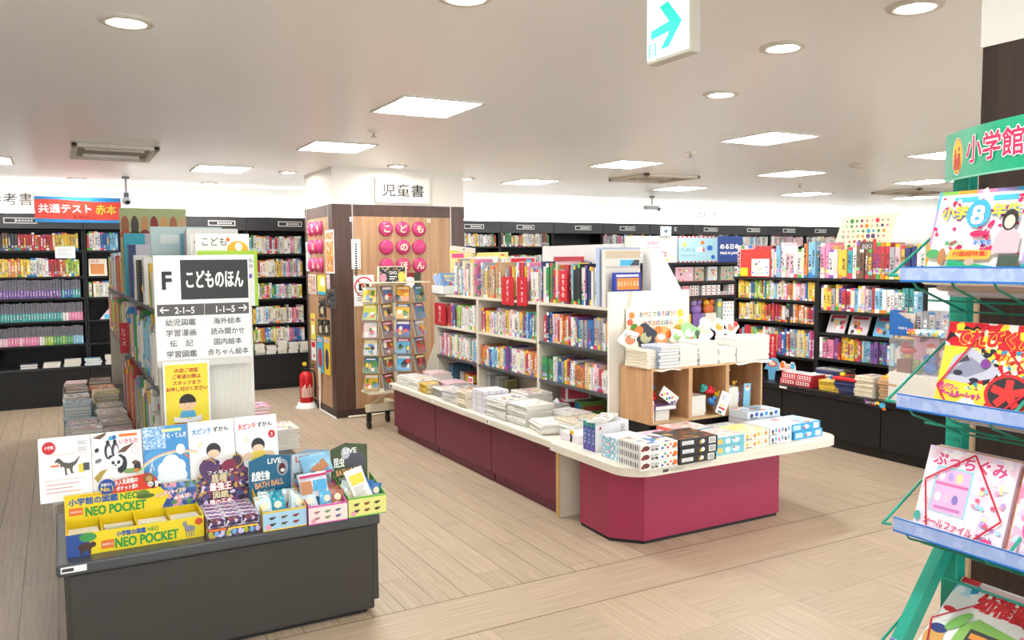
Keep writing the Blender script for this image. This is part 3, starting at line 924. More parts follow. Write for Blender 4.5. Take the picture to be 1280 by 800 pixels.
book_row('exam_book', 'exam book', 'third shelf, ' + W2, gB, '-Y', BFRONT + .01, .3, .66, LZ[2], (.17, .19), (.03, .036), .15, [(1, ['white', 'cream', 'white'])])
gD = 'books in the case left of the pillar'
for r, nm in enumerate(('top', 'second', 'third', 'fourth', 'lowest')):
    book_row('guide_book', 'guide book', f'{nm} shelf, {W4}', gD, '-Y', BFRONT + .01, 2.1, 2.78, DZ[r], (.19, .235) if r not in (2, 4) else (.16, .2), (.024, .038), .15, [(.5, BRIGHT), (1, PASTEL + ['blue', 'yellow'])])
book_row('guide_book', 'guide book', 'top shelf, case behind the F sign', 'guide books behind the F sign', '-Y', BFRONT + .01, 1.2, 2.04, DZ[0], (.2, .24), (.028, .04), .15, [(1, ['white', 'grey', 'white', 'light_blue', 'grey'])])


def stack(name, what, where, group, x, y, z, n, w, d, t, pal, rot=0.0, jit=.008, cat='magazine', mesh=None, first=None):
    """n lying copies; w along x, d along y before turning by rot"""
    zz = z; same = pick(pal) if first is None else (first.replace('_', ' '), lin(NPAL[first.replace('_', ' ')]))
    for i in range(n):
        th = t if not isinstance(t, tuple) else rng.uniform(*t)
        nm, c = same if (i < n - 1 or rng.random() < .5) else pick(pal)
        k = rng.uniform(.93, 1.04)
        ps = 'only copy' if n == 1 else ('topmost' if i == n - 1 else ('bottom copy' if i == 0 else nth(i) + ' from the bottom'))
        add_book(mesh or LYING, name, (x + rng.uniform(-jit, jit), y + rng.uniform(-jit, jit), zz), (w, d, th * .97), (0, 0, rot + rng.uniform(-.03, .03)), (c[0] * k, c[1] * k, c[2] * k, 1), f'{nm} {what}, {ps} in {where}', cat, group)
        zz += th
    return zz


# lying books on the left wall base
for k, (x, n, pal) in enumerate(((-.33, 2, ['white', 'navy']), (-.1, 2, ['yellow', 'white']), (.1, 3, ['white', 'pink']), (.31, 3, ['light_blue', 'purple']), (.52, 4, ['white', 'light_blue']))):
    stack('lying_book', 'lying book', f'{nth(k)} stack from left, left wall base', 'lying books on the left wall base', x, 10.49, .441, n, .17, .14, .026, pal, -pi / 2 * 0)
for k, x in enumerate((2.16, 2.3, 2.44, 2.58, 2.72)):
    stack('lying_book', 'lying book', f'the {nth(k)} stack from left beside the pillar', 'lying books left of the pillar', x, 10.49, .441, (5, 4, 6, 5, 5)[k], .12, .14, .026, ['white', 'cream', 'white'])
add_book(BOOK, 'guide_book', (2.06, 10.44, .441), (.15, .06, .2), (0, 0, pi / 2), lin('#2f9a66'), 'green book standing on the base left of the lying books, beside the F sign', 'book', None)
t = MB(); p = AY(108, 260, BFRONT - .04)
# face-out booklet and leaflet in the second case
c = MB(); c.T = frame((.31, BFRONT + .03, LZ[1]), (1, 0, 0), (0, .2, 1)); c.box(0, .19, 0, .2, -.012, 0, M('#efe6d6')); c.rect(.02, .02, .14, .12, M('#d98b4a')); c.text('数学', .03, .15, .04, RED)
tag(c.build('booklet', origin=(.31, BFRONT + .03, LZ[1])), 'cream face-out booklet with an orange picture, second shelf right of the banner', 'booklet')
c = MB(); c.T = frame((.39, BFRONT + .0, LZ[3]), (1, 0, 0), (0, .25, 1)); c.poly([(0, 0), (.2, 0), (.2, .2), (.17, .2)], M('#d94b6a')); c.z += .001
c = MB(); c.T = frame((.40, BFRONT + .01, LZ[3]), (1, 0, 0), (0, .2, 1)); c.prism([(0, 0), (.2, 0), (.2, .23), (.16, .2)], -.01, 0, M('#e8d2dc')); c.rect(.05, .005, .15, .05, SKY); c.rect(.1, .06, .1, .06, M('#d94b6a'))
tag(c.build('leaflet_pack', origin=(.4, BFRONT + .01, LZ[3])), 'slanted pink and blue leaflet pack on a shelf right of the banner', 'leaflet')
c = MB(); c.T = FY(-.02, BFRONT - .02, LZ[0] - .09); c.box(0, .2, 0, .13, -.003, 0, PAPER); lines(c, .02, .1, .16, 4, .022, M('#c9c9c9'))
tag(c.build('price_card', origin=(-.02, BFRONT - .02, LZ[0] - .09)), 'white blank shelf card under the red exam books', 'card')

# red banner standing on the fascia
a, q = AY(42, 245, 10.55), AY(152, 279, 10.55)
b = MB(); w, h = q.x - a.x, a.z - q.z; b.T = FY(a.x, 10.54, q.z)
b.box(0, w, 0, h, -.008, 0, M('#d8402f', .4)); b.z = .0005
wave = [(w * i / 24, h * (.86 + .035 * sin(i / 24 * 5.2 + .6))) for i in range(25)]
b.poly([(0, h)] + wave + [(w, h)], M('#2386c6')); b.poly([(0, h * .90)] + [(x, y + h * .025) for x, y in wave] + [(w, h * .9)][:0] + [(w, h * .9)] + [(x, y) for x, y in wave[::-1]], PAPER) if False else None
wave2 = [(w * i / 24, h * (.13 + .02 * sin(i / 24 * 4 + 2))) for i in range(25)]
b.poly([(0, 0)] + [(w, 0)] + wave2[::-1], M('#2386c6'))
b.text('共通テスト', .04, h * .37, h * .34, PAPER, .035, w * .6)
b.text('赤本', w * .7, h * .33, h * .38, M('#f0c43a'), .03, w * .24, outline=BROWN, ow=.03)
b.text('教学社', w * .5, h * .16, h * .12, M('#7d1d18'), .01, None)
b.ell(w * .46, h * .21, h * .06, h * .05, M('#7d1d18')); b.ell(w * .475, h * .22, h * .04, h * .03, M('#d8402f'))
tag(b.build('banner', origin=(a.x, 10.54, q.z)), 'red banner with blue waves and white lettering on the left wall bookcase', 'banner')


def wall_letters(st, px, py, h, label):
    p = AY(px, py, WALL_Y)
    for i, ch in enumerate(st):
        b = MB(); b.T = FY(p.x + i * h * 1.1, WALL_Y - .004, p.z)
        b.text(ch, 0, 0, h, M('#4a4a4a' if len(st) == 4 else '#3a3a3a', .5, var=0), 0)
        tag(b.build('wall_letter', origin=(p.x + i * h * 1.1, WALL_Y - .004, p.z)), f'{nth(i)} character of the {label} on the white back wall', 'lettering', label)


wall_letters('参考書', -16, 256, .14, 'grey wall lettering at the far left')
wall_letters('コミック', 872, 272, .10, 'grey wall lettering over the right bookcases')

# right-hand run behind the middle of the shop
RZ = [1.79, 1.47]
edges = [4.75, 5.655, 6.56, 7.465, 8.37, 9.28, 10.185, 11.09, 11.995, 12.9, 13.8]
where = ['directly right of the pillar', 'second right of the pillar', 'with an empty top shelf, third right of the pillar', 'behind the white toy sign', 'behind the pale blue toy sign', 'behind the navy sign',
         'behind the far end of the right bookcase', 'behind the spotted sheet\'s left half', 'behind the spotted sheet', 'nearest the green rack header']
plates = [(580, 605, 282), (646, 668, 283), (719, 739, 284), (775, 794, 285), (843, 846, 285), (880, 897, 285), (934, 950, 286.5), (979, 994, 286.5), (1019, 1033, 287), None]
for i in range(10):
    x0, x1 = edges[i] + .002, edges[i + 1] - .002
    pl = None
    if plates[i]:
        u0, u1 = AY(plates[i][0], plates[i][2], BFRONT - .036).x, AY(plates[i][1], plates[i][2], BFRONT - .036).x
        u0, u1 = max(u0, x0 + .01), min(u1, x1 - .01)
        pl = (u0, u1, 0)
    wall_bookcase(x0, x1, RZ + [1.15, .8], 'black wall bookcase ' + where[i], pl)
rows = [('white yellow white yellow white'.split(), 'right of the pillar'), ('white white yellow white brown red green'.split(), 'second right of the pillar'), None,
        (PASTEL, 'behind the white toy sign'), (PASTEL, 'behind the pale blue sign'), (['grey', 'white', 'cream', 'white'], 'behind the navy sign'), (['grey', 'white', 'light_blue'], 'behind the far right bookcase end'),
        (['grey', 'white', 'pale_pink'], 'behind the spotted sheet\'s left half'), (['white', 'grey', 'cream'], 'behind the spotted sheet'), None]
for i, r in enumerate(rows):
    if not r: continue
    xa = max(edges[i] + .03, 4.98)
    book_row('comic_book', 'comic', 'top shelf, case ' + r[1], 'comics on the top shelves of the back wall', '-Y', BFRONT + .01, xa, edges[i + 1] - .03, RZ[0], (.16, .2), (.028, .042), .13, [(.55, r[0]), (1, r[0] + (BRIGHT if i < 2 else []))])
    if i < 2: book_row('comic_book', 'comic', 'second shelf, case ' + r[1], 'comics on the second shelves of the back wall', '-Y', BFRONT + .01, xa, edges[i + 1] - .03, RZ[1], (.17, .2), (.028, .042), .13, [(.5, r[0]), (1, PASTEL)])

card_at(180, 262, 195, 274, 10.5, 'small wooden-toned card standing on the black fascia above the tall olive box', lambda b, w, h: b.rect(0, h * .3, w, h * .15, M('#c98f3a')), M('#d9a55a'), 'card', 'card', .01, z=FASC1)
# ---------------------------------------------------------------- free-standing bookcase with the F sign
GF, GB, GL, GR, GC = 4.27, 8.6, .40, .85, .625      # near end, far end, left face, right face, core
t = thing('gondola_bookcase', 'dark double-sided bookcase behind the white F sign, packed with picture books', 'bookcase', (.62, 6.4, 0))
MB().box(.0, 1.2, GF, GB, .06, .42, DKGREY).box(.04, 1.16, GF + .02, GB - .02, 0, .06, BLACK).build('base', t)
MB().box(-.01, 1.21, GF - .02, GB, .42, .45, M('#3f3f41', .35)).build('base_top', t, bevel=.005)
MB().box(GC - .01, GC + .01, GF, GB, .45, 1.355, CREAMP).build('core_panel', t)
for z in (1.375, .985):
    MB().box(GL + .003, GR - .003, GF - .002, GB - .02, z - .025, z, M('#4a4c4f', .4)).build('shelf', t, bevel=.003)
e = MB().box(GL + .005, GR - .005, GF - .03, GF - .004, .45, 1.375, M('#e6e2d6', .45))
for k in range(40): e.box(GL + .008 + k * .0108, GL + .0135 + k * .0108, GF - .033, GF - .03, .452, 1.11, M('#eeebe1', .45))
e.build('end_panel', t)
MB().box(GL + .005, GR - .005, GB - .02, GB - .002, .45, 1.375, CREAMP).build('far_end_panel', t)
gF = 'picture books on the left face of the F bookcase'
FN = 'F bookcase'
book_row('reference_book', 'picture book', 'top shelf, left face of ' + FN, gF, '-X', GL, 8.5, 6.62, 1.376, (.24, .31), (.045, .065), .17, [(1, BRIGHT + ['white', 'yellow'])], jit=.03)
book_row('reference_book', 'reference book', 'middle shelf, left face of ' + FN, gF, '-X', GL, 8.5, 4.3, .986, (.26, .34), (.035, .06), .175, [(.5, BRIGHT + ['yellow', 'red']), (.75, ['red', 'yellow', 'white', 'pale_pink', 'brown', 'green']), (.86, ['white', 'light_blue', 'white']), (.95, ['white', 'yellow', 'white']), (1, ['yellow', 'white', 'blue'])], jit=.03)
book_row('reference_book', 'large book', 'base, left face of ' + FN, gF, '-X', GL - .02, 6.6, 4.32, .452, (.4, .5), (.03, .05), .19, [(.5, ['grey', 'orange', 'grey', 'red']), (.8, ['green', 'white', 'yellow', 'grey']), (1, ['white', 'yellow', 'white'])], jit=.02)


def big_book(px, py, y, depth, th, color, label, deco=None, xs=GL, name='picture_book', z=1.376):
    """standing on the top shelf, cover towards the camera, top at the photographed height"""
    p = AX(px, py, xs)
    h = p.z - z if y is None else AY(px, py, y).z - z
    y = p.y if y is None else y
    h = min(h, .62)
    b = MB(); b.box(xs, xs + depth, y - th / 2, y + th / 2, z, z + h, color)
    b.box(xs + .006, xs + depth + .0005, y - th / 2 + .003, y + th / 2 - .003, z + .004, z + h + .0005, PAGES)
    if deco:
        b.T = FY(xs, y - th / 2, z); b.z = .0004; deco(b, depth, h)
        b.T = FX(xs, y + th / 2, z); b.z = .0004
        n = 9
        for k in range(n): b.rect(th * .25, h * (.3 + .06 * k), th * .5, h * .04, INK if color is not INK else PAPER)
    return tag(b.build(name, origin=(xs, y, z)), label, 'book')


def dk1(b, w, h):
    b.rect(0, h * .62, w, h * .38, M('#a9b27c'))
    for k in range(7): b.ell(w * (.07 + .145 * k), h * .8, w * .06, h * .11, M(('#9a5a34', '#4a3a34', '#c68a5a', '#8d2c2a', '#d09a60', '#a5633c', '#caa27a')[k])); b.ell(w * (.07 + .145 * k), h * .69, w * .075, h * .06, M(('#b4502f', '#3a302c', '#8d2c2a', '#8d2c2a', '#b7793f', '#c9683a', '#a95a3a')[k]))


big_book(148, 260, 6.5, .44, .07, M('#b9a878'), 'tall olive boxed set with rows of brown figures, tallest on the F bookcase', dk1)
big_book(153, 292, 6.2, .43, .1, M('#36a3b8'), 'teal spined large book in front of the tall olive box', lambda b, w, h: (b.rect(w * .3, h * .6, w * .36, h * .4, M('#b9b7bd')), b.rect(w * .66, h * .6, w * .34, h * .4, M('#e9eef0')), b.text('海', w * .74, h * .82, .06, SKY, .03)))
big_book(159, 306, 5.82, .40, .12, M('#2c3a66'), 'dark blue spined book with a misty grey cover, behind the black one', lambda b, w, h: (b.rect(w * .1, h * .3, w * .9, h * .7, M('#b7b6c0')), b.rect(w * .1, h * .72, w * .8, h * .06, M('#8d90a6'))))
big_book(166, 319, 5.42, .33, .09, M('#e8e6e0'), 'white book just behind the black cover with yellow title', lambda b, w, h: b.rect(w * .3, h * .94, w * .3, h * .03, PINK))
big_book(168, 325, 5.2, .32, .16, M('#2c2724'), 'black book with a yellow round badge and yellow title', lambda b, w, h: (b.rect(w * .12, h * .5, w * .88, h * .5, BLACK), b.text('むし図鑑', w * .2, h * .80, .035, YEL, .05, w * .7), b.rect(w * .45, h * .94, w * .25, h * .045, RED), b.ell(w * .14, h * .32, w * .1, h * .16, YEL)))
big_book(178, 322, 4.82, .30, .12, M('#efeeea'), 'white book with a red strip across its cover behind the yellow and green one', lambda b, w, h: b.rect(w * .2, h * .93, w * .8, h * .06, M('#c62a4a')))
big_book(187, 329, 4.5, .26, .08, M('#e2b52c'), 'yellow and green nature book with an orange title strip beside the F sign', lambda b, w, h: (b.rect(0, 0, w, h * .6, M('#5aa347')), b.rect(w * .05, h * .78, w * .5, h * .16, M('#e0562b')), b.text('NEO', w * .1, h * .8, .025, PAPER, .03), b.rect(w * .62, h * .3, w * .38, h * .66, M('#e9e6df'))))
big_book(190, 340, 4.38, .2, .05, M('#d9d7d2'), 'thin pale book against the back of the F sign')
# right-hand face: seen over the top of the sign
def dkg(b, w, h):
    b.rect(w * .06, 0, w * .88, h * .93, M('#eef0ee')); b.ell(w * .16, h * .82, w * .035, h * .03, SKY); b.text('のりもの', w * .1, h * .78, .014, SKY, .03)
    b.rect(w * .26, h * .79, w * .3, h * .045, M('#86b83a')); b.text('子どもの世界をひろげる', w * .12, h * .67, .02, ORANGE, .02, w * .42)
    for k, c in enumerate(('#e0529a', '#f08a2c', '#78b93e', '#2fb0a6', '#7a4fb0')): b.poly([(w * (.18 + .15 * k), h * .58), (w * (.3 + .15 * k), h * .58), (w * (.3 + .15 * k), h * .52), (w * (.24 + .15 * k), h * .49), (w * (.18 + .15 * k), h * .52)], M(c)); b.ell(w * (.14 + .15 * k), h * .36, w * .04, h * .06, M(('#ec9cc0', '#e0529a', '#f4c84a', '#b06ac0', '#ef8a9a')[k]))
    for k in range(2): lines(b, w * .8, h * (.84 - .1 * k), w * .14, 3, h * .022, GREYT)


b = MB(); x0, x1, z1 = .602, .886, 1.655
b.box(x0, x1, 4.275, 4.29, 1.376, z1, M('#a6cf3c')); b.T = FY(x0, 4.275, 1.376); b.z = .0005; dkg(b, x1 - x0, z1 - 1.376)
tag(b.build('picture_book', origin=(x0, 4.28, 1.376)), 'lime green bordered picture book above the F sign', 'book')
b = MB(); x0, x1, z1 = .605, .865, 1.742
b.box(x0, x1, 4.36, 4.372, 1.376, z1, PAPER); b.T = FY(x0, 4.36, 1.376); w, h = x1 - x0, z1 - 1.376; b.z = .0005
b.text('こども', w * .12, h * .83, .045, M('#5a4436', .5, var=0), .012, w * .45); b.ell(w * .78, h * .78, w * .2, h * .12, M('#f2b92e')); b.ell(w * .8, h * .82, w * .07, h * .06, PAPER); b.ell(w * .6, h * .92, w * .035, h * .03, ORANGE)
tag(b.build('picture_book', origin=(x0, 4.36, 1.376)), 'white picture book titled in brown hiragana, behind the lime bordered one', 'book')
b = MB(); b.box(.585, .85, 4.4, 4.412, 1.376, 1.74, M('#f2efe8')); b.T = FY(.585, 4.4, 1.376); b.text('こ', .02, .31, .045, M('#5a4436', .5, var=0), .012)
tag(b.build('picture_book', origin=(.585, 4.4, 1.376)), 'white picture book peeking out left behind the brown-titled one', 'book')
b = MB(); b.box(.60, .86, 4.62, 4.66, 1.376, 1.775, M('#e4e4e2')).box(.61, .855, 4.623, 4.657, 1.775, 1.777, PAGES); tag(b.build('picture_book', origin=(.6, 4.6, 1.376)), 'tall white book with wavy top behind the brown-titled book', 'book')
b = MB(); b.box(.46, .84, 5.0, 5.04, 1.376, 1.80, M('#bcd4d4')); b.T = FY(.46, 5.0, 1.376); b.rect(.05, .33, .1, .05, M('#dfe7e6')); tag(b.build('picture_book', origin=(.46, 5, 1.376)), 'wide pale teal book behind the white ones on the F bookcase', 'book')
book_row('reference_book', 'thin book', 'top right row of ' + FN, 'books on the right face of the F bookcase', '+X', GR, 4.72, 4.98, 1.376, (.37, .40), (.03, .05), .24, [(1, ['white', 'pale_pink', 'light_blue'])], lean=0)
# red divider card
p0, p1 = AY(149, 404, 6.3), AY(167, 441, 6.3)
b = MB(); b.T = FY(p0.x, 6.3, p1.z); w, h = p1.x - p0.x, p0.z - p1.z
b.box(0, w, 0, h, -.003, 0, M('#cc2233')); b.text('シリーズ', w * .3, h * .7, h * .13, PAPER, .02, vertical=True); b.text('サバイバル', w * .72, h * .78, h * .12, PAPER, .02, vertical=True)
tag(b.build('divider_card', origin=(p0.x, 6.3, p1.z)), 'red divider card with white vertical lettering on the F bookcase\'s left face', 'divider')
p = AY(165, 390, 6.0)
b = MB(); b.T = FY(p.x, 5.9, p.z - .02); b.prism([(.045 * cos(k * pi / 12), .06 * sin(k * pi / 12)) for k in range(24)], -.003, 0, M('#2a86c8')); b.text('100', -.035, -.015, .03, YEL, .04)
tag(b.build('badge_card', origin=(p.x, 5.9, p.z)), 'round blue pop card with yellow figures on the F bookcase', 'card')

# lying books on the left apron of the base (two columns running away) and a few on the right
gS = 'shrink-wrapped books on the F bookcase\'s left apron'
yy = 4.75
for r in range(10):
    for c in range(2):
        n = rng.choice([5, 6, 7]) if r < 7 else 5
        stack('wrapped_book', 'wrapped book', f'{nth(r)} {"outer" if c == 0 else "inner"} stack left of {FN}', gS, .095 + .19 * c + rng.uniform(-.02, .015) * (1 - c), yy + .02 * c, .4505, n, .175, .24, (.014, .03), [['white', 'yellow', 'grey', 'navy'], ['grey', 'grey', 'cream'], ['grey', 'white', 'light_blue'], ['yellow', 'orange', 'white'], ['brown', 'pale_pink', 'orange']][min(4, r // 2)], rng.choice([0, 0, .06, -.08]))
    yy += .37
for k, (px, py, n, pal) in enumerate(((364, 561, 5, ['white', 'red', 'yellow']), (330, 527, 4, ['pale_pink', 'pink', 'grey']))):
    p = AZ(px, py, .4505)
    stack('wrapped_book', 'wrapped book', f'{nth(k)} stack from near, right of {FN}', 'books on the F bookcase\'s right apron', p.x - .05, p.y + .12, .4505, n, .2, .26, (.02, .03), pal)

# the F sign
sx0, sx1, sz0, sz1 = .392, .828, 1.105, 1.632
t = thing('aisle_sign', 'white aisle sign board lettered F with black header, on the bookcase end', 'sign', (.61, 4.2, 1.1))
b = MB(); b.box(sx0, sx1, 4.195, 4.232, sz0, sz1, PAPER); bd_ = b.build('board', t, bevel=.003)
MB().box(sx0 + .004, sx1 - .002, 4.183, 4.195, sz0 - .005, sz0 + .028, M('#d9d7cf', .4)).build('ledge', t)
b = MB(); b.T = FY(sx0, 4.195, sz0); w, h = sx1 - sx0, sz1 - sz0
b.text('F', w * .13, h * .70, h * .16, INK, .085, w * .085, 'C')
b.rect(w * .27, h * .60, w * .715, h * .36, M('#2c2a2a', .45, var=0)); b.text('こどものほん', w * .63, h * .70, h * .165, PAPER, .035, w * .6, 'C')
b.rect(w * .02, h * .455, w * .965, h * .105, M('#5b5856', .45, var=0)); b.rect(w * .505, h * .455, w * .004, h * .105, PAPER)
b.text('2-1~5', w * .2, h * .475, h * .062, PAPER, .03, w * .2); b.text('1-1~5', w * .63, h * .475, h * .062, PAPER, .03, w * .2)
for sgn, x in ((1, w * .05), (-1, w * .96)):
    b.rect(min(x, x + sgn * w * .09), h * .503, w * .09, h * .012, PAPER); b.line(x, h * .509, x + sgn * w * .035, h * .538, .005, PAPER); b.line(x, h * .509, x + sgn * w * .035, h * .48, .005, PAPER)
for k, (l, r) in enumerate((('幼児図鑑', '海外絵本'), ('学習漫画', '読み聞かせ'), ('伝　記', '国内絵本'), ('学習図鑑', '赤ちゃん絵本'))):
    y = h * (.365 - .096 * k)
    b.text(l, w * .255, y, h * .062, INK, .004, w * .31 if k != 2 else w * .24, 'C'); b.text(r, w * .745, y, h * .062, INK, .004, w * (.3, .36, .3, .44)[k], 'C')
    b.rect(w * .02, y - h * .02, w * .965, h * .003, M('#d8d8d4'))
b.build('lettering', bd_)
# yellow notice
nx0, nx1, nz0, nz1 = .413, .622, .79, 1.128
b = MB(); b.T = FY(nx0, 4.17, nz0); w, h = nx1 - nx0, nz1 - nz0
b.box(0, w, 0, h, -.004, 0, PAPER); b.z = .0004
b.rect(w * .04, h * .03, w * .92, h * .93, M('#f7e13a', .4))
RT = M('#c22a26', .5, var=0)
for k, s_ in enumerate(('内容ご確認', 'ご希望の際は', 'スタッフまで', 'お申し付けください')): b.text(s_, w * .5, h * (.84 - .087 * k), h * .062, RT, .04, w * (.5, .6, .6, .88)[k], 'C')
SK = M('#f6cfa6'); b.T = FY(nx0, 4.17, nz0 + h * .06)
b.ell(w * .5, h * .335, w * .17, h * .11, SK); b.ell(w * .33, h * .32, w * .03, h * .025, SK); b.ell(w * .67, h * .32, w * .03, h * .025, SK)
b.poly([(w * (.5 + .18 * cos(a)), h * (.36 + .115 * sin(a))) for a in [pi * i / 14 - .1 for i in range(16)]] + [(w * .36, h * .37), (w * .45, h * .385), (w * .55, h * .375), (w * .63, h * .375)][:0], M('#2b211d'))
b.rect(w * .43, h * .325, w * .022, h * .012, INK); b.rect(w * .55, h * .325, w * .022, h * .012, INK); b.rect(w * .475, h * .275, w * .05, h * .009, M('#d97a6a'))
b.poly([(w * .36, h * .235), (w * .64, h * .235), (w * .68, h * .14), (w * .32, h * .14)], M('#58b4e2'))
b.poly([(w * .2, h * .16), (w * .5, h * .12), (w * .5, h * .065), (w * .2, h * .085)], PAPER); b.poly([(w * .8, h * .16), (w * .5, h * .12), (w * .5, h * .065), (w * .8, h * .085)], M('#eef1f3')); b.rect(w * .2, h * .055, w * .6, h * .012, M('#8a4a2e'))
tag(b.build('notice', origin=(nx0, 4.17, nz0)), 'yellow notice with red lettering and a drawn reading boy under the F sign', 'notice')

# ---------------------------------------------------------------- dark display table in front
TZ = .46
t = thing('display_table', 'dark grey low display table in the left foreground', 'table', (.58, 3.85, 0))
TG = M('#38342f', .5)
tt_ = MB().box(-.055, 1.228, 3.475, 4.235, .412, TZ, M('#474a4c', .3)).build('tabletop', t, bevel=.01)
MB().box(-.03, 1.2, 3.5, 4.22, .02, .412, TG).build('body', t, bevel=.002)
MB().box(-.012, 1.19, 3.494, 3.5, .03, .405, M('#3a3631', .5)).build('front_panel', t)
MB().box(1.2, 1.222, 3.5, 4.2, .06, .412, M('#3a3835', .45)).build('side_panel', t)
MB().box(.0, 1.17, 3.52, 4.2, 0, .02, BLACK).build('plinth', t)
b = MB(); b.T = FY(-.05, 3.4745, .425); b.rect(.01, .003, .088, .024, PAPER); b.rect(.014, .008, .04, .013, M('#3b3b3b')); b.build('price_strip', tt_)

# five display books standing at the back on a clear riser
t2 = thing('acrylic_riser', 'clear acrylic riser behind the yellow box, carrying the display books', 'display stand', (.2, 3.83, TZ))
AC = M('#eef4f5', .05, 0, 0, .11)
MB().box(-.06, .475, 3.80, 3.90, .615, .622, AC).build('top_sheet', t2)
for x in (-.06, .47): MB().box(x, x + .005, 3.78, 3.93, TZ + .001, .615, AC).build('side_sheet', t2)
MB().box(-.06, .475, 3.785, 3.79, .615, .65, AC).build('lip', t2)


def display_book(x0, x1, z0, z1, y, label, draw, cov=PAPER, th=.014, lean=.2):
    b = MB(); w, h = x1 - x0, z1 - z0
    b.T = frame((x0, y, z0), (1, 0, 0), (0, lean, 1))
    b.box(0, w, 0, h, -th, 0, cov); b.box(.004, w + .0006, .003, h + .0006, -th + .002, -.002, PAGES); b.z = .0006
    draw(b, w, h)
    return tag(b.build('picture_book', origin=(x0, y, z0)), label, 'book')


def dino(b, x, y, s, m):
    b.poly([(x + s * a, y + s * c) for a, c in ((0, .62), (.12, .75), (.22, .70), (.34, .55), (.55, .5), (.75, .55), (1.0, .8), (.82, .45), (.68, .33), (.66, .15), (.72, .05), (.6, .05), (.55, .25), (.45, .3), (.44, .08), (.5, 0), (.38, 0), (.36, .3), (.28, .4), (.24, .3), (.2, .42), (.2, .52), (.1, .5), (.16, .56), (.02, .56))], m)


def db1(b, w, h):
    b.ell(w * .2, h * .84, w * .13, h * .1, RED); b.text('小学館', w * .2, h * .82, .014, PAPER, .02, w * .17, 'C')
    for k in range(2): lines(b, w * .75, h * (.9 - .1 * k), w * .19, 3, h * .022, M('#9a9a9a'))
    b.rect(w * .25, h * .72, w * .68, h * .008, M('#e9c29a')); b.rect(w * .08, h * .33, w * .8, h * .008, M('#e9c29a'))
    dino(b, w * .3, h * .4, w * .5, M('#58524c')); b.rect(w * .75, h * .42, w * .1, h * .13, M('#f2d84a')); b.rect(w * .84, h * .44, w * .12, h * .12, M('#4a4d52'))
    b.rect(w * .22, h * .54, w * .16, h * .03, ORANGE)
    for k in range(3): lines(b, w * .12, h * (.26 - .06 * k), w * .7, 1, .01, M('#d9a7a0'), .004)


def panda(b, x, y, s):
    W_, K = M('#f4f4f2'), M('#232326')
    b.ell(x + s * .95, y + s * .45, s * .5, s * .36, W_); b.ell(x + s * .62, y + s * .4, s * .2, s * .4, K); b.ell(x + s * 1.3, y + s * .2, s * .17, s * .24, K); b.ell(x + s * .5, y + s * .1, s * .14, s * .2, K)
    for dx in (.05, .52): b.ell(x + s * dx, y + s * .78, s * .1, s * .1, K)
    b.ell(x + s * .28, y + s * .5, s * .34, s * .32, W_); b.ell(x + s * .16, y + s * .48, s * .075, s * .1, K, rot=.4); b.ell(x + s * .42, y + s * .48, s * .075, s * .1, K, rot=-.4); b.ell(x + s * .27, y + s * .34, s * .06, s * .04, K)


def db2(b, w, h):
    b.rect(w * .55, h * .91, w * .36, h * .045, ORANGE); b.text('いきもの', w * .55, h * .79, h * .085, M('#d62f78'), .03, w * .37)
    b.poly([(w * .02, h * .93), (w * .2, h * .98), (w * .3, h * 1.0), (w * .28, h * .96), (w * .18, h * .9)], BROWN)
    b.ell(w * .38, h * .9, w * .05, h * .035, SKY, rot=.6); b.ell(w * .45, h * .91, w * .045, h * .04, M('#2f6fb0'), rot=-.5)
    for dx in (.26, .4):
        b.ell(w * (dx + .06), h * .7, w * .075, h * .13, M('#3b3d45')); b.ell(w * (dx + .08), h * .68, w * .045, h * .1, PAPER); b.ell(w * (dx + .06), h * .84, w * .036, h * .035, BLACK)
    b.poly([(w * .5, h * .66), (w * .62, h * .74), (w * .85, h * .8), (w * .66, h * .66)], BROWN)
    b.ell(w * .78, h * .36, w * .2, h * .05, M('#7fa35a')); panda(b, w * .34, h * .36, w * .42)
    b.poly([(w * .02, h * .3), (w * .16, h * .4), (w * .3, h * .42), (w * .2, h * .33), (w * .1, h * .22)], M('#b59a3a')); b.ell(w * .12, h * .56, w * .07, h * .03, GREYT, rot=.4); b.ell(w * .1, h * .73, w * .05, h * .03, INK, rot=1)
    b.ell(w * .84, h * .48, w * .06, h * .03, BROWN, rot=.3); b.ell(w * .86, h * .35, w * .05, h * .025, ORANGE, rot=.5); b.ring(w * .86, h * .68, w * .075, w * .082, ORANGE)


SKYG = mk_print('printed_sky', ['#2f8fd0', '#2a86c8', '#3f9ad8', '#2f8fd0'], 12)
ICE = mk_print('printed_frost', ['#7fb4e0', '#a9cdec', '#5a9ad4', '#cfe2f4'], 160)


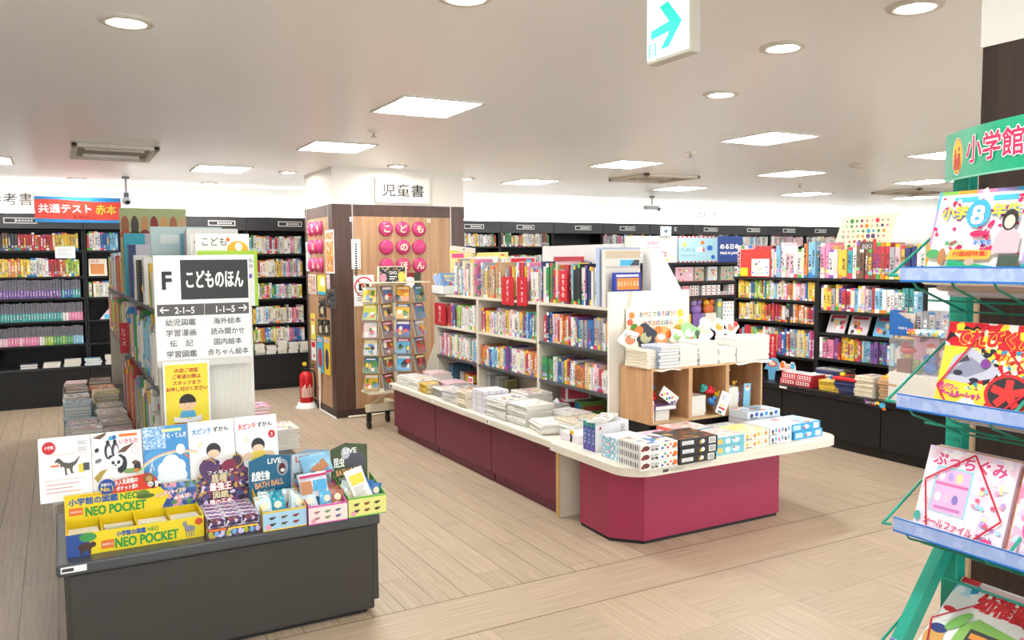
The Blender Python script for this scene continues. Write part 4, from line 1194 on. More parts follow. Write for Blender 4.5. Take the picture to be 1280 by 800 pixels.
def db3(b, w, h):
    b.rect(0, 0, w, h, SKYG); b.rect(0, h * .64, w * .5, h * .36, ICE)
    for k, c in enumerate(('#f0a08a', '#f6d7a0', '#f4efc0', '#bfe0c8')): b.ring(w * .75, h * .1, w * (.98 - .025 * k), w * (1.0 - .025 * k), M(c), 24, radians(62), radians(158), .72)
    CL = M('#eaf3fa')
    for cx, cy, r in ((.6, .38, .2), (.45, .3, .16), (.75, .32, .17), (.62, .2, .22), (.42, .18, .14), (.8, .18, .14)): b.ell(w * cx, h * cy, w * r, h * r * .75, CL)
    b.rect(w * .42, h * .9, w * .44, h * .05, M('#dff0a8')); b.text('そら・てんき', w * .44, h * .79, h * .09, PAPER, .035, w * .52)
    b.ell(w * .82, h * .6, w * .1, h * .085, PAPER); b.line(w * .89, h * .53, w * 1.0, h * .45, .006, ORANGE)
    for q in ((.2, .5, .13, .3), (.15, .34, .16, .2), (.14, .33, .09, .24), (.17, .42, .22, .3)): b.line(w * q[0], h * q[1], w * q[2], h * q[3], .0025, PAPER)
    b.ell(w * .82, h * .05, w * .2, h * .06, M('#cfe2f0'))


def db45(second):
    def f(b, w, h):
        m = M('#e0393a') if second else M('#1f8fd0')
        b.text('大ピンチ', w * .08, h * .8, h * .09, m, .05, w * .42, rot=.05); b.text('ずかん', w * .54, h * .82, h * .075, INK, .04, w * .34, rot=.05)
        c = (w * .52, h * .55)
        b.ell(c[0], c[1], w * .16, h * .11, M('#26252a')); b.ell(c[0], c[1] - h * .05, w * .13, h * .06, M('#f4d3b4'))
        if second:
            b.ell(w * .86, h * .7, w * .085, h * .06, RED); b.text('2', w * .86, h * .675, h * .05, PAPER, .03, None, 'C')
            b.poly([(w * .3, h * .3), (w * .38, h * .46), (w * .68, h * .46), (w * .78, h * .3)], M('#f3d95a'))
            for sx in (-1, 1): b.ell(w * (.52 + .26 * sx), h * .4, w * .12, h * .05, M('#f4d3b4'), rot=-.4 * sx)
        for k in range(3): b.line(w * (.24 + .03 * k), h * (.6 + .02 * k), w * (.2 + .04 * k), h * (.66 + .02 * k), .003, M('#f0d23a'))
    return f


display_book(-.103, .088, .625, .888, 3.79, 'white back cover with a red disc and a dinosaur, leftmost display book', db1)
display_book(.091, .284, .625, .888, 3.79, 'white animal book with a giant panda on the cover', db2)
display_book(.288, .470, .625, .892, 3.79, 'blue sky book with a rainbow and white cloud on the cover', db3)
display_book(.474, .668, .6, .896, 3.79, 'white book with blue title, behind the purple figure boxes', db45(False))
display_book(.672, .860, .6, .898, 3.79, 'white book with red title, behind the shark box', db45(True))
t3 = thing('acrylic_riser', 'clear acrylic riser behind the purple figure boxes', 'display stand', (.66, 3.83, TZ))
MB().box(.482, .862, 3.80, 3.90, .59, .597, AC).build('top_sheet', t3)
for x in (.484, .857): MB().box(x, x + .005, 3.78, 3.93, TZ + .001, .59, AC).build('side_sheet', t3)

# yellow display box
YB_ = M('#f4d91f', .35); NB = M('#1f58a8', .4, var=0); NG = M('#2f9a3e', .4, var=0)
X0, X1, Y0, Y1 = -.018, .487, 3.555, 3.76
t = thing('display_box', 'yellow cardboard display box of pocket nature guides on the dark table', 'display box', (.23, 3.6, TZ))
b = MB(); b.box(X0, X1, Y0, Y0 + .004, TZ + .001, .548, YB_); b.T = FY(X0, Y0, TZ); w, h = X1 - X0, .088; b.z = .0004
b.rect(0, 0, w * .16, h, M('#2a4f9a')); b.ell(w * .15, h * .8, w * .06, h * .2, M('#3f9a4e')); b.ell(w * .13, h * .38, w * .05, h * .2, M('#4a3527')); b.ell(w * .18, h * .45, w * .025, h * .13, M('#4a3527')); b.rect(w * .095, h * .06, w * .018, h * .3, M('#4a3527')); b.rect(w * .15, h * .06, w * .018, h * .3, M('#4a3527'))
b.text('小学館の図鑑', w * .35, h * .63, h * .24, NB, .06, w * .21); b.text('NEO', w * .575, h * .66, h * .2, NG, .03, w * .08)
b.rect(w * .24, h * .18, w * .09, h * .38, ORANGE); b.text('ネオぽけっと', w * .285, h * .3, h * .13, PAPER, .02, w * .075, 'C'); b.text('NEO POCKET', w * .34, h * .14, h * .44, NG, .07, w * .46)
b.ell(w * .89, h * .5, w * .04, h * .15, M('#8d8f94')); b.poly([(w * .83, h * .8), (w * .86, h * .9), (w * .88, h * .55), (w * .85, h * .55)], M('#8d8f94')); b.ell(w * .96, h * .78, w * .03, h * .16, M('#d8502f'))
for k in range(4): b.rect(w * (.86 + .018 * k), h * .12, w * .006, h * .3, M('#8d8f94'))
b.build('front_panel', t)
MB().box(X0, X0 + .004, Y0 + .004, Y1, TZ + .001, .555, YB_).build('side_panel', t); MB().box(X1 - .004, X1, Y0 + .004, Y1, TZ + .001, .555, YB_).build('side_panel', t)
MB().box(X0 + .004, X1 - .004, Y0 + .004, Y1, TZ + .001, TZ + .005, YB_).build('bottom', t)
for k in (1, 2, 3): MB().box(X0 + k * w / 4 - .002, X0 + k * w / 4 + .002, Y0 + .004, Y1, TZ + .005, .55, YB_).build('divider', t)
b = MB(); b.box(X0, X1, Y1, Y1 + .005, TZ + .001, .652, YB_); b.T = FY(X0, Y1, .548); h = .104; b.z = .0004
b.rect(w * .7, 0, w * .3, h, mk_print('printed_reef', ['#3a62b0', '#2f4f9a', '#5a8f5a', '#e0a0b0', '#3a62b0', '#7a9ad0'], 50)); b.poly([(w * .6, 0), (w * .72, 0), (w * .78, h * .5), (w * .7, h), (w * .6, h)], YB_)
b.text('小学館の図鑑', w * .03, h * .57, h * .28, NB, .065, w * .36); b.text('NEO', w * .41, h * .58, h * .26, NG, .07, w * .14); b.text('NATURAL HISTORY', w * .12, h * .9, h * .06, RED, 0, w * .3)
b.rect(w * .03, h * .18, w * .1, h * .3, ORANGE); b.text('ネオぽけっと', w * .08, h * .27, h * .1, PAPER, .02, w * .085, 'C'); b.text('NEO POCKET', w * .15, h * .1, h * .37, NG, .07, w * .45)
b.text('ハンディサイズの', w * .68, h * .45, h * .18, PAPER, .05, w * .24, rot=.12, outline=RED, ow=.06); b.text('本格派!', w * .82, h * .25, h * .18, PAPER, .05, w * .14, rot=.12, outline=RED, ow=.06)
b.ell(w * .58, h * .72, w * .05, h * .14, M('#6a8a3a')); b.ell(w * .6, h * .6, w * .07, h * .1, M('#4f6a2a'))
bp_ = b.build('back_panel', t)
b = MB(); b.T = FY(X0 + w * .27, Y1 - .003, .64); hw, hh = w * .42, .062
b.prism([(0, 0), (hw, 0), (hw, hh * .7), (hw * .86, hh * 1.1), (hw * .6, hh), (.02, hh * .75), (0, hh * .4)], -.003, 0, M('#dc3a22')); b.z = .0004
b.ell(hw * .1, hh * .5, hh * .52, hh * .52, M('#1f4f9e')); b.text('図鑑売上', hw * .1, hh * .55, hh * .2, PAPER, .02, hh * .7, 'C'); b.text('No.1', hw * .1, hh * .2, hh * .32, YEL, .04, hh * .75, 'C')
b.text('大人気図鑑の', hw * .24, hh * .5, hh * .34, PAPER, .04, hw * .42, rot=.06); b.text('ポケット版!!', hw * .27, hh * .1, hh * .32, PAPER, .04, hw * .38, rot=.06)
b.ell(hw * .86, hh * .72, hh * .34, hh * .36, M('#8a5a34')); b.ell(hw * .86, hh * .7, hh * .2, hh * .22, M('#c89a64')); panda(b, hw * .84, hh * .05, hh * .55)
b.build('header_card', bp_)
PK_ = ['#f3f1ea', '#9a9da6', '#f1ece0', '#efe9d2']
for k in range(4):
    xa, xb = X0 + k * w / 4 + .006, X0 + (k + 1) * w / 4 - .006
    b = MB(); b.box(xa + .003, xb - .003, Y0 + .03, Y0 + .075, TZ + .006, .535, M(PK_[k])); b.T = FT(xa, Y0 + .03, .535); b.z = .0004; b.rect(.01, .005, (xb - xa) * .55, .012, ORANGE); b.rect(.01, .022, (xb - xa) * .7, .01, M('#b9d08a'))
    tag(b.build('pocket_guide', origin=((xa + xb) / 2, Y0 + .05, TZ + .006)), f'small pocket guide in the {nth(k)} compartment from left of the yellow box', 'book', 'pocket guides in the yellow box')
    b = MB(); b.box(xa + .004, xb - .004, Y0 + .08, Y0 + .14, TZ + .006, .53, M('#e9e4d4')); tag(b.build('pocket_guide', origin=((xa + xb) / 2, Y0 + .1, TZ + .006)), f'second pocket guide back in the {nth(k)} compartment of the yellow box', 'book', 'pocket guides in the yellow box')

# tray of small figure boxes
X0, X1, Y0, Y1 = .491, .706, 3.503, 3.735
BUSYV = mk_print('busy_print_violet', ['#3a2f52', '#5a3a72', '#2a2438', '#7a4a6a', '#d9cfe6', '#4a5a8a', '#8a3a4a', '#c9a24a'], 75)
BUSYW = mk_print('busy_print_white_violet', ['#eceaf2', '#e6e4ee', '#7a6ab0', '#dfe3f2', '#c05a6a', '#f4f2f8', '#8a94c8'], 85)
t = thing('display_box', 'purple monster-print display tray of small figure boxes beside the yellow box', 'display box', (.6, 3.6, TZ))
b = MB(); b.box(X0, X1, Y0, Y0 + .003, TZ + .001, .50, BUSYV); b.T = FY(X0, Y0, TZ); w = X1 - X0
for k in range(9): b.ell(w * (.06 + .11 * k), .018, .009, .012, M(('#a9b52f', '#7ab0d8', '#c9c4e8')[k % 3]))
b.rect(w * .04, .03, w * .3, .009, ORANGE); b.rect(w * .4, .03, w * .55, .007, YEL)
b.build('front_panel', t)
MB().box(X0, X0 + .003, Y0 + .003, Y1, TZ + .001, .53, BUSYV).build('side_panel', t); MB().box(X1 - .003, X1, Y0 + .003, Y1, TZ + .001, .53, BUSYV).build('side_panel', t)
b = MB(); b.T = FY(X0, Y1, TZ); hb = .29
b.prism([(0, .001), (w, .001), (w, .22), (w * .93, .23), (w * .9, .27), (w * .78, .30), (w * .66, .27), (w * .5, .26), (w * .3, .285), (w * .12, .28), (w * .08, .22), (0, .2)], -.004, 0, BUSYV); b.z = .0005
b.ell(w * .78, .262, w * .12, .03, M('#c9a24a')); b.ell(w * .78, .262, w * .1, .024, M('#4a3a4e')); b.ell(w * .22, .235, w * .17, .045, M('#5a3a66'), rot=.5); b.ell(w * .62, .24, w * .16, .03, M('#8a2f4e'), rot=.6)
b.text('異種', w * .42, .175, .036, M('#e9d9ae'), .05, w * .3, 'C', INK, .05); b.text('最強王', w * .44, .138, .036, PAPER, .05, w * .42, 'C', M('#c0392b'), .08); b.text('図鑑', w * .44, .104, .03, M('#e9d9ae'), .05, w * .3, 'C', INK, .05); b.text('闇の王者', w * .44, .072, .028, PAPER, .04, w * .42, 'C', RED, .06)
b.text('フィギュア', w * .45, .212, .018, PAPER, .04, w * .5, 'C', INK, .06)
b.build('back_panel', t)
bw, bd = (w - .008) / 3, .054
for lay in range(2):
    for r in range(4):
        for c in range(3):
            if lay == 0 and r > 0: continue
            xa, ya, za = X0 + .004 + c * bw, Y0 + .005 + r * .0565, TZ + .001 + lay * .042
            b = MB(); b.box(xa + .0006, xa + bw - .0006, ya, ya + bd, za, za + .041, BUSYW if lay else BUSYV)
            if lay: b.box(xa + .0008, xa + bw - .0008, ya - .0006, ya, za + .002, za + .04, BUSYV); b.T = FT(xa, ya, za + .041); b.z = .0004; b.rect(.008, .012, bw * .7, .012, M('#3f5aa8')); b.rect(.01, .03, bw * .5, .01, M('#b04a6a'))
            tag(b.build('figure_box', origin=(xa, ya, za)), f'small figure box, {"top" if lay else "lower"} layer, {nth(r)} row from front, {("left", "middle", "right")[c]} column', 'box', 'small figure boxes in the purple tray')


def packet(w, h, th, m, m2, deco=None):
    """pillow bag with crimped ends, local x right, y up, z out; returns builder"""
    b = MB(); n = 7; k = 9; vs = []
    for s in (1, -1):
        for j in range(k + 1):
            v = j / k
            for i in range(n + 1):
                u = i / n
                e = max(0, sin(pi * min(1, max(0, (v - .1) / .8)))) ** .7 * (sin(pi * u)) ** .6
                x = (u - .5) * w * (1 - .05 * sin(pi * v)); wob = .004 * sin(9 * u + 5 * v)
                vs.append((x, v * h + (.003 * (i % 2) if j in (0, k) else 0), s * (th / 2 * e + .0008) + wob * .4))
    L = (n + 1) * (k + 1); f1 = []; f2 = []
    for j in range(k):
        for i in range(n):
            a = j * (n + 1) + i
            f1.append((a, a + 1, a + n + 2, a + n + 1)); f2.append((L + a, L + a + n + 1, L + a + n + 2, L + a + 1))
    return vs, f1, f2


def bath_box(x0, x1, y0, y1, zf, zb, front, edge, head, label, hdraw, fdraw, pk_label, pk_mats, seed, xshift=0.0):
    r = random.Random(seed)
    t = thing('display_box', label, 'display box', ((x0 + x1) / 2, y0, TZ))
    b = MB(); b.box(x0, x1, y0, y0 + .003, TZ + .001, zf, front); b.T = FY(x0, y0, TZ); w = x1 - x0; b.z = .0004
    b.rect(0, 0, w, .005, edge); b.rect(0, zf - TZ - .008, w, .008, edge); fdraw(b, w, zf - TZ); b.build('front_panel', t)
    for x in (x0, x1 - .003):
        b = MB(); b.T = FX(x, y1, TZ); b.prism([(0, .001), (y1 - y0, .001), (y1 - y0 - .003, zf - TZ), (0, zf - TZ + .05)], -.003, 0, edge); b.build('side_panel', t)
    MB().box(x0 + .003, x1 - .003, y0 + .003, y1, TZ + .001, TZ + .004, front).build('bottom', t)
    b = MB(); b.T = FY(x0 + xshift, y1, TZ); hh = zb - TZ
    b.prism([(0, .001), (w, .001), (w, hh * .96), (w * .55, hh), (w * .4, hh * 1.02), (0, hh * .93)], -.003, 0, head); b.z = .0005
    hdraw(b, w, hh); b.build('back_panel', t)
    # the bags
    N = 9
    for i in range(N):
        row, c = divmod(i, 3)
        pw, ph = w * .36, .115
        vs, f1, f2 = packet(pw, ph, .022, None, None)
        cx = x0 + w * (.2 + .3 * c) + r.uniform(-.006, .006); cy = y0 + .04 + row * (y1 - y0 - .06) / 3; a = r.uniform(-.25, .25)
        b = MB(); b.T = frame((cx, cy, TZ + .012), (cos(a), .1 * r.uniform(-1, 1), sin(a)), (-sin(a), .35, cos(a)))
        m = pk_mats[i % len(pk_mats)]
        b.add(vs, f1, m, True); b.add(vs, f2, m, True)
        b.z = .012
        b.ell(0, ph * .72, pw * .24, pw * .24, M('#f3e6c8')); b.ell(0, ph * .4, pw * .3, ph * .15, M(r.choice(['#8a8f98', '#d8b59a', '#6a8fa8', '#b04a5a'])))
        tag(b.build('toy_bag', origin=(cx, cy, TZ + .012)), f'{pk_label}, {nth(row)} row from front, {("left", "middle", "right")[c]}', 'packet', pk_label + 's')
    return t


CE = M('#d5e6ea', .15); GLS = M('#2aa0b8', .2)


def small_animals(b, w, h, cols, n=6):
    for k in range(n):
        x, y = w * (.2 + .27 * (k % 3)), h * (.62 - .32 * (k // 3)); b.ell(x, y, w * .06, h * .07, cols[k % len(cols)]); b.ell(x + w * .06, y + h * .04, w * .03, h * .04, cols[k % len(cols)])
    b.ell(w * .12, h * .2, h * .13, h * .13, M('#e9a0b4'))


def hd_shark(b, w, h):
    b.ell(w * .8, h * .78, w * .14, h * .14, M('#9aa2ac')); b.ell(w * .79, h * .76, w * .08, h * .09, M('#5a2a30')); b.ell(w * .8, h * .73, w * .05, h * .03, PAPER)
    b.text('LIVE', w * .45, h * .86, h * .09, PAPER, .05); b.text('危険生物', w * .06, h * .6, h * .15, PAPER, .05, w * .42); b.text('BATH BALL', w * .14, h * .47, h * .1, M('#f0b27a'), .05, w * .68, rot=.08); b.text('ブックレット', w * .2, h * .37, h * .07, PAPER, .03, w * .4, rot=.08)


def hd_dino(b, w, h):
    b.rect(0, h * .55, w, h * .4, M('#c9dbe6')); b.poly([(w * .3, h * .5), (w * .5, h * .78), (w * .8, h * .88), (w * .95, h * .7), (w * .9, h * .5), (w * .6, h * .45)], M('#b5794a')); b.poly([(w * .42, h * .48), (w * .6, h * .66), (w * .85, h * .68), (w * .7, h * .45)], M('#3a6a94'))
    b.text('LIVE', w * .1, h * .82, h * .1, RED, .05); b.text('BATH BALL', w * .04, h * .55, h * .1, INK, .04, w * .3)


def hd_bug(b, w, h):
    b.ell(w * .66, h * .72, w * .3, h * .16, M('#5c5a66'), rot=-.4); b.ell(w * .4, h * .85, w * .12, h * .1, M('#c9c7d4')); b.text('LIVE', w * .35, h * .84, h * .09, PAPER, .05)
    b.text('昆虫', w * .08, h * .62, h * .16, PAPER, .05, w * .28); b.text('BATH BALL', w * .14, h * .48, h * .1, M('#f0b27a'), .05, w * .68, rot=.08); b.text('ブックレット', w * .2, h * .38, h * .07, PAPER, .03, w * .36, rot=.08)


DA = [M('#3a3c40'), M('#6a5a44'), M('#8a3a30')]
bath_box(.712, .896, 3.482, 3.70, .545, .735, M('#a9d2ec', .4), M('#f0c93a', .4), M('#1f6a8c', .4), 'pale blue display box of dangerous animal bath balls with a shark header', hd_shark, lambda b, w, h: small_animals(b, w, h, DA), 'teal and clear bag in the shark box', [CE, GLS, CE], 1, -.01)
bath_box(.902, 1.075, 3.47, 3.70, .543, .738, M('#f3e3dc', .4), M('#d65aa8', .4), M('#8fa4b4', .4), 'pale pink display box of dinosaur bath balls, middle of the three', hd_dino, lambda b, w, h: small_animals(b, w, h, [M('#b07a7a'), M('#7a9a5a'), M('#5a6a8a')]), 'pale blue bag in the dinosaur box', [M('#cfdfe8', .2), M('#5ab0dc', .25), M('#b0705a', .3)], 2, -.01)
bath_box(1.082, 1.258, 3.478, 3.70, .55, .745, M('#e6e48a', .4), M('#6cb84a', .4), M('#4f5f42', .4), 'yellow-green display box of insect bath balls on the table\'s right end', hd_bug, lambda b, w, h: small_animals(b, w, h, [M('#4a3a2a'), M('#8a4a2a'), M('#3a3a30')]), 'white and blue bag in the insect box', [CE, M('#9ac4e0', .2), M('#2f6fb0', .3)], 3, -.01)
vs, f1, f2 = packet(.085, .15, .02, None, None)
b = MB(); b.T = frame((1.165, 3.50, .525), (.95, .0, .25), (-.28, .25, .9)); b.add(vs, f1, M('#f3f1ea', .3), True); b.add(vs, f2, M('#f3d93a', .3), True); b.z = .0118; b.rect(-.03, .08, .06, .045, M('#f0d84a')); lines(b, -.028, .065, .055, 5, .009, M('#bdbdbd'))
tag(b.build('toy_bag', origin=(1.165, 3.5, .525)), 'white and yellow bag leaning diagonally out of the insect box', 'packet')
b = MB(); b.T = frame((.955, 3.55, .56), (1, 0, .05), (0, .55, .85)); vs, f1, f2 = packet(.13, .11, .03, None, None); b.add(vs, f1, M('#d9e2e6', .25), True); b.add(vs, f2, M('#d9e2e6', .25), True); b.z = .0165; b.rect(-.06, .01, .05, .06, M('#b9805a')); b.rect(-.005, .02, .06, .05, M('#4aa6d6')); b.rect(-.06, .085, .12, .012, M('#c02a6a'))
tag(b.build('toy_bag', origin=(.955, 3.55, .56)), 'large bag with a brown dinosaur picture lying on top of the dinosaur box', 'packet')
b = MB(); b.T = frame((1.0, 3.64, .63), (1, 0, .12), (-.1, .45, .9)); vs, f1, f2 = packet(.14, .1, .03, None, None); b.add(vs, f1, M('#7fb8d8', .25), True); b.add(vs, f2, M('#7fb8d8', .25), True); b.z = .0165; b.poly([(-.04, .03), (.03, .07), (.05, .03), (0, .01)], M('#b97a50')); b.rect(-.06, .0, .12, .01, M('#c02a6a'))
tag(b.build('toy_bag', origin=(1.0, 3.64, .63)), 'blue bag with an orange creature behind the brown dinosaur bag', 'packet')
# ---------------------------------------------------------------- long magenta counter
MAG = M('#6f1a38', .45); MAGD = M('#6e1f3c', .45)  # same magenta as the end counter, darkened in colour where less light falls
CX = 2.67; CT = .475
ys = [7.12, 6.17, 5.17, 4.258]
nm = ['farthest, by the disc rack', 'middle', 'nearest, beside the plywood panel']
for i in range(3):
    t = thing('counter_cabinet', f'magenta counter cabinet, {nm[i]}', 'cabinet', (3.2, (ys[i] + ys[i + 1]) / 2, 0), 'magenta cabinets of the long counter')
    MB().box(CX + .012, 3.9, ys[i + 1] + .003, ys[i] - .003, .07, .425, MAG).build('body', t)
    MB().box(CX, CX + .014, ys[i + 1] + .005, ys[i] - .005, .075, .42, MAG).build('front_panel', t, bevel=.002)
    MB().box(CX + .03, 3.87, ys[i + 1] + .01, ys[i] - .01, 0, .07, MAGD).build('plinth', t)
b = MB(); b.box(2.635, 3.95, 4.26, 7.15, .426, CT - .004, CREAM)
b.T = FX(2.6348, 7.15, .426); b.z = 0; b.rect(.03, .012, .05, .02, M('#3a3a3a')); b.rect(.99, .012, .06, .02, PAPER); b.rect(1.98, .012, .06, .02, PAPER); b.rect(1.985, .015, .02, .014, INK)
tag(b.build('counter_worktop', origin=(3.2, 5.7, .426), bevel=.004), 'long cream worktop of the magenta counter', 'worktop')

# rounded end counter
def rrect(x0, x1, y0, y1, r, corners, n=8):
    pts = []
    for cx, cy, a0, c in ((x1 - r, y1 - r, 0, 'ne'), (x0 + r, y1 - r, pi / 2, 'nw'), (x0 + r, y0 + r, pi, 'sw'), (x1 - r, y0 + r, 1.5 * pi, 'se')):
        if c in corners: pts += [(cx + r * cos(a0 + k * pi / 2 / n), cy + r * sin(a0 + k * pi / 2 / n)) for k in range(n + 1)]
        else: pts.append((x1 if 'e' in c else x0, y1 if 'n' in c else y0))
    return pts


t = thing('end_counter', 'magenta end counter with chamfered corner and cream rounded top', 'counter', (3.3, 3.95, 0))
body = [(2.69, 4.05), (2.675, 3.735), (2.81, 3.585), (3.855, 3.585), (3.855, 4.05)]
b = MB(); b.prism(body, .02, .43, M('#a02c50', .4)); b.build('body', t)  # brighter copy of the counter magenta, front light put into the colour
b = MB(); b.prism([(x * .985 + .045, y * .985 + .06) for x, y in body], 0, .02, BLACK); b.build('plinth', t)
MB().box(2.648, 2.654, 4.222, 4.256, .0, .425, mk_wood('plywood_edge', '#c49a5c', '#dcb87c', 'Z', 30)).box(2.654, 3.86, 4.224, 4.256, 0.001, .425, M('#ddd3c0', .45)).build('side_panel', t)
b = MB(); b.prism(rrect(2.60, 4.275, 3.44, 4.255, .16, ('sw', 'se')), .43, CT, CREAM, True); tp_ = b.build('top', t, bevel=.006)
b = MB(); b.T = FY(2.8, 3.4395, .43); b.z = 0; b.rect(.02, .012, .04, .016, M('#55504a')); b.rect(.07, .012, .1, .014, M('#d2cab8')); b.build('maker_label', tp_)

# ---------------------------------------------------------------- bookcase on the long counter
SX_, SB_ = 3.15, 3.46
t = thing('counter_bookcase', 'cream bookcase standing along the magenta counter, full of picture books', 'bookcase', (3.42, 5.8, CT))
posts = [7.22, 6.34, 5.315, 4.37]
for y in posts: MB().box(SX_ + .001, SX_ + .5, y - .02, y + .02, CT, 1.28 if y > 4.5 else 1.28, CREAMP).build('post', t, bevel=.003)
MB().box(SB_ - .008, SB_ + .008, 4.36, 7.24, CT, 1.30, M('#cfc4b4', .5)).build('back_panel', t)
levels = [1.28, .985, .70]
for i in range(3):
    for k, z in enumerate(levels):
        m = CREAMP if (k == 0 or (k == 1 and i < 2)) else M('#47484b', .4)
        MB().box(SX_ - .005, SB_ - .008, posts[i + 1] + .021, posts[i] - .021, z - .022, z, m).build('shelf', t, bevel=.002)
        MB().box(SB_ + .008, 3.76, posts[i + 1] + .021, posts[i] - .021, z - .022, z, CREAMP).build('shelf', t)
b = MB(); b.box(3.10, 3.77, 4.325, 4.347, CT, 1.385, M('#f0ece0', .4)); b.T = FY(3.10, 4.325, CT); b.z = 0; b.poly([(.09, .62), (.125, .62), (.19, .91), (.155, .91)], M('#d8d2c2')); b.build('end_panel', t, bevel=.003)
b = MB(); b.T = frame((0, 7.245, CT), (1, 0, 0), (0, 0, 1)); b.prism([(3.02, 0), (3.15, .33), (3.15, .72), (3.76, .72), (3.76, 0)], -.02, 0, CREAMP); b.build('far_end_panel', t)

CB = 'counter bookcase'
bay = ['far bay', 'middle bay', 'near bay']
LV = ['top', 'middle', 'low']
fills = {(0, 0): ([(.5, ['cream', 'white', 'cream', 'grey']), (1, ['pink', 'white', 'teal', 'yellow'])], (.22, .33)),
         (1, 0): ([(.5, ['orange', 'yellow', 'blue', 'white', 'tan', 'tan', 'red']), (.75, ['red', 'white', 'pale_pink']), (1, ['orange', 'light_blue', 'pink', 'white', 'yellow'])], (.24, .30)),
         (2, 0): ([(.25, ['red', 'white', 'navy', 'green']), (.6, ['orange', 'blue', 'green', 'white', 'red', 'yellow']), (.8, ['yellow', 'white', 'red', 'black']), (1, ['purple', 'magenta', 'white', 'navy'])], (.24, .31)),
         (0, 1): ([(.3, ['red', 'pale_pink', 'white']), (.6, ['black', 'purple', 'lime', 'orange', 'white']), (1, ['white', 'blue', 'white'])], (.19, .22)),
         (1, 1): ([(.15, ['red', 'orange', 'magenta']), (.65, ['white', 'pale_pink', 'white']), (.8, ['purple', 'yellow', 'light_blue']), (1, ['green', 'blue', 'navy', 'blue'])], (.17, .22)),
         (2, 1): ([(.3, ['blue', 'light_blue', 'navy', 'red']), (.5, ['red', 'orange', 'white', 'red']), (.8, ['blue', 'teal', 'orange', 'grey', 'purple']), (1, ['blue', 'yellow', 'red', 'white', 'orange'])], (.17, .225)),
         (0, 2): ([(.5, ['white', 'magenta', 'pink', 'lime', 'white']), (.75, ['white', 'white', 'pale_pink']), (1, ['light_blue', 'teal', 'white', 'orange', 'pink'])], (.18, .23)),
         (1, 2): ([(.12, ['orange', 'yellow']), (.5, ['purple', 'light_blue', 'blue', 'orange', 'pink', 'white']), (.7, ['black', 'orange', 'white', 'lime']), (1, ['orange', 'red', 'orange', 'white'])], (.16, .2)),
         (2, 2): ([(.15, ['green', 'white']), (.45, ['white', 'red', 'blue', 'yellow', 'red']), (.62, ['red', 'white', 'orange']), (.75, ['pale_pink', 'light_blue', 'white']), (1, ['yellow', 'orange', 'lime', 'red', 'white'])], (.15, .19))}
for (i, k), (segs, hr) in fills.items():
    a = posts[i] - .03; bb = posts[i + 1] + .03
    if i == 0 and k == 0: a -= .33
    if i == 2 and k == 0: bb = 4.58
    book_row('picture_book', 'picture book', f'{LV[k]} shelf, {bay[i]}, {CB}', f'picture books on the counter bookcase', '-X', SX_ + .012, a, bb, levels[k] + .0005, hr, (.018, .037), .19, segs, jit=.02, mixw=.3 if k < 2 or i == 0 else .22)

# magazines in a white file box at the far end of the top shelf
t = thing('file_box', 'low white file box holding slanted blue magazines, far end of counter bookcase top', 'file box', (3.25, 7.1, 1.281))
x0, y0, y1 = 3.13, 6.98, 7.27
MB().box(x0, x0 + .22, y0, y1, 1.281, 1.285, WHITE).build('bottom', t)
for q in ((x0, x0 + .003, y0, y1), (x0 + .217, x0 + .22, y0, y1), (x0, x0 + .22, y0, y0 + .003), (x0, x0 + .22, y1 - .003, y1)): MB().box(*q, 1.281, 1.36, WHITE).build('side', t)
for k in range(9):
    o = add_book(BOOK, 'magazine', (3.14, 6.995 + .022 * k, 1.287), (.19, .016, .21), (-.5, 0, 0), lin('#9fb8d8' if k % 2 else '#6f96c8'), f'{nth(k)} slanted blue magazine from near in the white file box', 'magazine', 'slanted magazines in the file box')

# loose things along the top of that bookcase
def card_ax(px0, py0, px1, x, label, draw=None, m=PAPER, name='card', cat='card', d=.004, z=1.281):
    """a card facing the aisle (-X); its top edge between two pixels"""
    a, q = AX(px0, py0, x), AX(px1, py0, x)
    b = MB(); w, h = a.y - q.y, a.z - z
    b.T = FX(x, a.y, z); b.box(0, w, 0, h, -d, 0, m); b.z = .0004
    if draw: draw(b, w, h)
    return tag(b.build(name, origin=(x, a.y, z)), label, cat)


card_ax(678, 308, 779, 3.52, 'blank white board standing behind the books on the near bay of the counter bookcase', None, M('#efeeec', .5), 'board', 'board', .006)
card_at(565, 307, 594, 313, 6.9, 'blank cream header strip on top of the far bay of the counter bookcase', lambda b, w, h: b.rect(w * .45, h * .4, w * .1, h * .2, INK), CREAM, 'header_strip', 'strip', .05, -.1)
card_ax(562, 312, 592, 3.42, 'wide yellow and pink picture book beneath the cream header strip', lambda b, w, h: (b.rect(0, h * .93, w, h * .07, YEL), b.rect(w * .1, h * .8, w * .5, h * .1, PINK)), M('#e8dca0'), 'picture_book', 'book', .02)
card_ax(596, 316, 634, 3.44, 'yellow folder with white pictures standing behind the middle bay\'s books', lambda b, w, h: (b.rect(w * .5, h * .5, w * .48, h * .36, PAPER), b.rect(w * .8, h * .92, w * .12, h * .03, RED), b.text('クニア', w * .66, h * .74, .04, M('#b5303a'), .02, w * .3)), M('#eee08a'), 'folder', 'folder', .01)
card_ax(585, 321, 622, 3.41, 'white sheet with small dark print standing in front of the yellow folder', lambda b, w, h: lines(b, w * .6, h * .86, w * .12, 3, .02, GREYT), M('#f1eee6'), 'folder', 'folder', .008)
card_ax(638, 321, 669, 3.45, 'red rounded header card behind the second red katakana divider', lambda b, w, h: (b.rect(w * .03, h * .6, w * .94, h * .36, RED), b.ell(w * .5, h * .78, w * .3, h * .1, PAPER), b.ell(w * .75, h * .88, w * .12, h * .06, SKY)), M('#d8d4d8'), 'header_card', 'card', .006)
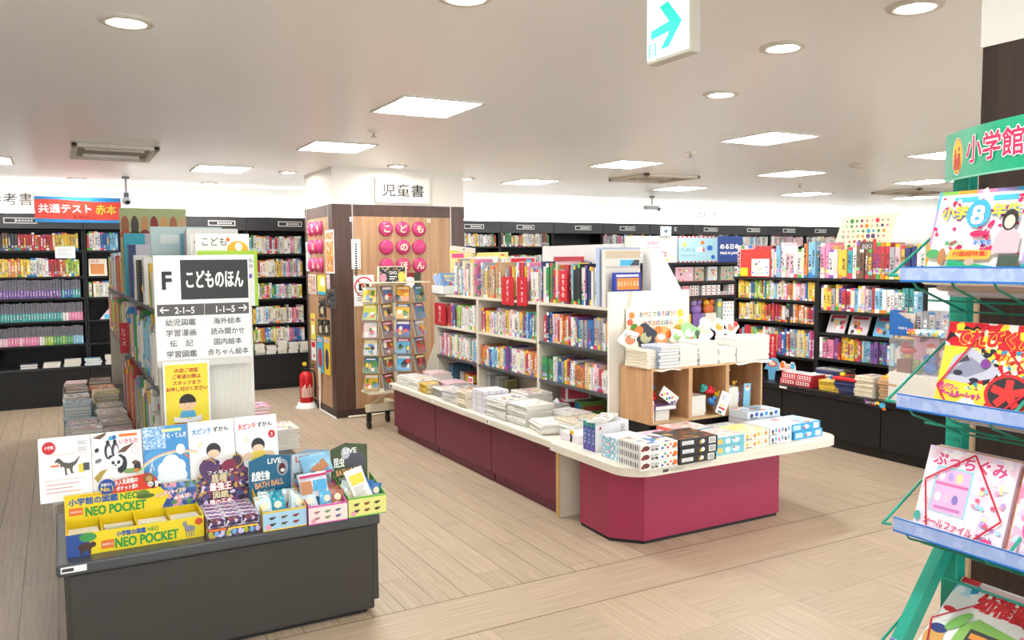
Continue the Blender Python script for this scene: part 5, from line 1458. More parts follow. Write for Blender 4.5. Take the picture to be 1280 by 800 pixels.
card_ax(638, 330, 667, 3.41, 'pale printed header with a pink ribbon, just below the red header card', lambda b, w, h: (b.rect(w * .1, h * .82, w * .8, h * .1, M('#e06a90')),), M('#e3dfe6'), 'header_card', 'card', .006)
card_ax(692, 321, 728, 3.46, 'red picture book standing flat against the blank white board', lambda b, w, h: (b.rect(w * .05, h * .85, w * .9, h * .06, M('#b56a6a'))), M('#c43a46'), 'picture_book', 'book', .014)
card_ax(707, 327, 724, 3.43, 'pale blue book with two barcodes behind the vehicle divider', lambda b, w, h: [lines(b, w * .2, h * (.93 - .12 * k), w * .3, 3, .012, GREYT) for k in range(2)], M('#cfdcec'), 'picture_book', 'book', .014)
card_ax(721, 327.5, 738, 3.41, 'blue book with a yellow title peeking over the near bay\'s row', lambda b, w, h: (b.rect(w * .1, h * .94, w * .8, h * .04, YEL),), M('#2f62ac'), 'picture_book', 'book', .014)


def divider(st, px0, py0, px1, py1, x, label):
    a, q = AX(px0, py0, x), AX(px1, py1, x)
    w, h = a.y - q.y, a.z - q.z
    b = MB(); b.T = FX(x, a.y, q.z); b.box(0, w, 0, h, -.003, 0, M('#c9202f', .4)); b.z = .0005
    n = len(st); c = h * .8 / n / 1.12
    b.text(st, w * .5, h * .9 - c, c, PAPER, .02, vertical=True)
    tag(b.build('divider_card', origin=(x, a.y, q.z)), label, 'divider')


divider('ポケモン', 627, 346, 642, 382, SX_ - .012, 'wide red divider card with white katakana, top shelf of middle bay, left of two')
divider('トーマス', 646, 346, 659, 383, SX_ - .012, 'narrower red divider card with white katakana, top shelf of middle bay, right of two')
divider('のりもの', 699, 338, 709, 377, SX_ - .012, 'red divider card with white vertical hiragana, top shelf of the near bay')
divider('ぬりえ', 543, 378, 557, 407, SX_ - .012, 'red divider card with white vertical hiragana, middle shelf of the far bay')
# near end of the top shelf: covers that look over the end panel
b = MB(); a, q = AY(768, 341, 4.4), AY(803, 385, 4.4)
b.box(a.x, a.x + .215, 4.395, 4.425, 1.281, a.z, M('#2238a0')); b.T = FY(a.x, 4.395, 1.281); w, h = .215, a.z - 1.281; b.z = .0004
b.rect(w * .08, h * .5, w * .84, h * .34, M('#e98a2c')); b.text('はたらくくるま', w * .5, h * .6, h * .16, M('#f8d8a0'), .06, w * .8, 'C', M('#c8401f'), .06); b.rect(w * .05, h * .88, w * .85, h * .06, PAPER); b.ell(w * .5, h * .4, w * .18, h * .05, M('#e9a0a8')); b.rect(w * .3, h * .1, w * .6, h * .25, M('#d9dde6')); b.rect(w * .5, h * .05, w * .4, h * .12, RED); b.ell(w * .1, h * .2, w * .12, h * .12, M('#7ab84a'))
tag(b.build('picture_book', origin=(a.x, 4.4, 1.281)), 'blue vehicle book with orange title facing out above the end panel', 'book')
b = MB(); b.box(3.165, 3.45, 4.46, 4.50, 1.281, 1.66, M('#dcd8d0')); b.T = FY(3.165, 4.46, 1.281); b.rect(0, .32, .285, .05, M('#cbb9a0')); b.poly([(.12, .27), (.2, .27), (.24, .31), (.12, .31)], SKY); b.poly([(.2, .27), (.28, .27), (.28, .31), (.24, .31)], M('#3a3d44')); b.rect(0, .255, .285, .012, M('#c6b7b0'))
tag(b.build('picture_book', origin=(3.165, 4.48, 1.281)), 'thick pale book with black and blue band behind the blue vehicle book', 'book')
b = MB(); b.box(3.16, 3.5, 4.52, 4.56, 1.281, 1.675, M('#aab8d4')); tag(b.build('picture_book', origin=(3.16, 4.54, 1.281)), 'large pale blue topped book right behind the thick pale one', 'book')
# white angled magazine file behind the end panel
t = thing('magazine_file', 'tall white magazine file with a slanting edge behind the end panel', 'magazine file', (3.6, 4.42, 1.281))
prof = [(.0, .0), (.32, .0), (.32, .06), (.29, .06), (.09, .36), (.0, .36)]
for y in (4.40, 4.49):
    b = MB(); b.T = frame((3.5, y, 1.281), (1, 0, 0), (0, 0, 1)); b.prism(prof, -.003, 0, M('#f5f5f3', .4)); b.build('side', t)
MB().box(3.5, 3.503, 4.403, 4.49, 1.284, 1.64, WHITE).build('back', t); MB().box(3.5, 3.82, 4.403, 4.49, 1.281, 1.284, WHITE).build('bottom', t)
b = MB(); b.T = frame((3.52, 4.44, 1.286), (1, 0, 0), (0, 0, 1)); b.prism([(.03, 0), (.28, 0), (.29, .07), (.10, .33), (.03, .33)], -.02, 0, M('#2f8f94')); b.prism([(.05, 0), (.30, 0), (.31, .05), (.12, .36), (.05, .36)], -.03, -.021, M('#e9e4ea'))
tag(b.build('folder', origin=(3.52, 4.44, 1.286)), 'teal folder held in the white slanting magazine file', 'folder')

# boxed sets and small things on the base shelf of the counter bookcase
def boxset(x, y, z, w, d, h, front, side, label, name='boxed_set', rot=0.0, draw=None):
    t = MB(); t.T = Matrix.Translation((x, y, z)) @ Matrix.Rotation(rot, 4, 'Z')
    R = t.T.copy()
    t.box(0, w, 0, d, 0, h, front); t.T = R @ FY(0, 0, 0); t.z = .0004; (draw or (lambda b, a, c: (b.rect(a * .08, c * .15, a * .84, c * .7, side))))(t, w, h)
    t.T = R @ FX(0, d, 0); t.rect(d * .08, h * .1, d * .84, h * .8, side)
    return tag(t.build(name, origin=(x, y, z)), label, 'box')


boxset(3.2, 5.0, .56, .19, .13, .14, M('#e3e0dc'), M('#c23a52'), 'white and crimson boxed set on top of another, base of the near bay', rot=-.25)
boxset(3.2, 5.03, .4755, .2, .12, .08, M('#b02a44'), M('#7d2236'), 'dark red boxed set under the white and crimson one', rot=-.1)
boxset(3.24, 4.86, .4755, .2, .11, .10, M('#6a9a4a'), M('#3f8fc0'), 'green and blue boxed set at the base of the near bay', rot=-.12, draw=lambda b, w, h: (b.rect(w * .1, h * .3, w * .8, h * .4, M('#b04a3a'))))
for k in range(3): boxset(3.2 + .05 * k, 6.22 - .06 * k, .4755, .1, .05, .16 - .03 * k, M(('#b9b9b6', '#cfd2cc', '#b5aa84')[k]), M(('#8a8c8c', '#a9aca8', '#8f8458')[k]), ('tall grey', 'pale grey', 'olive')[k] + ' boxed book at the base of the middle bay', 'boxed_book')
boxset(3.2, 6.95, .4755, .2, .1, .15, M('#3a5a74'), M('#4a7088'), 'dark slate boxed book at the base of the far bay', 'boxed_book')
boxset(3.22, 6.75, .4755, .14, .1, .1, M('#9a8f8c'), M('#b9aca6'), 'taupe boxed book at the base of the far bay', 'boxed_book')
boxset(3.2, 6.6, .4755, .2, .1, .1, M('#a5202c'), M('#d2a52c'), 'crimson boxed book with a yellow spine at the base of the far bay', 'boxed_book')
b = MB(); b.box(3.12, 3.125, 6.38, 6.46, .4755, .58, PAPER); b.T = FX(3.12, 6.46, .4755); b.z = .0004; b.rect(.01, .01, .06, .04, ORANGE); b.rect(.01, .06, .06, .03, PINK)
tag(b.build('card', origin=(3.12, 6.4, .4755)), 'small orange and pink card standing by the first post of the counter bookcase', 'card')
for k in range(6):
    p = AX(648 + 9 * k, 476 + 2.4 * k, 3.10)
    b = MB(); b.T = frame((3.10, p.y + .05, .4755), (0.25, -1, 0), (.15, 0, 1)); c = ('#f0cf3a', '#d8402f', '#eef1f4', '#3f86c0', '#eef1f4', '#eef1f4')[k]
    hh = .12
    b.prism([(0, 0), (.07, 0), (.075, .04), (.06, hh * .8), (.035, hh), (.01, hh * .8), (-.005, .04)], -.01, 0, M('#f6f6f4')); b.z = .0004; b.ell(.035, .075, .03, .035, M(c)); b.ell(.035, .07, .014, .018, PAPER)
    tag(b.build('die_cut_book', origin=(3.1, p.y, .4755)), f'{nth(k)} die-cut character-shaped board book from left, behind the white magazine stacks', 'book', 'die-cut board books on the counter')

# ---------------------------------------------------------------- stacks on the worktop
gC = 'stacks on the magenta counter'
def wstack(n, x, y, cnt, w, d, t, pal, rot, what='book', first=None, nm='stacked_book'):
    return stack(nm, what, f'{n} stack on the magenta counter', gC, x, y, CT, cnt, w, d, t, pal, rot, first=first)


wstack('far outer', 2.79, 6.96, 5, .19, .24, .016, ['white', 'pale_pink', 'pink'], .1)
wstack('far inner pink', 3.0, 6.85, 6, .19, .24, .018, ['pale_pink', 'pink', 'white'], -.05)
wstack('second outer', 2.79, 6.68, 5, .2, .25, .016, ['white', 'pink', 'lime'], -.08)
wstack('second inner', 3.0, 6.55, 4, .2, .25, .015, ['pale_pink', 'white'], .05)
wstack('yellow edged', 2.73, 6.41, 6, .13, .15, .014, ['yellow', 'yellow'], .05, first='yellow')
wstack('grey inner', 2.95, 6.22, 5, .24, .26, .012, ['grey', 'white', 'grey'], .0)
wstack('third outer', 2.79, 6.17, 5, .18, .25, .014, ['white', 'grey'], -.05)
wstack('grey striped', 2.77, 5.9, 6, .2, .24, .013, ['grey', 'white', 'yellow'], .08)
wstack('mixed inner', 3.0, 5.93, 5, .2, .24, .014, ['navy', 'white', 'orange'], -.1)
wstack('yellow topped', 2.72, 5.66, 6, .12, .15, .02, ['cream', 'yellow', 'cream'], .0, first='cream')
# tall block of small white boxes
for r in range(2):
    for c in range(2):
        for k in range(4):
            x, y, z = 2.685 + .105 * c, 5.5 - .10 * r, CT + .0005 + .0405 * k
            b = MB(); b.box(x, x + .1, y - .095, y, z, z + .04, M('#e9eaee', .4)); b.T = FX(x, y, z); b.z = .0004; b.rect(.06, 0, .02, .04, M('#c9d6ea')); b.rect(0, .012, .095, .004, M('#e2b5be')); b.T = FY(x, y - .095, z); b.rect(.03, 0, .02, .04, M('#c9d6ea')); b.rect(0, .012, .1, .004, M('#c98aa8')); b.T = FT(x, y - .095, z + .04); b.rect(.02, .01, .06, .07, M('#dfe3ee'))
            tag(b.build('card_box', origin=(x, y, z)), f'small white card box, {nth(k)} layer up, {"far" if r == 0 else "near"} {"outer" if c == 0 else "inner"} column of the block', 'box', 'block of white card boxes on the counter')
wstack('tall far white magazine', 2.79, 5.13, 9, .21, .27, .0155, ['white', 'white'], .03, 'magazine', 'white', 'stacked_magazine')
wstack('tall inner white magazine', 3.02, 5.2, 10, .21, .27, .0155, ['white', 'light_blue'], -.05, 'magazine', 'white', 'stacked_magazine')
wstack('tall near white magazine', 2.82, 4.86, 9, .23, .24, .0155, ['white', 'white'], .04, 'magazine', 'white', 'stacked_magazine')
wstack('slipping magazine', 2.79, 4.56, 5, .2, .26, .013, ['white', 'grey', 'navy', 'white'], -.22, 'magazine', 'white', 'stacked_magazine')
wstack('inner slipping magazine', 3.04, 4.73, 6, .22, .26, .013, ['white', 'grey'], .15, 'magazine', None, 'stacked_magazine')
wstack('wide white magazine', 2.94, 4.40, 6, .3, .23, .016, ['white', 'cream', 'white'], .02, 'magazine', 'white', 'stacked_magazine')
wstack('inner grey magazine', 3.07, 4.99, 6, .18, .2, .015, ['grey', 'white', 'grey'], .2, 'magazine', None, 'stacked_magazine')
b = MB(); p = AX(710, 548, 2.70); b.T = FX(2.72, p.y, CT)
for k in range(4): b.box(-.012 + .004 * (k % 2), .014 + .004 * (k % 2), .001 + .018 * k, .017 + .018 * k, -.012, .0, M('#e6b92c'))
tag(b.build('spiral_clip', origin=(2.72, p.y, CT)), 'small yellow toothed bookmark hanging at the edge of the wide white magazine stack', 'bookmark')

# ---------------------------------------------------------------- wooden three-compartment cube shelf on the end counter
WX0, WX1, WY0, WY1, WZ0, WZ1 = 3.175, 4.115, 3.985, 4.315, .565, .915
PINE = mk_wood('pine', '#b98a5e', '#d2a679', 'Z', 18, .45, .09); PINEH = mk_wood('pine_lying', '#c79b6c', '#ddb789', 'X', 22, .45)
t = thing('cube_shelf', 'light pine shelf of three open cubes standing on the end counter', 'shelf', ((WX0 + WX1) / 2, WY0, CT))
MB().box(WX0 + .05, WX1 - .05, WY0 + .08, WY1 - .01, CT, WZ0, BLACK).build('riser', t)
for k in range(3):
    xa, xb = WX0 + k * (WX1 - WX0) / 3 + .0005, WX0 + (k + 1) * (WX1 - WX0) / 3 - .0005
    for x in (xa, xb - .014): MB().box(x, x + .014, WY0, WY1, WZ0, WZ1, PINE).build('side_panel', t, bevel=.0015)
    MB().box(xa + .014, xb - .014, WY0, WY1, WZ0, WZ0 + .014, PINEH).build('bottom_panel', t); MB().box(xa + .014, xb - .014, WY0, WY1, WZ1 - .014, WZ1, PINEH).build('top_panel', t)
    MB().box(xa + .014, xb - .014, WY1 - .012, WY1, WZ0 + .014, WZ1 - .014, PINE).build('back_panel', t)
W3 = (WX1 - WX0) / 3
gW = 'white books on the cube shelf'
for k, (x, y, n, th, col, w, d) in enumerate(((WX0 - .06 + .1, 4.12, 6, .019, 'cream', .11, .22), (3.315, 4.075, 7, .02, 'light_blue', .165, .19), (3.475, 4.08, 6, .021, 'white', .15, .19), (3.64, 4.085, 8, .0185, 'white', .165, .2), (3.80, 4.08, 5, .019, 'white', .15, .19), (3.965, 4.09, 8, .0195, 'white', .165, .21), (4.115, 4.10, 8, .0195, 'white', .14, .21))):
    zz = WZ1 + .001
    for i in range(n):
        c = lin({'white': '#f6f5f1', 'light_blue': '#b9c6dc', 'cream': '#e9dfc4'}[col])
        ps = 'topmost' if i == n - 1 else ('bottom copy' if i == 0 else nth(i) + ' from the bottom')
        add_book(BLANK, 'white_book', (x + rng.uniform(-.004, .004), y + rng.uniform(-.004, .004), zz), (w, d, th * .97), (0, 0, rng.uniform(-.03, .03)), c, f'white-paged book, {ps} in the {nth(k)} stack from left atop the pine shelf', 'book', gW)
        zz += th
# loose sheets sticking out under the stacks
for k, (x0, x1, y) in enumerate(((3.21, 3.40, 3.97), (3.86, 4.17, 3.95))):
    b = MB(); n = 6
    vs = []
    for i in range(n + 1):
        for j in range(2): vs.append((x0 + (x1 - x0) * i / n, y + .05 * j, WZ1 + .0012 - (0.012 + .006 * sin(i * 1.4 + k)) * (1 - j)))
    b.add(vs, [(2 * i, 2 * i + 2, 2 * i + 3, 2 * i + 1) for i in range(n)], PAPER, True)
    o = tag(b.build('paper_sheet', origin=(x0, y, WZ1)), 'white sheet drooping over the pine shelf\'s ' + ('left' if k == 0 else 'right') + ' front edge', 'paper')
    sm = o.modifiers.new('t', 'SOLIDIFY'); sm.thickness = .001
# poster and die-cut cards behind the stacks
a, q = AY(784, 385, 4.30), AY(856, 415, 4.30)
b = MB(); z0 = WZ1; w, h = q.x - a.x, a.z - z0; b.T = frame((a.x, 4.30, z0), (1, 0, 0), (0, .03, 1)); b.box(0, w, 0, h, -.006, 0, M('#fbf7e4')); b.z = .0004
for c in ((.09, .86, .05, '#ef8a3a'), (.06, .74, .05, '#ef6f4a'), (.13, .64, .06, '#6fae4a'), (.07, .56, .05, '#f09a4a'), (.16, .5, .05, '#ef7a4a'), (.93, .86, .06, '#f6d24a'), (.94, .7, .05, '#f9e07a'), (.88, .58, .06, '#f0c43a'), (.94, .46, .05, '#f6dc6a')): b.ell(w * c[0], h * c[1], w * c[2], h * c[2] * 1.2, M(c[3]))
cols = [M(c, var=0) for c in ('#3a4a7a', '#e2557a', '#3f7fae', '#5a9a4a', '#8a4fa0', '#e08a2c')]
for r, (s_, y) in enumerate((('おやこであそぼう!', .82), ('コクヨのえほん', .66), ('シリーズ', .5))):
    n = len(s_)
    for i, ch in enumerate(s_): b.text(ch, w * (.22 + .075 * i + (.05 if r else 0) + (.1 if r == 2 else 0)), h * y, h * .1, cols[(i * 5 + r) % 6], .02)
tag(b.build('poster', origin=(a.x, 4.3, z0)), 'cream poster with coloured hiragana and fruit, standing behind the white books', 'poster')


def blob(n, r, a=.18, seed=0):
    rr = random.Random(seed); ph = [rr.uniform(0, 6) for _ in range(3)]
    return [(cos(t_) * r * (1 + a * sin(3 * t_ + ph[0]) * .5 + a * .5 * sin(5 * t_ + ph[1])), sin(t_) * r * (1 + a * sin(2 * t_ + ph[2]) * .6)) for t_ in [2 * pi * i / n for i in range(n)]]


pops = [(3.185, 1.08, .085, '#f4efe6', '#e8875a', 'white die-cut card with tan strokes, leftmost on the pine shelf'), (3.32, 1.085, .095, '#30303c', '#b9b98a', 'dark bat-winged die-cut card next to an orange tag'), (3.46, 1.09, .075, '#f0a868', '#fbf3ea', 'orange die-cut card with a white shape'),
        (3.57, 1.08, .07, '#f4efe8', '#9cc87a', 'white die-cut card with a pale green leaf'), (3.69, 1.10, .085, '#9ccc8a', '#f4f8ee', 'green die-cut card with carrots'), (3.83, 1.11, .085, '#f6f3ee', '#efd9c8', 'round white die-cut card, tallest in the middle'), (3.94, 1.13, .07, '#f7f5f0', '#e0a52c', 'white die-cut card with a yellow streak'), (4.06, 1.12, .07, '#f4efe8', '#d98a6a', 'white die-cut card with a red spot, rightmost')]
for k, (x, z, r, c1, c2, lab) in enumerate(pops):
    y = 4.215 + .012 * (k % 3)
    b = MB(); b.T = frame((x, y, z), (1, 0, 0), (0, .05, 1)); r *= .86; pts = blob(30, r, .34, k)
    b.prism([(p[0], max(p[1], -(z - WZ1 - .005))) for p in pts] , -.004, 0, M(c1)); b.prism([(-.03, -(z - WZ1 - .004)), (.03, -(z - WZ1 - .004)), (.03, 0), (-.03, 0)], -.004, -.0005, M(c1)); b.z = .0004
    b.ell(0, .0, r * .55, r * .42, M(c2)); b.ell(r * .3, r * .3, r * .3, r * .25, M(c1))
    if k == 1: b.ell(-r * .7, r * .55, r * .5, r * .4, ORANGE, rot=.5)
    if k == 0:
        b.text('パパパ', -.05, .02, .03, M('#5a3a2c'), .03, .09, rot=-.3)
    if k == 2: b.ell(-r * .4, r * .6, r * .5, r * .42, ORANGE); b.ell(r * .9, r * .1, r * .45, r * .4, ORANGE)
    if k == 4: b.ell(r * .9, -r * .1, r * .3, r * .3, M('#4a6a4a')); b.ell(r * .2, -r * .6, r * .25, r * .2, ORANGE)
    if k == 7: b.ell(r * .7, r * .3, r * .35, r * .35, M('#e04a4a'))
    tag(b.build('pop_card', origin=(x, y, z)), lab, 'card', 'die-cut cards on the pine shelf')

# contents of the three cubes
def cube_in(k): return WX0 + k * W3 + .018, WZ0 + .0145
for k, (n, th, w, cx, dx) in enumerate(((3, .022, .11, 'white', .05), (7, .0185, .13, 'white', .02), (9, .018, .115, 'white', .005))):
    x, z = cube_in(k)
    stack('white_book', 'white-paged book', f'the stack inside the {("left", "middle", "right")[k]} pine cube', 'books inside the pine cubes', x + dx + w / 2, WY0 + .14, z, n, w, .2, th, ['white', 'white'], 0, .003, 'book', BLANK, first='white')
x, z = cube_in(0)
b = MB(); b.box(x + .002, x + .018, WY0 + .02, WY0 + .2, z, z + .135, M('#f1ece2')); b.T = FY(x + .002, WY0 + .02, z); b.z = .0004; b.rect(.003, .05, .01, .07, M('#d98a6a'))
tag(b.build('white_book', origin=(x, WY0, z)), 'white book standing at the left wall of the left pine cube', 'book')
stack('white_book', 'picture book', 'the top of the left pine cube\'s stack', 'books inside the pine cubes', x + .115, WY0 + .13, z + .068, 1, .17, .22, .03, ['purple'], -.05, .002, 'book', first='purple')


def toy_pack(c, w, h, rx, rz, label, card, bits, side=0):
    t = thing('toy_pack', label, 'toy', c)
    R = Matrix.Translation(c) @ Matrix.Rotation(rz, 4, 'Y') @ Matrix.Rotation(rx, 4, 'X')
    b = MB(); b.T = R @ frame((0, 0, 0), (1, 0, 0), (0, 0, 1)); b.box(-w / 2, w / 2, 0, h, -.003, 0, card[0]); b.z = .0006
    card[1](b, w, h); b.build('header_card', t)
    g = MB(); g.T = R
    rr = random.Random(len(label))
    for (x, y, z, r, m) in bits:
        d = Vector((rr.uniform(-1, 1), .2 * rr.uniform(-1, 1), rr.uniform(-1, 1))).normalized() * r * .8
        g.tube([Vector((x, y, z)) - d, Vector((x, y, z)) - d * .4, Vector((x, y, z)) + d * .5, Vector((x, y, z)) + d], [r * .4, r * .62, r * .55, r * .25], m, 10); g.ball((x + d.z, y - .01, z - d.x), r * .45, r * .4, r * .45, m, 8)
    g.build('toy', t)
    b = MB(); b.T = R; b.ball((0, .04, h * .45), w * .45, .03, h * .5, CLEAR, 12); b.build('clear_bag', t)


def dcard(b, w, h):
    lines(b, -w * .35, h * .8, w * .6, 3, .012, GREYT); b.rect(-w * .35, h * .35, w * .5, .008, YEL); b.rect(-w * .35, h * .22, w * .65, .012, RED)
    for k in range(8): b.rect(-w * .3 + k * w * .05, h * .04, w * .03, h * .1, INK)


def dcard2(b, w, h):
    for k in range(8): b.ell(-w * .38 + w * .11 * k, h * (.4 + .2 * (k % 3 - 1)), w * .06, h * .12, (RED, YEL, PINK, GREEN, BLUE, ORANGE, INK, PURPLE)[k])


toy_pack((WX0 + .17, WY0 + .06, WZ0 + .13), .15, .07, 0, .6, 'bagged toy with a spotted white card leaning in the left pine cube', (M('#e9e9e4'), dcard2), [(-.06, .06, -.02, .03, RED), (-.07, .06, -.06, .03, RED), (.02, .05, -.03, .03, BROWN), (-.09, .08, .03, .03, BLUE)])
toy_pack((WX0 + W3 + .24, WY0 - .01, WZ0 + .02), .085, .15, 0, .42, 'bagged toy with a white barcode card sticking out of the middle pine cube', (PAPER, dcard), [(-.06, .05, .06, .035, M('#3a86c8')), (-.08, .08, .12, .035, RED), (-.04, .09, .13, .03, RED), (-.12, .09, .12, .035, M('#2f9a90')), (-.01, .08, .12, .025, YEL)])
toy_pack((WX0 + 2 * W3 + .22, WY0 + .05, WZ0 + .02), .06, .17, 0, .05, 'bagged lilac and blue toy in the right pine cube', (M('#7fc4e0'), lambda b, w, h: (b.ell(0, h * .8, w * .3, h * .1, PAPER), b.ell(0, h * .88, w * .2, h * .06, ORANGE))), [(-.05, .05, .1, .03, M('#a98fd0')), (-.05, .05, .05, .035, M('#b49ad8')), (-.07, .05, .13, .022, M('#58a8d8')), (-.06, .04, .01, .02, YEL), (-.08, .05, .17, .018, M('#d8b030'))])
toy_pack((WX0 + 2 * W3 + .13, WY0 + .2, WZ0 + .22), .12, .08, 0, .4, 'red printed card pack at the back of the right pine cube', (BUSYR, lambda b, w, h: b.ell(0, h * .5, w * .2, h * .3, PAPER)), [(-.05, .03, .0, .025, BLACK), (.02, .03, .02, .02, BLACK)])

# ---------------------------------------------------------------- boxed games round the end counter's edge
def game_box(x, y, z, w, d, h, side, top, label, fdraw=None, ldraw=None, rot=0.0, group='boxed games on the end counter', tdraw=None):
    b = MB(); R = Matrix.Translation((x, y, z)) @ Matrix.Rotation(rot, 4, 'Z'); b.T = R
    b.box(0, w, 0, d, 0, h * .985, side); b.T = R @ FT(0, 0, h * .985); b.z = .0004; b.rect(.003, .003, w - .006, d - .006, top)
    if tdraw: tdraw(b, w, d)
    b.T = R @ FY(0, 0, 0); b.z = .0004
    if fdraw: fdraw(b, w, h)
    b.T = R @ FX(0, d, 0); b.z = .0004
    if ldraw: ldraw(b, d, h)
    o = b.build('game_box', origin=(x, y, z), bevel=.0015)
    return tag(o, label, 'box', group)


LAY = ['bottom', 'middle', 'top']


def f_dino(b, w, h):
    b.ell(w * .14, h * .5, w * .1, h * .3, M('#6d2f24')); b.ell(w * .06, h * .35, w * .05, h * .2, M('#8a3a2a')); b.text('どうぶつ', w * .27, h * .48, h * .3, INK, .05, w * .22); b.text('恐竜', w * .27, h * .12, h * .3, INK, .05, w * .2)
    for k in range(5): b.ell(w * (.58 + .075 * k), h * (.62 if k % 2 else .3), w * .03, h * .14, (BLUE, GREEN, RED, ORANGE, INK)[k])
    b.ell(w * .93, h * .48, w * .06, h * .32, ORANGE)


def l_dino(b, w, h):
    for k in range(9): b.rect(w * (.06 + .1 * k), h * .2, w * .045, h * .6, INK if k % 2 else M('#8a8a90'))


TDINO = mk_print('print_dino_top', ['#eeeae2', '#eeeae2', '#e2c9b0', '#3f86c0', '#f0efe9', '#8a5a44', '#f4f2ec'], 30)
for k in range(3): game_box(2.655, 3.42, CT + .0005 + .047 * k, .25, .2, .046, M('#efefec', .35), TDINO, f'white dinosaur game box with a brown animal, {LAY[k]} of its stack', f_dino, l_dino)


def f_black(b, w, h):
    b.rect(w * .06, h * .3, w * .3, h * .45, PAPER); lines(b, w * .08, h * .6, w * .26, 3, h * .13, GREYT); b.ell(w * .6, h * .5, w * .05, h * .25, PAPER); b.rect(w * .52, h * .2, w * .05, h * .4, M('#c9a52c')); b.rect(w * .76, h * .12, w * .18, h * .76, PAPER)
    for q in range(6): b.rect(w * (.78 + .024 * q), h * .2, w * .012, h * .6, INK)


TBLK = mk_print('print_black_top', ['#2a2826', '#3a3532', '#2a2826', '#8a4a34', '#4a4440', '#b08a4a'], 28)
for k in range(3): game_box(2.912 + .004 * (k % 2), 3.41, CT + .0005 + .047 * k, .27, .24, .046, M('#2b2927', .35), TBLK, f'black game box with barcode and white panel, {LAY[k]} of its stack', f_black, None, .03 - .02 * k)


def f_teal(b, w, h):
    b.ell(w * .2, h * .5, w * .09, h * .3, M('#e8c55a')); b.ell(w * .45, h * .5, w * .08, h * .3, PAPER); b.ell(w * .72, h * .5, w * .12, h * .28, M('#f3f1ee')); b.ell(w * .66, h * .68, w * .03, h * .1, RED)


TPNK = mk_print('print_pink_top', ['#f4d2cc', '#f7dcd6', '#efb8b4', '#f9ece8'], 30)
for k in range(2): game_box(3.215, 3.47, CT + .0005 + .052 * k, .235, .22, .051, M('#7cc4d2', .35), TPNK, f'teal sided pink topped game box, {LAY[2 * k]} of the pair right of the black boxes', f_teal, lambda b, w, h: b.rect(0, 0, w, h * .98, M('#e0705a')), .02)
game_box(3.2, 3.72, CT + .0005, .25, .23, .10, M('#7cc4d2', .35), TPNK, 'teal and coral game box behind the teal pair', f_teal, lambda b, w, h: b.rect(0, 0, w, h * .98, M('#e0705a')), .06)


def f_pastel(c):
    def f(b, w, h):
        for q in range(6): b.ell(w * (.12 + .15 * q), h * (.5 + .12 * (q % 2)), w * .05, h * .26, M(c[q % len(c)]))
        b.rect(w * .05, h * .1, w * .25, h * .12, GREYT)
    return f


TYEL = mk_print('print_yellow_top', ['#f6ecb0', '#f2dc7a', '#faf4d8', '#f4e090', '#efc65a'], 30)
TWHT = mk_print('print_white_top', ['#eef2f2', '#e3eef2', '#f6f4f2', '#cfe3ec', '#f2dfe3'], 26)
TBLU = mk_print('print_blue_top', ['#dcecf4', '#f4f6f6', '#8ac6e4', '#eef3f4', '#d86a5a'], 24)
for k in range(2):
    game_box(3.475, 3.50, CT + .0005 + .05 * k, .205, .22, .049, M('#ece6da', .35), TYEL, f'cream game box with yellow lid, {LAY[2 * k]} of the pair', f_pastel(['#f0b83a', '#e8d9b0', '#d98a3a']), None, .03)
    game_box(3.70, 3.515, CT + .0005 + .052 * k, .185, .22, .051, M('#e6e6e8', .35), TWHT, f'white game box with coloured dots, {LAY[2 * k]} of the pair', f_pastel(['#4a4a52', '#58b0d8', '#e07a9a', '#7a9ac8']), None, .02)
    game_box(3.90 + .02 * (1 - k), 3.53, CT + .0005 + .05 * k, .26, .22, .049, M('#3aa6dc', .35), TBLU, f'sky blue game box, {LAY[2 * k]} of the rightmost pair', lambda b, w, h: (b.rect(w * .05, h * .2, w * .25, h * .6, M('#bfe0f0')), b.rect(w * .75, h * .15, w * .18, h * .7, PAPER), b.ell(w * .5, h * .5, w * .1, h * .25, M('#e8f4fa')), b.ell(w * .42, h * .4, w * .04, h * .15, RED)), None, .03)
game_box(3.80, 3.80, CT + .0005, .3, .17, .09, M('#e9e6ea', .35), TWHT, 'white game box under the blue-topped one behind the pale boxes', f_pastel(['#e07a9a', '#7a9ac8']), None, .0)
game_box(3.80, 3.80, CT + .092, .28, .17, .05, M('#dfe6ee', .35), TBLU, 'white and blue game box lying highest, in front of the right pine cube', f_pastel(['#4a4a52', '#2f62b8', '#2f62b8', '#3f9ad0']), None, -.02)
game_box(3.47, 3.76, CT + .0005, .3, .19, .06, M('#e6e2ea', .35), TWHT, 'pale game box lying behind the cream pair', f_pastel(['#b58ac8', '#e0a0b8']), None, .0)
LBP = mk_print('print_light_blue_box', ['#9fd0e6', '#8ac4de', '#b9dcec', '#e87a8a', '#9fd0e6', '#f4f6f6'], 60)
for k in range(3): game_box(2.675, 3.635, CT + .0005 + .042 * k, .2, .17, .041, LBP, TWHT, f'light blue patterned game box, {LAY[k]} of the stack beside the dinosaur boxes')
SPB = M('#3a52a8', .35)


def l_tall(b, w, h):
    b.rect(0, 0, w, h, SPB); b.rect(0, h * .82, w, h * .18, M('#2f9a90')); b.text('ブロック', w * .5, h * .62, h * .12, PAPER, .03, vertical=True); b.rect(w * .2, h * .05, w * .6, h * .12, PURPLE)


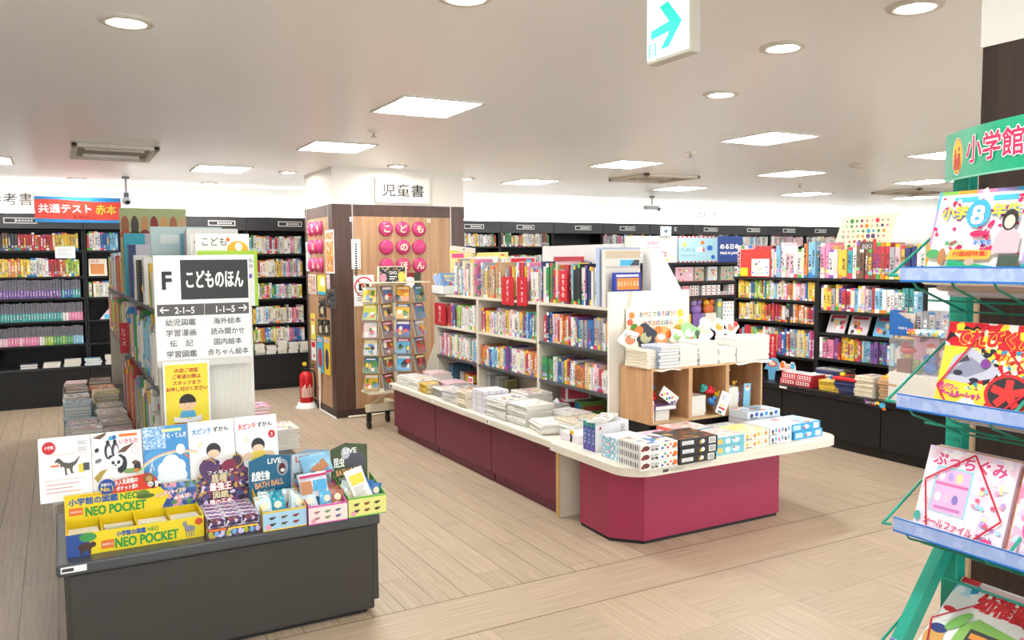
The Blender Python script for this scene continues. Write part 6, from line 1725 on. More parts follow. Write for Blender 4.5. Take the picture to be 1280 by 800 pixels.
for k in range(3): game_box(2.69 , 3.975 - .042 * k, CT + .0005, .24, .04, .172, M('#ececee', .35), M('#d5dcea'), f'tall upright blue spined game box, {nth(k)} from far of three', lambda b, w, h: (b.ell(w * .15, h * .8, .008, .008, RED), [lines(b, w * .75, h * (.85 - .12 * q), w * .15, 3, .008, GREYT) for q in range(2)]), l_tall)
for k in range(3): stack('leaflet_pad', 'leaflet pad', f'white fan on the tall boxes, {nth(k)} layer', 'white leaflet pads on the upright boxes', 2.77 + .012 * k, 3.93, CT + .174 + .009 * k, 1, .2, .1, .008, ['white'], .5 + .1 * k, first='white')
for k, (x, y, c) in enumerate(((2.99, 3.72, '#c85a8a'), (2.72, 4.12, '#e9e2ea'))):
    game_box(x, y, CT + .0005, .2, .2, .05 + .03 * (k == 0), M(c), BUSYP if k == 0 else TWHT, ('magenta patterned flat box behind the black boxes', 'pale flat box at the far left of the end counter')[k])

# ---------------------------------------------------------------- revolving disc rack in front of the pillar
CRM = M('#ddd3b8', .4)
t = thing('disc_rack', 'cream revolving rack of children\'s discs in clear pockets before the pillar', 'rack', (2.78, 7.42, 0))
MB().box(2.5, 3.1, 7.40, 7.45, .165, .235, CRM).build('base_beam', t, bevel=.004); bb_ = MB().box(2.78, 2.83, 7.15, 7.7, .165, .235, CRM).build('base_beam', t, bevel=.004)
for x, y in ((2.53, 7.425), (3.07, 7.425), (2.805, 7.18), (2.805, 7.67)):
    w_ = MB().tube([(x - .014, y, .04), (x + .014, y, .04)], .038, BLACK, 16); w_.box(x - .02, x + .02, y - .02, y + .02, .075, .165, BLACK); w_.build('caster', bb_)
MB().tube([(2.55, 7.42, .24), (2.79, 7.42, .36)], .012, CRM, 8).tube([(3.05, 7.42, .24), (2.82, 7.42, .36)], .012, CRM, 8).build('brace', t)
MB().tube([(2.805, 7.42, .2), (2.805, 7.42, 1.42)], .018, CRM, 12).build('post', t)
MB().box(2.5, 3.13, 7.3, 7.55, .345, .36, CRM).build('bottom_tray', t); MB().box(2.5, 3.13, 7.3, 7.55, 1.385, 1.397, CRM).build('top_tray', t)
a, q = AY(472, 333, 7.36), AY(509, 355, 7.36)
b = MB(); b.box(a.x, q.x, 7.365, 7.375, q.z - .01, a.z, CRM); b.T = FY(a.x, 7.365, q.z); w, h = q.x - a.x, a.z - q.z; b.z = .0004
b.rect(w * .06, h * .03, w * .88, h * .92, BUSYK); b.ell(w * .18, h * .35, w * .1, h * .26, M('#e88a9a')); b.ell(w * .82, h * .4, w * .12, h * .3, M('#e9cf5a')); b.rect(w * .38, h * .2, w * .3, h * .6, M('#3a3c40')); b.text('DVD', w * .53, h * .55, h * .18, PAPER, .03, w * .24, 'C'); lines(b, w * .4, h * .4, w * .25, 2, h * .12, PAPER)
b.build('header_board', t)
DV = [('yellow and grey', '#d8c04a'), ('purple and brown', '#7a4a6a'), ('pink and lime', '#b9c04a'), ('brown', '#8a6a4a'), ('pink and white', '#d9c0c0'), ('dark red', '#8a3a3a'), ('white and pink', '#d8d4d0'), ('rust', '#9a5a3a'), ('green', '#4a8a5a'), ('brown and gold', '#7a5a34'), ('yellow and red', '#d8a82c'), ('dark brown', '#5a3a2a')]
DV2 = [('orange', '#e0863a'), ('green', '#4f8a4a'), ('yellow and orange', '#e8b03a'), ('blue', '#4a7ab0'), ('violet blue', '#3f3f9a'), ('grey', '#a9a9a9'), ('light blue', '#5aa8d0'), ('dark red', '#9a2f34'), ('sky blue', '#4fb0dc'), ('maroon', '#7a2a34')]
for ci, (cx, cy, tiers, pal) in enumerate(((2.635, 7.40, 6, DV), (2.955, 7.38, 5, DV2))):
    for k in range(tiers):
        z = 1.215 - .166 * k
        for s in (0, 1):
            ang = radians(-38 if s == 0 else 30)           # the two faces turned to the shop
            r = Vector((cos(ang), sin(ang), 0)); n = r.cross(Vector((0, 0, 1)))
            o = Vector((cx, cy, z)) + n * .09 - r * .07 + (r * -.055 if s == 0 else r * .06)
            R = frame(o, r, Vector((0, 0, 1)) - n * .22)
            b = MB(); b.T = R; b.box(-.008, .143, -.008, .05, .004, .006, AC); b.box(-.008, .143, -.012, -.008, -.03, .006, AC)
            for e in (-.009, .143): b.box(e, e + .002, -.01, .13, -.03, .006, AC)
            b.box(-.005, .14, -.01, .14, -.032, -.03, CRM)
            b.build('pocket', t)
            j = k * 2 + s; nm_, col_ = pal[j % len(pal)]
            b = MB(); b.T = R; b.box(0, .134, -.006, .148, -.022, -.004, M('#3a3a3c'))
            b.z = -.0036; c2 = M(col_); b.rect(.002, -.004, .13, .15, c2)
            rr = random.Random(40 + j + 100 * ci)
            b.rect(.004, .112, .126, .026, M(rr.choice(['#f0d03a', '#d8303a', '#e87aa0', '#f2f0e8', '#2f6fb8'])))
            for q in range(6): b.ell(.02 + rr.random() * .095, .02 + rr.random() * .07, .012 + rr.random() * .02, .012 + rr.random() * .02, M(rr.choice(['#f2e6d0', '#d8403a', '#5a8a3a', '#3a3a40', '#f0c03a', '#4a8ac0'])))
            b.rect(.02, .118, .09, .012, PAPER)
            tag(b.build('disc_case', origin=o), f'{nm_} disc case, {nth(k)} tier, {"left" if s == 0 else "right"} pocket of the {"left" if ci == 0 else "right"} column', 'disc', 'disc cases in the revolving rack')
b = MB(); b.ball((2.99, 7.02, .03), .05, .035, .03, M('#d9b59a', .7), 10).ball((3.03, 7.04, .025), .03, .03, .025, M('#e2c4ac', .7), 8)
o = tag(b.build('paper_scrap', origin=(3, 7.02, 0)), 'crumpled pinkish paper scrap on the floor by the disc rack caster', 'litter')
# ---------------------------------------------------------------- right-hand black bookcase on its long base
RX, RBX = 5.95, 6.25
yb = [6.95, 5.94, 5.212, 4.197, 3.2]
nmb = ['farthest, behind the pine shelf', 'second from far', 'behind the blue game boxes', 'nearest, behind the magazine rack']
BK = M('#0a0a0b', .6)
for i in range(4):
    t = thing('base_cabinet', f'black base cabinet under the right bookcase, {nmb[i]}', 'cabinet', (6.05, (yb[i] + yb[i + 1]) / 2, 0), 'black base cabinets on the right')
    MB().box(5.632, 6.5, yb[i + 1] + .003, yb[i] - .003, .075, .42, BK).build('body', t)
    MB().box(5.62, 5.634, yb[i + 1] + .005, yb[i] - .005, .08, .415, BK).build('front_panel', t, bevel=.002)
    MB().box(5.65, 6.47, yb[i + 1] + .004, yb[i] - .004, 0, .075, BLACK).build('plinth', t)
b = MB(); b.box(5.6, 6.5, 3.2, 6.96, .421, .468, M('#1d1d20', .3)); b.T = FX(5.5995, 6.96, .421); b.z = 0
for y in (5.16, 3.95): b.rect(6.96 - y - .06, .016, .085, .018, PAPER)
tag(b.build('base_worktop', origin=(6.05, 5, .421), bevel=.004), 'long black worktop under the right bookcase', 'worktop')
RT_ = .4685
py_ = [6.16, 5.13, 4.06]
unit = ['far bay, beside the toy shelf', 'near bay, beside the clear display case']
lev = [[1.41, 1.20, .99, .675], [1.41, 1.125, .925, .70]]
for i in range(2):
    t = thing('bookcase', f'black bookcase of the right-hand run, {unit[i]}', 'bookcase', (6.1, (py_[i] + py_[i + 1]) / 2, RT_), 'black bookcases of the right-hand run')
    for y in (py_[i] - .012, py_[i + 1] + .012): MB().box(RX + .002, RBX, y - .011, y + .011, RT_, 1.385, BK).build('side_panel', t)
    MB().box(RBX - .012, RBX, py_[i + 1] + .024, py_[i] - .024, RT_, 1.385, BK).build('back_panel', t)
    for z in lev[i]:
        if z > 1.4: MB().box(RX - .01, RBX + .01, py_[i + 1] + .001, py_[i] - .001, z - .024, z, BK).build('shelf', t)
        else: MB().box(RX, RBX - .012, py_[i + 1] + .024, py_[i] - .024, z - .022, z, BK).build('shelf', t)
    if i == 1: MB().box(RX + .001, RBX, 3.83, 4.05, .8, 1.35, M('#f4f4f4', .5)).build('white_end_panel', t)
RC = 'right bookcase'; gR = 'books on the right bookcase'
def rrow(i, k, a, bb, segs, h, t, d=.2, what="children's book", jit=.02, mixw=.25):
    return book_row('childrens_book', what, f'{("top", "second", "third", "bottom")[k]} shelf, {("far", "near")[i]} bay of {RC}', gR, '-X', RX + .012, a, bb, lev[i][k] + .0005, h, t, d, segs, jit=jit, mixw=mixw)


W_ = ['white', 'white', 'cream', 'red']
rrow(0, 0, 6.15, 5.145, [(.14, W_), (.28, ['white', 'red', 'white']), (.55, ['white', 'light_blue', 'red', 'yellow', 'blue']), (.7, ['white', 'pale_pink', 'grey']), (1, ['teal', 'purple', 'orange', 'white', 'white'])], (.24, .33), (.03, .055))
rrow(1, 0, 5.125, 4.08, [(.3, ['white', 'pink', 'teal', 'yellow']), (.45, ['green', 'brown', 'orange']), (.6, ['red', 'red', 'pink'], None, 4), (.8, ['white', 'light_blue', 'pale_pink', 'yellow']), (1, ['navy', 'yellow', 'white', 'cream'])], (.25, .32), (.03, .055))
rrow(0, 1, 6.13, 5.155, [(.22, ['orange', 'yellow', 'blue', 'red', 'red', 'light_blue']), (.4, ['teal', 'red', 'green', 'lime']), (.5, ['white', 'white']), (.72, ['lime', 'orange', 'white', 'pink']), (.85, ['white', 'red', 'pale_pink']), (1, ['yellow', 'yellow', 'blue'])], (.15, .185), (.022, .04))
rrow(0, 2, 6.11, 5.155, [(.3, ['yellow', 'pale_pink', 'lime', 'light_blue', 'yellow']), (.55, ['red', 'red', 'orange', 'yellow']), (.72, ['black', 'white', 'yellow', 'orange']), (1, ['orange', 'purple', 'light_blue', 'red', 'pale_green'])], (.145, .18), (.02, .036))
rrow(0, 3, 6.10, 5.155, [(.25, ['white', 'red', 'light_blue', 'lime', 'grey']), (.45, ['white', 'grey', 'white']), (.75, ['yellow', 'blue', 'red', 'white', 'magenta']), (1, ['white', 'yellow', 'cream', 'magenta'])], (.21, .26), (.022, .04))
rrow(1, 1, 5.105, 4.085, [(.2, ['white', 'yellow', 'grey', 'purple']), (.5, ['orange', 'yellow', 'white', 'red', 'red', 'pale_pink']), (.7, ['light_blue', 'red', 'yellow', 'yellow']), (1, ['red', 'pink', 'teal', 'white', 'red', 'white'])], (.19, .235), (.026, .045))
rrow(1, 3, 5.105, 4.085, [(.2, ['pink', 'purple', 'red']), (.4, ['yellow', 'yellow', 'orange', 'red']), (.7, ['green', 'white', 'light_blue', 'purple', 'light_blue']), (1, ['yellow', 'light_blue', 'pink', 'blue'])], (.15, .2), (.024, .045))
for k, (y, c, nm_) in enumerate(((5.06, '#c9c2c6', 'grey and red'), (4.83, '#cfc8cc', 'pale grey and red'), (4.58, '#5aa0c4', 'blue and orange'), (4.37, '#e8b03a', 'yellow'))):
    b = MB(); b.T = frame((RX + .05, y, lev[1][2] + .004), (0, -1, 0), (.35, 0, .94)); b.box(0, .19, 0, .17, -.012, 0, M(c)); b.z = .0006
    b.rect(.02, .135, .15, .025, M('#b53a4a')); r = random.Random(k)
    for q in range(7): b.ell(.03 + .13 * r.random(), .02 + .1 * r.random(), .018, .02, M(r.choice(['#e88a3a', '#d84a5a', '#f0d04a', '#3a3a44', '#f0ece6'])))
    tag(b.build('picture_book', origin=(RX + .05, y, lev[1][2])), f'{nm_} face-out picture book, {nth(k)} from left, near bay of {RC}', 'book', 'face-out books in the near bay')
for st, q, x, lab in (('あそびうた', (962, 417, 970, 448), RX - .005, 'red divider card with white hiragana, right bookcase\'s far bay'),):
    divider(st, *q, x, lab)
# face-out things along the top row
b = MB(); a, q = AX(926, 312, RX - .004), AX(963, 342, RX - .004); w, h = a.y - q.y, a.z - 1.411
b.T = FX(RX - .004, a.y, 1.411); b.box(0, w * .97, 0, h, -.02, 0, M('#d03a34')); b.z = .0006; b.rect(w * .38, h * .03, w * .58, h * .62, PAPER); b.rect(0, h * .03, w * .25, h * .3, YEL)
for k in range(14): b.ell(w * (.42 + .5 * rng.random()), h * (.08 + .5 * rng.random()), w * .03, h * .03, M(rng.choice(['#e23a3a', '#2a2a34', '#3a6ac0', '#f0c03a'])))
tag(b.build('picture_book', origin=(RX, a.y, 1.411)), 'red and white spotted face-out book, top of the right bookcase\'s far bay', 'book')
cn = [AX(1054, 272, 6.24), AX(1122.5, 266, 6.24), AX(1108, 310, 6.24), AX(1038, 306, 6.24)]
b = MB(); b.T = FX(6.24, 0, 0); P2 = [(-c.y, c.z) for c in cn]; P2[2] = (P2[2][0], 1.6); P2[3] = (P2[3][0], 1.6)
ext = [(P2[3][0], 1.411), (P2[2][0], 1.411)]
b.prism([P2[0], P2[1], P2[2], ext[1], ext[0], P2[3]], -.003, 0, M('#efe8c4', .5)); b.z = .0006
x0 = min(p[0] for p in P2); x1 = max(p[0] for p in P2); z0, z1 = 1.62, max(p[1] for p in P2) - .03
r = random.Random(5)
for i in range(9):
    for j in range(7):
        fx, fz = (i + .5 + .3 * (j % 2)) / 9.4, (j + .5) / 7
        sh = (1 - fz) * (P2[3][0] - P2[0][0]) * 1.0
        cx = P2[0][0] + .03 + fx * (P2[1][0] - P2[0][0] - .06) + sh; cz = z0 + fz * (z1 - z0)
        rad = r.choice([.008, .01, .014, .02])
        b.ell(cx, cz, rad, rad, M(r.choice(['#d8343a', '#3a8a4a', '#5a3f7a', '#e88a2c', '#3aa0c0', '#d86a9a', '#a9b0a0'])), 14)
tag(b.build('spotted_sheet', origin=(6.24, -P2[0][0], 1.411)), 'cream card with coloured spots leaning above the right bookcase', 'card')
# yellow boxes at the near end of the top row
for k, (y, c, l) in enumerate(((4.05, '#f0dc8a', 'cream patterned tall book'), (3.98, '#f3ead2', 'pale printed tall book nearest the magazine rack'))):
    b = MB(); b.box(RX, RBX, y - .05, y, 1.411, 1.78, M(c)); b.T = FX(RX, y, 1.411); b.z = .0005
    for q in range(10): b.ell(.006 + .035 * rng.random(), .03 + .3 * rng.random(), .006, .012, M(rng.choice(['#d86a8a', '#6a5aa0', '#e8a83a'])))
    tag(b.build('tall_book', origin=(RX, y, 1.411)), l + ', right bookcase\'s top row', 'book')
MB_shelf_ext = MB().box(RX - .01, RBX + .01, 3.83, 4.058, 1.386, 1.41, BK); tag(MB_shelf_ext.build('end_shelf', origin=(RX, 3.9, 1.386)), 'short black end board carrying the nearest tall books of the right bookcase', 'shelf')

# stacks along the base
gB_ = 'stacks on the right base'
def bstack(n, px, py, cnt, w, d, t, pal, what='book', first=None, rot=0.0, x=None):
    p = AZ(px, py, RT_)
    return stack('base_book', what, f'{n} stack before the {RC}', gB_, p.x if x is None else x, p.y, RT_, cnt, w, d, t, pal, rot, first=first)


bstack('pink edged', 912, 464, 5, .22, .26, .02, ['pale_pink', 'white'], first='pale_pink')
bstack('blue topped', 918, 455, 6, .2, .22, .02, ['light_blue', 'white', 'blue'], x=5.95)
for r in range(2):
    for c in range(2):
        y = AX(972 + 16 * c, 480, 5.66).y - .005
        game_box(5.65 + .02 * r, y - .2 + (-.02 * c), RT_ + .0005 + .052 * r, .17, .17, .051, M('#c8303c', .35), TWHT, f'red and white toy box, {("lower", "upper")[r]} {("left", "right")[c]} of four on the right base', None, lambda b, w, h: (b.rect(w * .08, h * .2, w * .84, h * .55, PAPER), [b.rect(w * (.12 + .16 * q), h * .28, w * .1, h * .4, M('#c8303c')) for q in range(5)]), group='red and white toy boxes on the right base')
b = MB(); p = AX(974, 466, 5.72); b.T = FX(5.72, p.y, RT_ + .106); b.prism([(0, 0), (.19, 0), (.19, .05), (.17, .085), (.14, .09), (.12, .065), (.08, .065), (.06, .085), (.03, .085), (.0, .05)], -.003, 0, M('#f2d8d4')); b.z = .0005; b.ell(.035, .05, .025, .03, ORANGE); b.ell(.155, .05, .025, .03, SKY); b.text('パズル', .095, .02, .03, M('#d8703a'), .03, .08, 'C')
tag(b.build('header_card', origin=(5.72, p.y, RT_ + .106)), 'pink die-cut header card above the red and white toy boxes', 'card')
b = MB(); p = AX(953, 462, 5.72); b.T = FX(5.74, p.y, RT_ + .001); b.prism([(.06, 0), (.13, 0), (.14, .09), (.18, .09), (.2, .15), (.16, .2), (.1, .21), (.05, .17), (0, .09), (.05, .09)], -.003, 0, M('#6ab0d8')); b.z = .0005; b.ell(.1, .15, .06, .03, M('#d8503a')); b.ell(.1, .15, .04, .018, M('#f0d8c0'))
tag(b.build('header_card', origin=(5.74, p.y, RT_)), 'blue die-cut header card left of the pink one on the right base', 'card')
bstack('clear and yellow', 1012, 492, 5, .2, .2, .018, ['pale_green', 'yellow', 'white'], first='yellow', x=5.74)
bstack('grey backed', 1030, 480, 6, .22, .22, .016, ['cream', 'grey'], x=5.98)
bstack('red and navy', 1044, 494, 6, .22, .2, .018, ['red', 'navy', 'red', 'light_blue'], x=5.75)
p = AZ(1044, 494, RT_)
t = thing('toy_tray', 'red toy tray with a yellow knob lying on the red and navy stack', 'toy', (5.75, p.y, RT_ + .109))
MB().box(5.63, 5.86, p.y - .11, p.y + .12, RT_ + .109, RT_ + .135, RED).build('tray', t, bevel=.008); MB().box(5.68, 5.8, p.y - .06, p.y + .05, RT_ + .135, RT_ + .139, M('#3a2a24')).build('drawing_pad', t)
MB().ball((5.7, p.y + .07, RT_ + .15), .025, .025, .02, YEL).build('knob', t); MB().ball((5.66, p.y + .14, RT_ + .12), .02, .03, .015, BLUE).build('button', t)
bstack('tall cream', 1066, 498, 8, .2, .17, .021, ['cream', 'yellow', 'cream'], first='cream', x=5.74)
bstack('orange edged', 1096, 503, 7, .2, .17, .024, ['tan', 'orange', 'cream'], first='tan', x=5.75)
bstack('flat grey', 1062, 478, 8, .22, .25, .018, ['grey', 'navy', 'grey'], x=6.02, rot=.1)
p = AZ(1096, 503, RT_)
b = MB(); b.T = frame((5.66, p.y + .08, RT_ + .171), (0, -1, .0), (.95, 0, .3)); b.box(0, .2, 0, .2, -.012, 0, M('#e8962c')); b.z = .0006; b.rect(.02, .02, .16, .16, M('#f4ecd8')); b.rect(.02, .02, .16, .03, M('#f0c03a'))
tag(b.build('base_book', origin=(5.66, p.y, RT_ + .17)), 'orange framed book tilted on top of the orange edged stack', 'book')
a, q = AX(1080, 498, 5.594), AX(1108, 514, 5.594)
b = MB(); w, h = a.y - q.y, a.z - q.z; b.T = FX(5.594, a.y, q.z); b.prism([(0, h * .35), (w * .72, h * .1), (w * .8, 0), (w, 0), (w, h * .5), (w * .94, h), (0, h)], -.003, 0, M('#2a2630')); b.z = .0004
b.text('スイッチ', .015, h * .45, h * .4, PAPER, .05, w * .5); b.ell(w * .62, h * .72, w * .08, h * .2, YEL); b.ell(w * .82, h * .55, w * .14, h * .3, SKY); b.ell(w * .9, h * .2, w * .08, h * .16, ORANGE); b.ell(w * .08, h * .8, w * .07, h * .18, PURPLE); b.rect(w * .35, h * .4, w * .12, h * .2, RED)
tag(b.build('shelf_banner', origin=(5.594, a.y, q.z)), 'small dark banner with bright lettering hanging from the black base edge', 'banner')

# clear display case on its pedestal
t = thing('display_case', 'clear display case with toy figures on a white pedestal, right base', 'display case', (5.8, 3.96, RT_))
DX0, DX1, DY0, DY1 = 5.645, 5.95, 3.72, 4.158
MB().box(DX0, DX1, DY0, DY1, RT_, .70, M('#e6e2da', .45)).build('pedestal', t, bevel=.003)
for x in (DX0, DX1 - .004): MB().box(x, x + .004, DY0, DY1, .70, .985, AC).build('clear_panel', t)
for y in (DY0, DY1 - .004): MB().box(DX0 + .004, DX1 - .004, y, y + .004, .70, .985, AC).build('clear_panel', t)
MB().box(DX0, DX1, DY0, DY1, .985, .99, AC).build('clear_lid', t)
MB().box(DX1 - .02, DX1 - .012, DY0 + .01, DY1 - .01, .701, .98, mk_print('print_toy_scene', ['#c98aa0', '#8a5a6a', '#b9a0a8', '#6a4a4a', '#d8c8c0'], 9)).build('backdrop', t)
figs = [(5.74, 4.06, 'red toy figure on a brown block', [(0, 0, .05, .05, .05, '#7a4028', 'b'), (0, 0, .13, .04, .03, '#c9a050', 's'), (0, 0, .17, .06, .03, '#c8242c', 's'), (0, .02, .21, .035, .03, '#b01f2c', 's')]),
        (5.72, 3.96, 'green toy plant', [(0, 0, .04, .045, .04, '#6a7a3a', 's'), (.01, .02, .08, .03, .03, '#8a8a4a', 's')]),
        (5.74, 3.87, 'blue and red toy figure', [(0, 0, .05, .05, .05, '#3a6ab0', 's'), (0, .01, .12, .045, .04, '#2f5aa8', 's'), (0, 0, .18, .035, .035, '#e8d2c0', 's'), (0, 0, .22, .03, .02, '#d8502c', 's')]),
        (5.78, 3.79, 'pale toy figure with yellow base', [(0, 0, .03, .045, .03, '#e8b83a', 's'), (0, 0, .09, .04, .04, '#c98a9a', 's'), (0, 0, .16, .035, .035, '#e3cbc0', 's')])]
for x, y, l, bits in figs:
    b = MB()
    for dx, dy, dz, rx, rz, c, sh in bits:
        if sh == 'b': b.box(x - .05, x + .06, y - .06, y + .06, .702, .80, M(c))
        else: b.ball((x + dx, y + dy, .702 + dz), rx, rx, rz, M(c), 12)
    tag(b.build('toy_figure', origin=(x, y, .702)), l + ' inside the clear display case', 'toy', 'toy figures in the display case')
t = thing('magazine_file', 'blue magazine file with pale leaflets on top of the clear display case', 'magazine file', (5.75, 4.1, .991))
b = MB(); b.T = FX(DX0, DY1, .991); b.prism([(0, 0), (.2, 0), (.2, .10), (.04, .19), (0, .19)], -.003, 0, M('#1f66b4')); b.z = .0004; b.text('MADE IN', .08, .05, .018, PAPER, .02, .07); b.build('side', t)
b = MB(); b.T = FX(DX0 + .07, DY1, .991); b.prism([(0, 0), (.2, 0), (.2, .10), (.04, .19), (0, .19)], -.003, 0, M('#1f66b4')); b.build('side', t)
MB().box(DX0 + .003, DX0 + .067, DY1 - .003, DY1, .991, 1.18, M('#1f66b4')).build('back', t); MB().box(DX0 + .003, DX0 + .067, DY1 - .2, DY1 - .003, .991, .994, M('#1f66b4')).build('bottom', t)
b = MB(); b.T = FX(DX0 + .03, DY1 - .01, .995); b.prism([(0, 0), (.17, 0), (.19, .17), (.02, .17)], -.025, 0, M('#d9c9bc')); b.z = .0004; b.rect(.1, .08, .05, .05, M('#8a8f98')); tag(b.build('leaflet', origin=(DX0 + .03, DY1, .995)), 'pale leaflet pack standing in the blue magazine file', 'leaflet')
for k in range(4):
    add_book(BOOK, 'magazine', (DX0 + .02, DY1 - .235 - .05 * k, .992), (.2, .046, .19), (0, 0, 0), lin(('#b9b4b8', '#9a9aa0', '#c9c2c2', '#b0a8ac')[k]), f'grey spined magazine, {nth(k)} right of the blue file on the clear case', 'magazine', 'grey magazines on the display case')
MB().tube([(DX0 - .01, DY1 - .2, 1.01), (DX0 - .02, DY0 + .02, 1.03)], .03, BUSY, 12)
b = MB(); b.tube([(DX0 - .035, DY1 - .2, 1.022), (DX0 - .035, DY0 - .0, 1.03)], .028, BUSYB, 14); b.tube([(DX0 - .035, DY1 - .17, 1.0225), (DX0 - .035, DY1 - .24, 1.024)], .0285, BUSYR, 14)
b.T = Matrix.Translation((.075, 0, 0)); 
o = tag(b.build('rolled_poster', origin=(DX0, DY1 - .2, 1.0)), 'rolled patterned sheet lying along the front of the clear display case lid', 'rolled sheet')
o.location.x += .034

# ---------------------------------------------------------------- low toy bookcase beyond
TY_ = 9.0
for i, (x0, x1, l) in enumerate(((6.55, 7.52, 'left bay holding brown cardboard boxes'), (7.525, 9.4, 'right bay holding small toy sets'))):
    t = thing('toy_bookcase', 'black toy bookcase in front of the back wall, ' + l, 'bookcase', ((x0 + x1) / 2, TY_, 0), 'black toy bookcases')
    for x in (x0, x1 - .03): MB().box(x, x + .03, TY_, TY_ + .38, 0, 1.5, BK).build('side_panel', t)
    MB().box(x0 + .03, x1 - .03, TY_ + .36, TY_ + .38, 0, 1.5, BK).build('back_panel', t)
    MB().box(x0, x1, TY_ - .01, TY_ + .38, 1.5, 1.535, BK).build('top_board', t)
    for z in ((1.26, 1.055, .62) if i else (1.12, .62)): MB().box(x0 + .03, x1 - .03, TY_, TY_ + .36, z - .035, z, BK).build('shelf', t)
    MB().box(x0 + .03, x1 - .03, TY_ + .01, TY_ + .36, 0, .4, BK).build('base', t)
card_at(781, 295, 849, 328, TY_ + .03, 'white toy sign with a pink crown and lettering above the toy bookcase', lambda b, w, h: (b.rect(w * .26, h * .22, w * .5, h * .2, M('#dd7a80')), b.text('木のおもちゃ', w * .5, h * .26, h * .13, PAPER, .05, w * .46, 'C'), b.poly([(w * .42, h * .68), (w * .6, h * .68), (w * .62, h * .86), (w * .56, h * .76), (w * .51, h * .88), (w * .46, h * .76), (w * .4, h * .86)], M('#e0909a')), b.rect(w * .38, h * .54, w * .28, h * .08, M('#e0a0a4')), [b.rect(w * (.04 + .08 * q), h * (.1 + .12 * (q * 5 % 7)), w * .05, h * .07, M(('#d9cba0', '#d9d6cc', '#e2c7a0', '#c9d2cc')[q % 4])) for q in range(11)], b.ell(w * .74, h * .1, w * .05, h * .06, M('#f0c05a'))), M('#c9c5ba'), 'toy_sign', 'sign', .006, .0, 1.536)
card_at(826, 283, 839, 295, TY_ + .01, 'small pale blue card sticking up over the white toy sign', lambda b, w, h: b.ell(w / 2, h / 2, w * .2, h * .2, M('#4a5a64')), M('#bcdde4'))
card_at(846, 295, 897, 328, TY_ + .03, 'pale blue toy sign with a striped border, middle of the three', lambda b, w, h: ([b.rect(w * (.02 + .1 * q), h * .94, w * .05, h * .06, RED) for q in range(10)], [b.rect(w * (.02 + .1 * q), 0, w * .05, h * .05, RED) for q in range(10)], b.text('プレゼント', w * .08, h * .4, h * .15, M('#4a6a7a'), .02, w * .36), b.text('キャンペーン', w * .1, h * .22, h * .1, M('#4a6a7a'), .02, w * .34), b.ell(w * .62, h * .75, w * .05, h * .08, ORANGE), b.ell(w * .8, h * .55, w * .07, h * .1, BLUE), b.rect(w * .46, h * .4, w * .16, h * .16, PAPER), b.ell(w * .88, h * .2, w * .05, h * .08, BLUE), b.poly([(w * .62, h * .42), (w * .68, h * .42), (w * .65, h * .6)], RED), b.poly([(w * .12, h * .62), (w * .24, h * .62), (w * .2, h * .8)], YEL)), M('#9cc4d0'), 'toy_sign', 'sign', .006, .0, 1.536)
card_at(897.5, 295, 928, 328, TY_ + .025, 'navy toy sign with white lettering, rightmost of the three', lambda b, w, h: (b.text('める日本', w * .1, h * .5, h * .2, PAPER, .05, w * .75), b.text('MADE IN JAPAN', w * .1, h * .3, h * .1, PAPER, .05, w * .75)), M('#23428a'), 'toy_sign', 'sign', .006, .0, 1.536)
for k, (x, w, c, l) in enumerate(((7.62, .33, '#d9b0bc', 'pink patterned'), (7.97, .18, '#a9a890', 'olive and yellow'), (8.22, .18, '#c9d0d4', 'white with a dark figure'), (8.47, .24, '#a8b09a', 'grey green'), (8.74, .16, '#e3e6ea', 'pale blue spotted'))):
    b = MB(); b.box(x, x + w, TY_ + .04, TY_ + .1, 1.2605, 1.47, M(c)); b.T = FY(x, TY_ + .04, 1.2605); b.z = .0006; r = random.Random(k + 3)
    for q in range(9): b.ell(w * (.12 + .76 * r.random()), .02 + .16 * r.random(), .018, .018, M(r.choice(['#d86a7a', '#e8c04a', '#4a4a54', '#5a9a5a', '#f4f2ee', '#e8a0b0'])))
    b.rect(0, 0, w, .012, M('#8a2f3a'))
    tag(b.build('toy_set', origin=(x, TY_, 1.26)), f'{l} toy set, {nth(k)} from left on the toy bookcase\'s upper shelf', 'toy set', 'toy sets on the upper shelf')
k = 0
for x, w, n, c in ((7.58, .14, 1, '#6aa8c8'), (7.74, .13, 1, '#d88a98'), (7.89, .16, 3, '#eeecea'), (8.12, .34, 3, '#eeecea'), (8.48, .12, 1, '#eeecea'), (8.63, .2, 3, '#eeecea')):
    for i in range(n):
        hh = .15 if n == 1 and c != '#eeecea' else .048
        b = MB(); b.box(x, x + w, TY_ + .04, TY_ + .16, 1.0555 + .05 * i, 1.0555 + .05 * i + hh, M(c)); b.T = FY(x, TY_ + .04, 1.0555 + .05 * i); b.z = .0006; b.rect(0, 0, w, .006, M('#b04a54'))
        for q in range(3): b.ell(w * (.2 + .3 * q), hh * .55, .014, min(.014, hh * .3), M(('#3a3a40', '#c8404a', '#3a4a5a')[q]))
        tag(b.build('toy_box', origin=(x, TY_, 1.055)), f'{"coloured" if hh > .1 else "white"} toy box, {nth(k)} column from left, {("lowest", "middle", "upper")[i]} on the toy bookcase\'s lower shelf', 'box', 'toy boxes on the lower shelf')
    k += 1
CARD = M('#b98f62', .7)
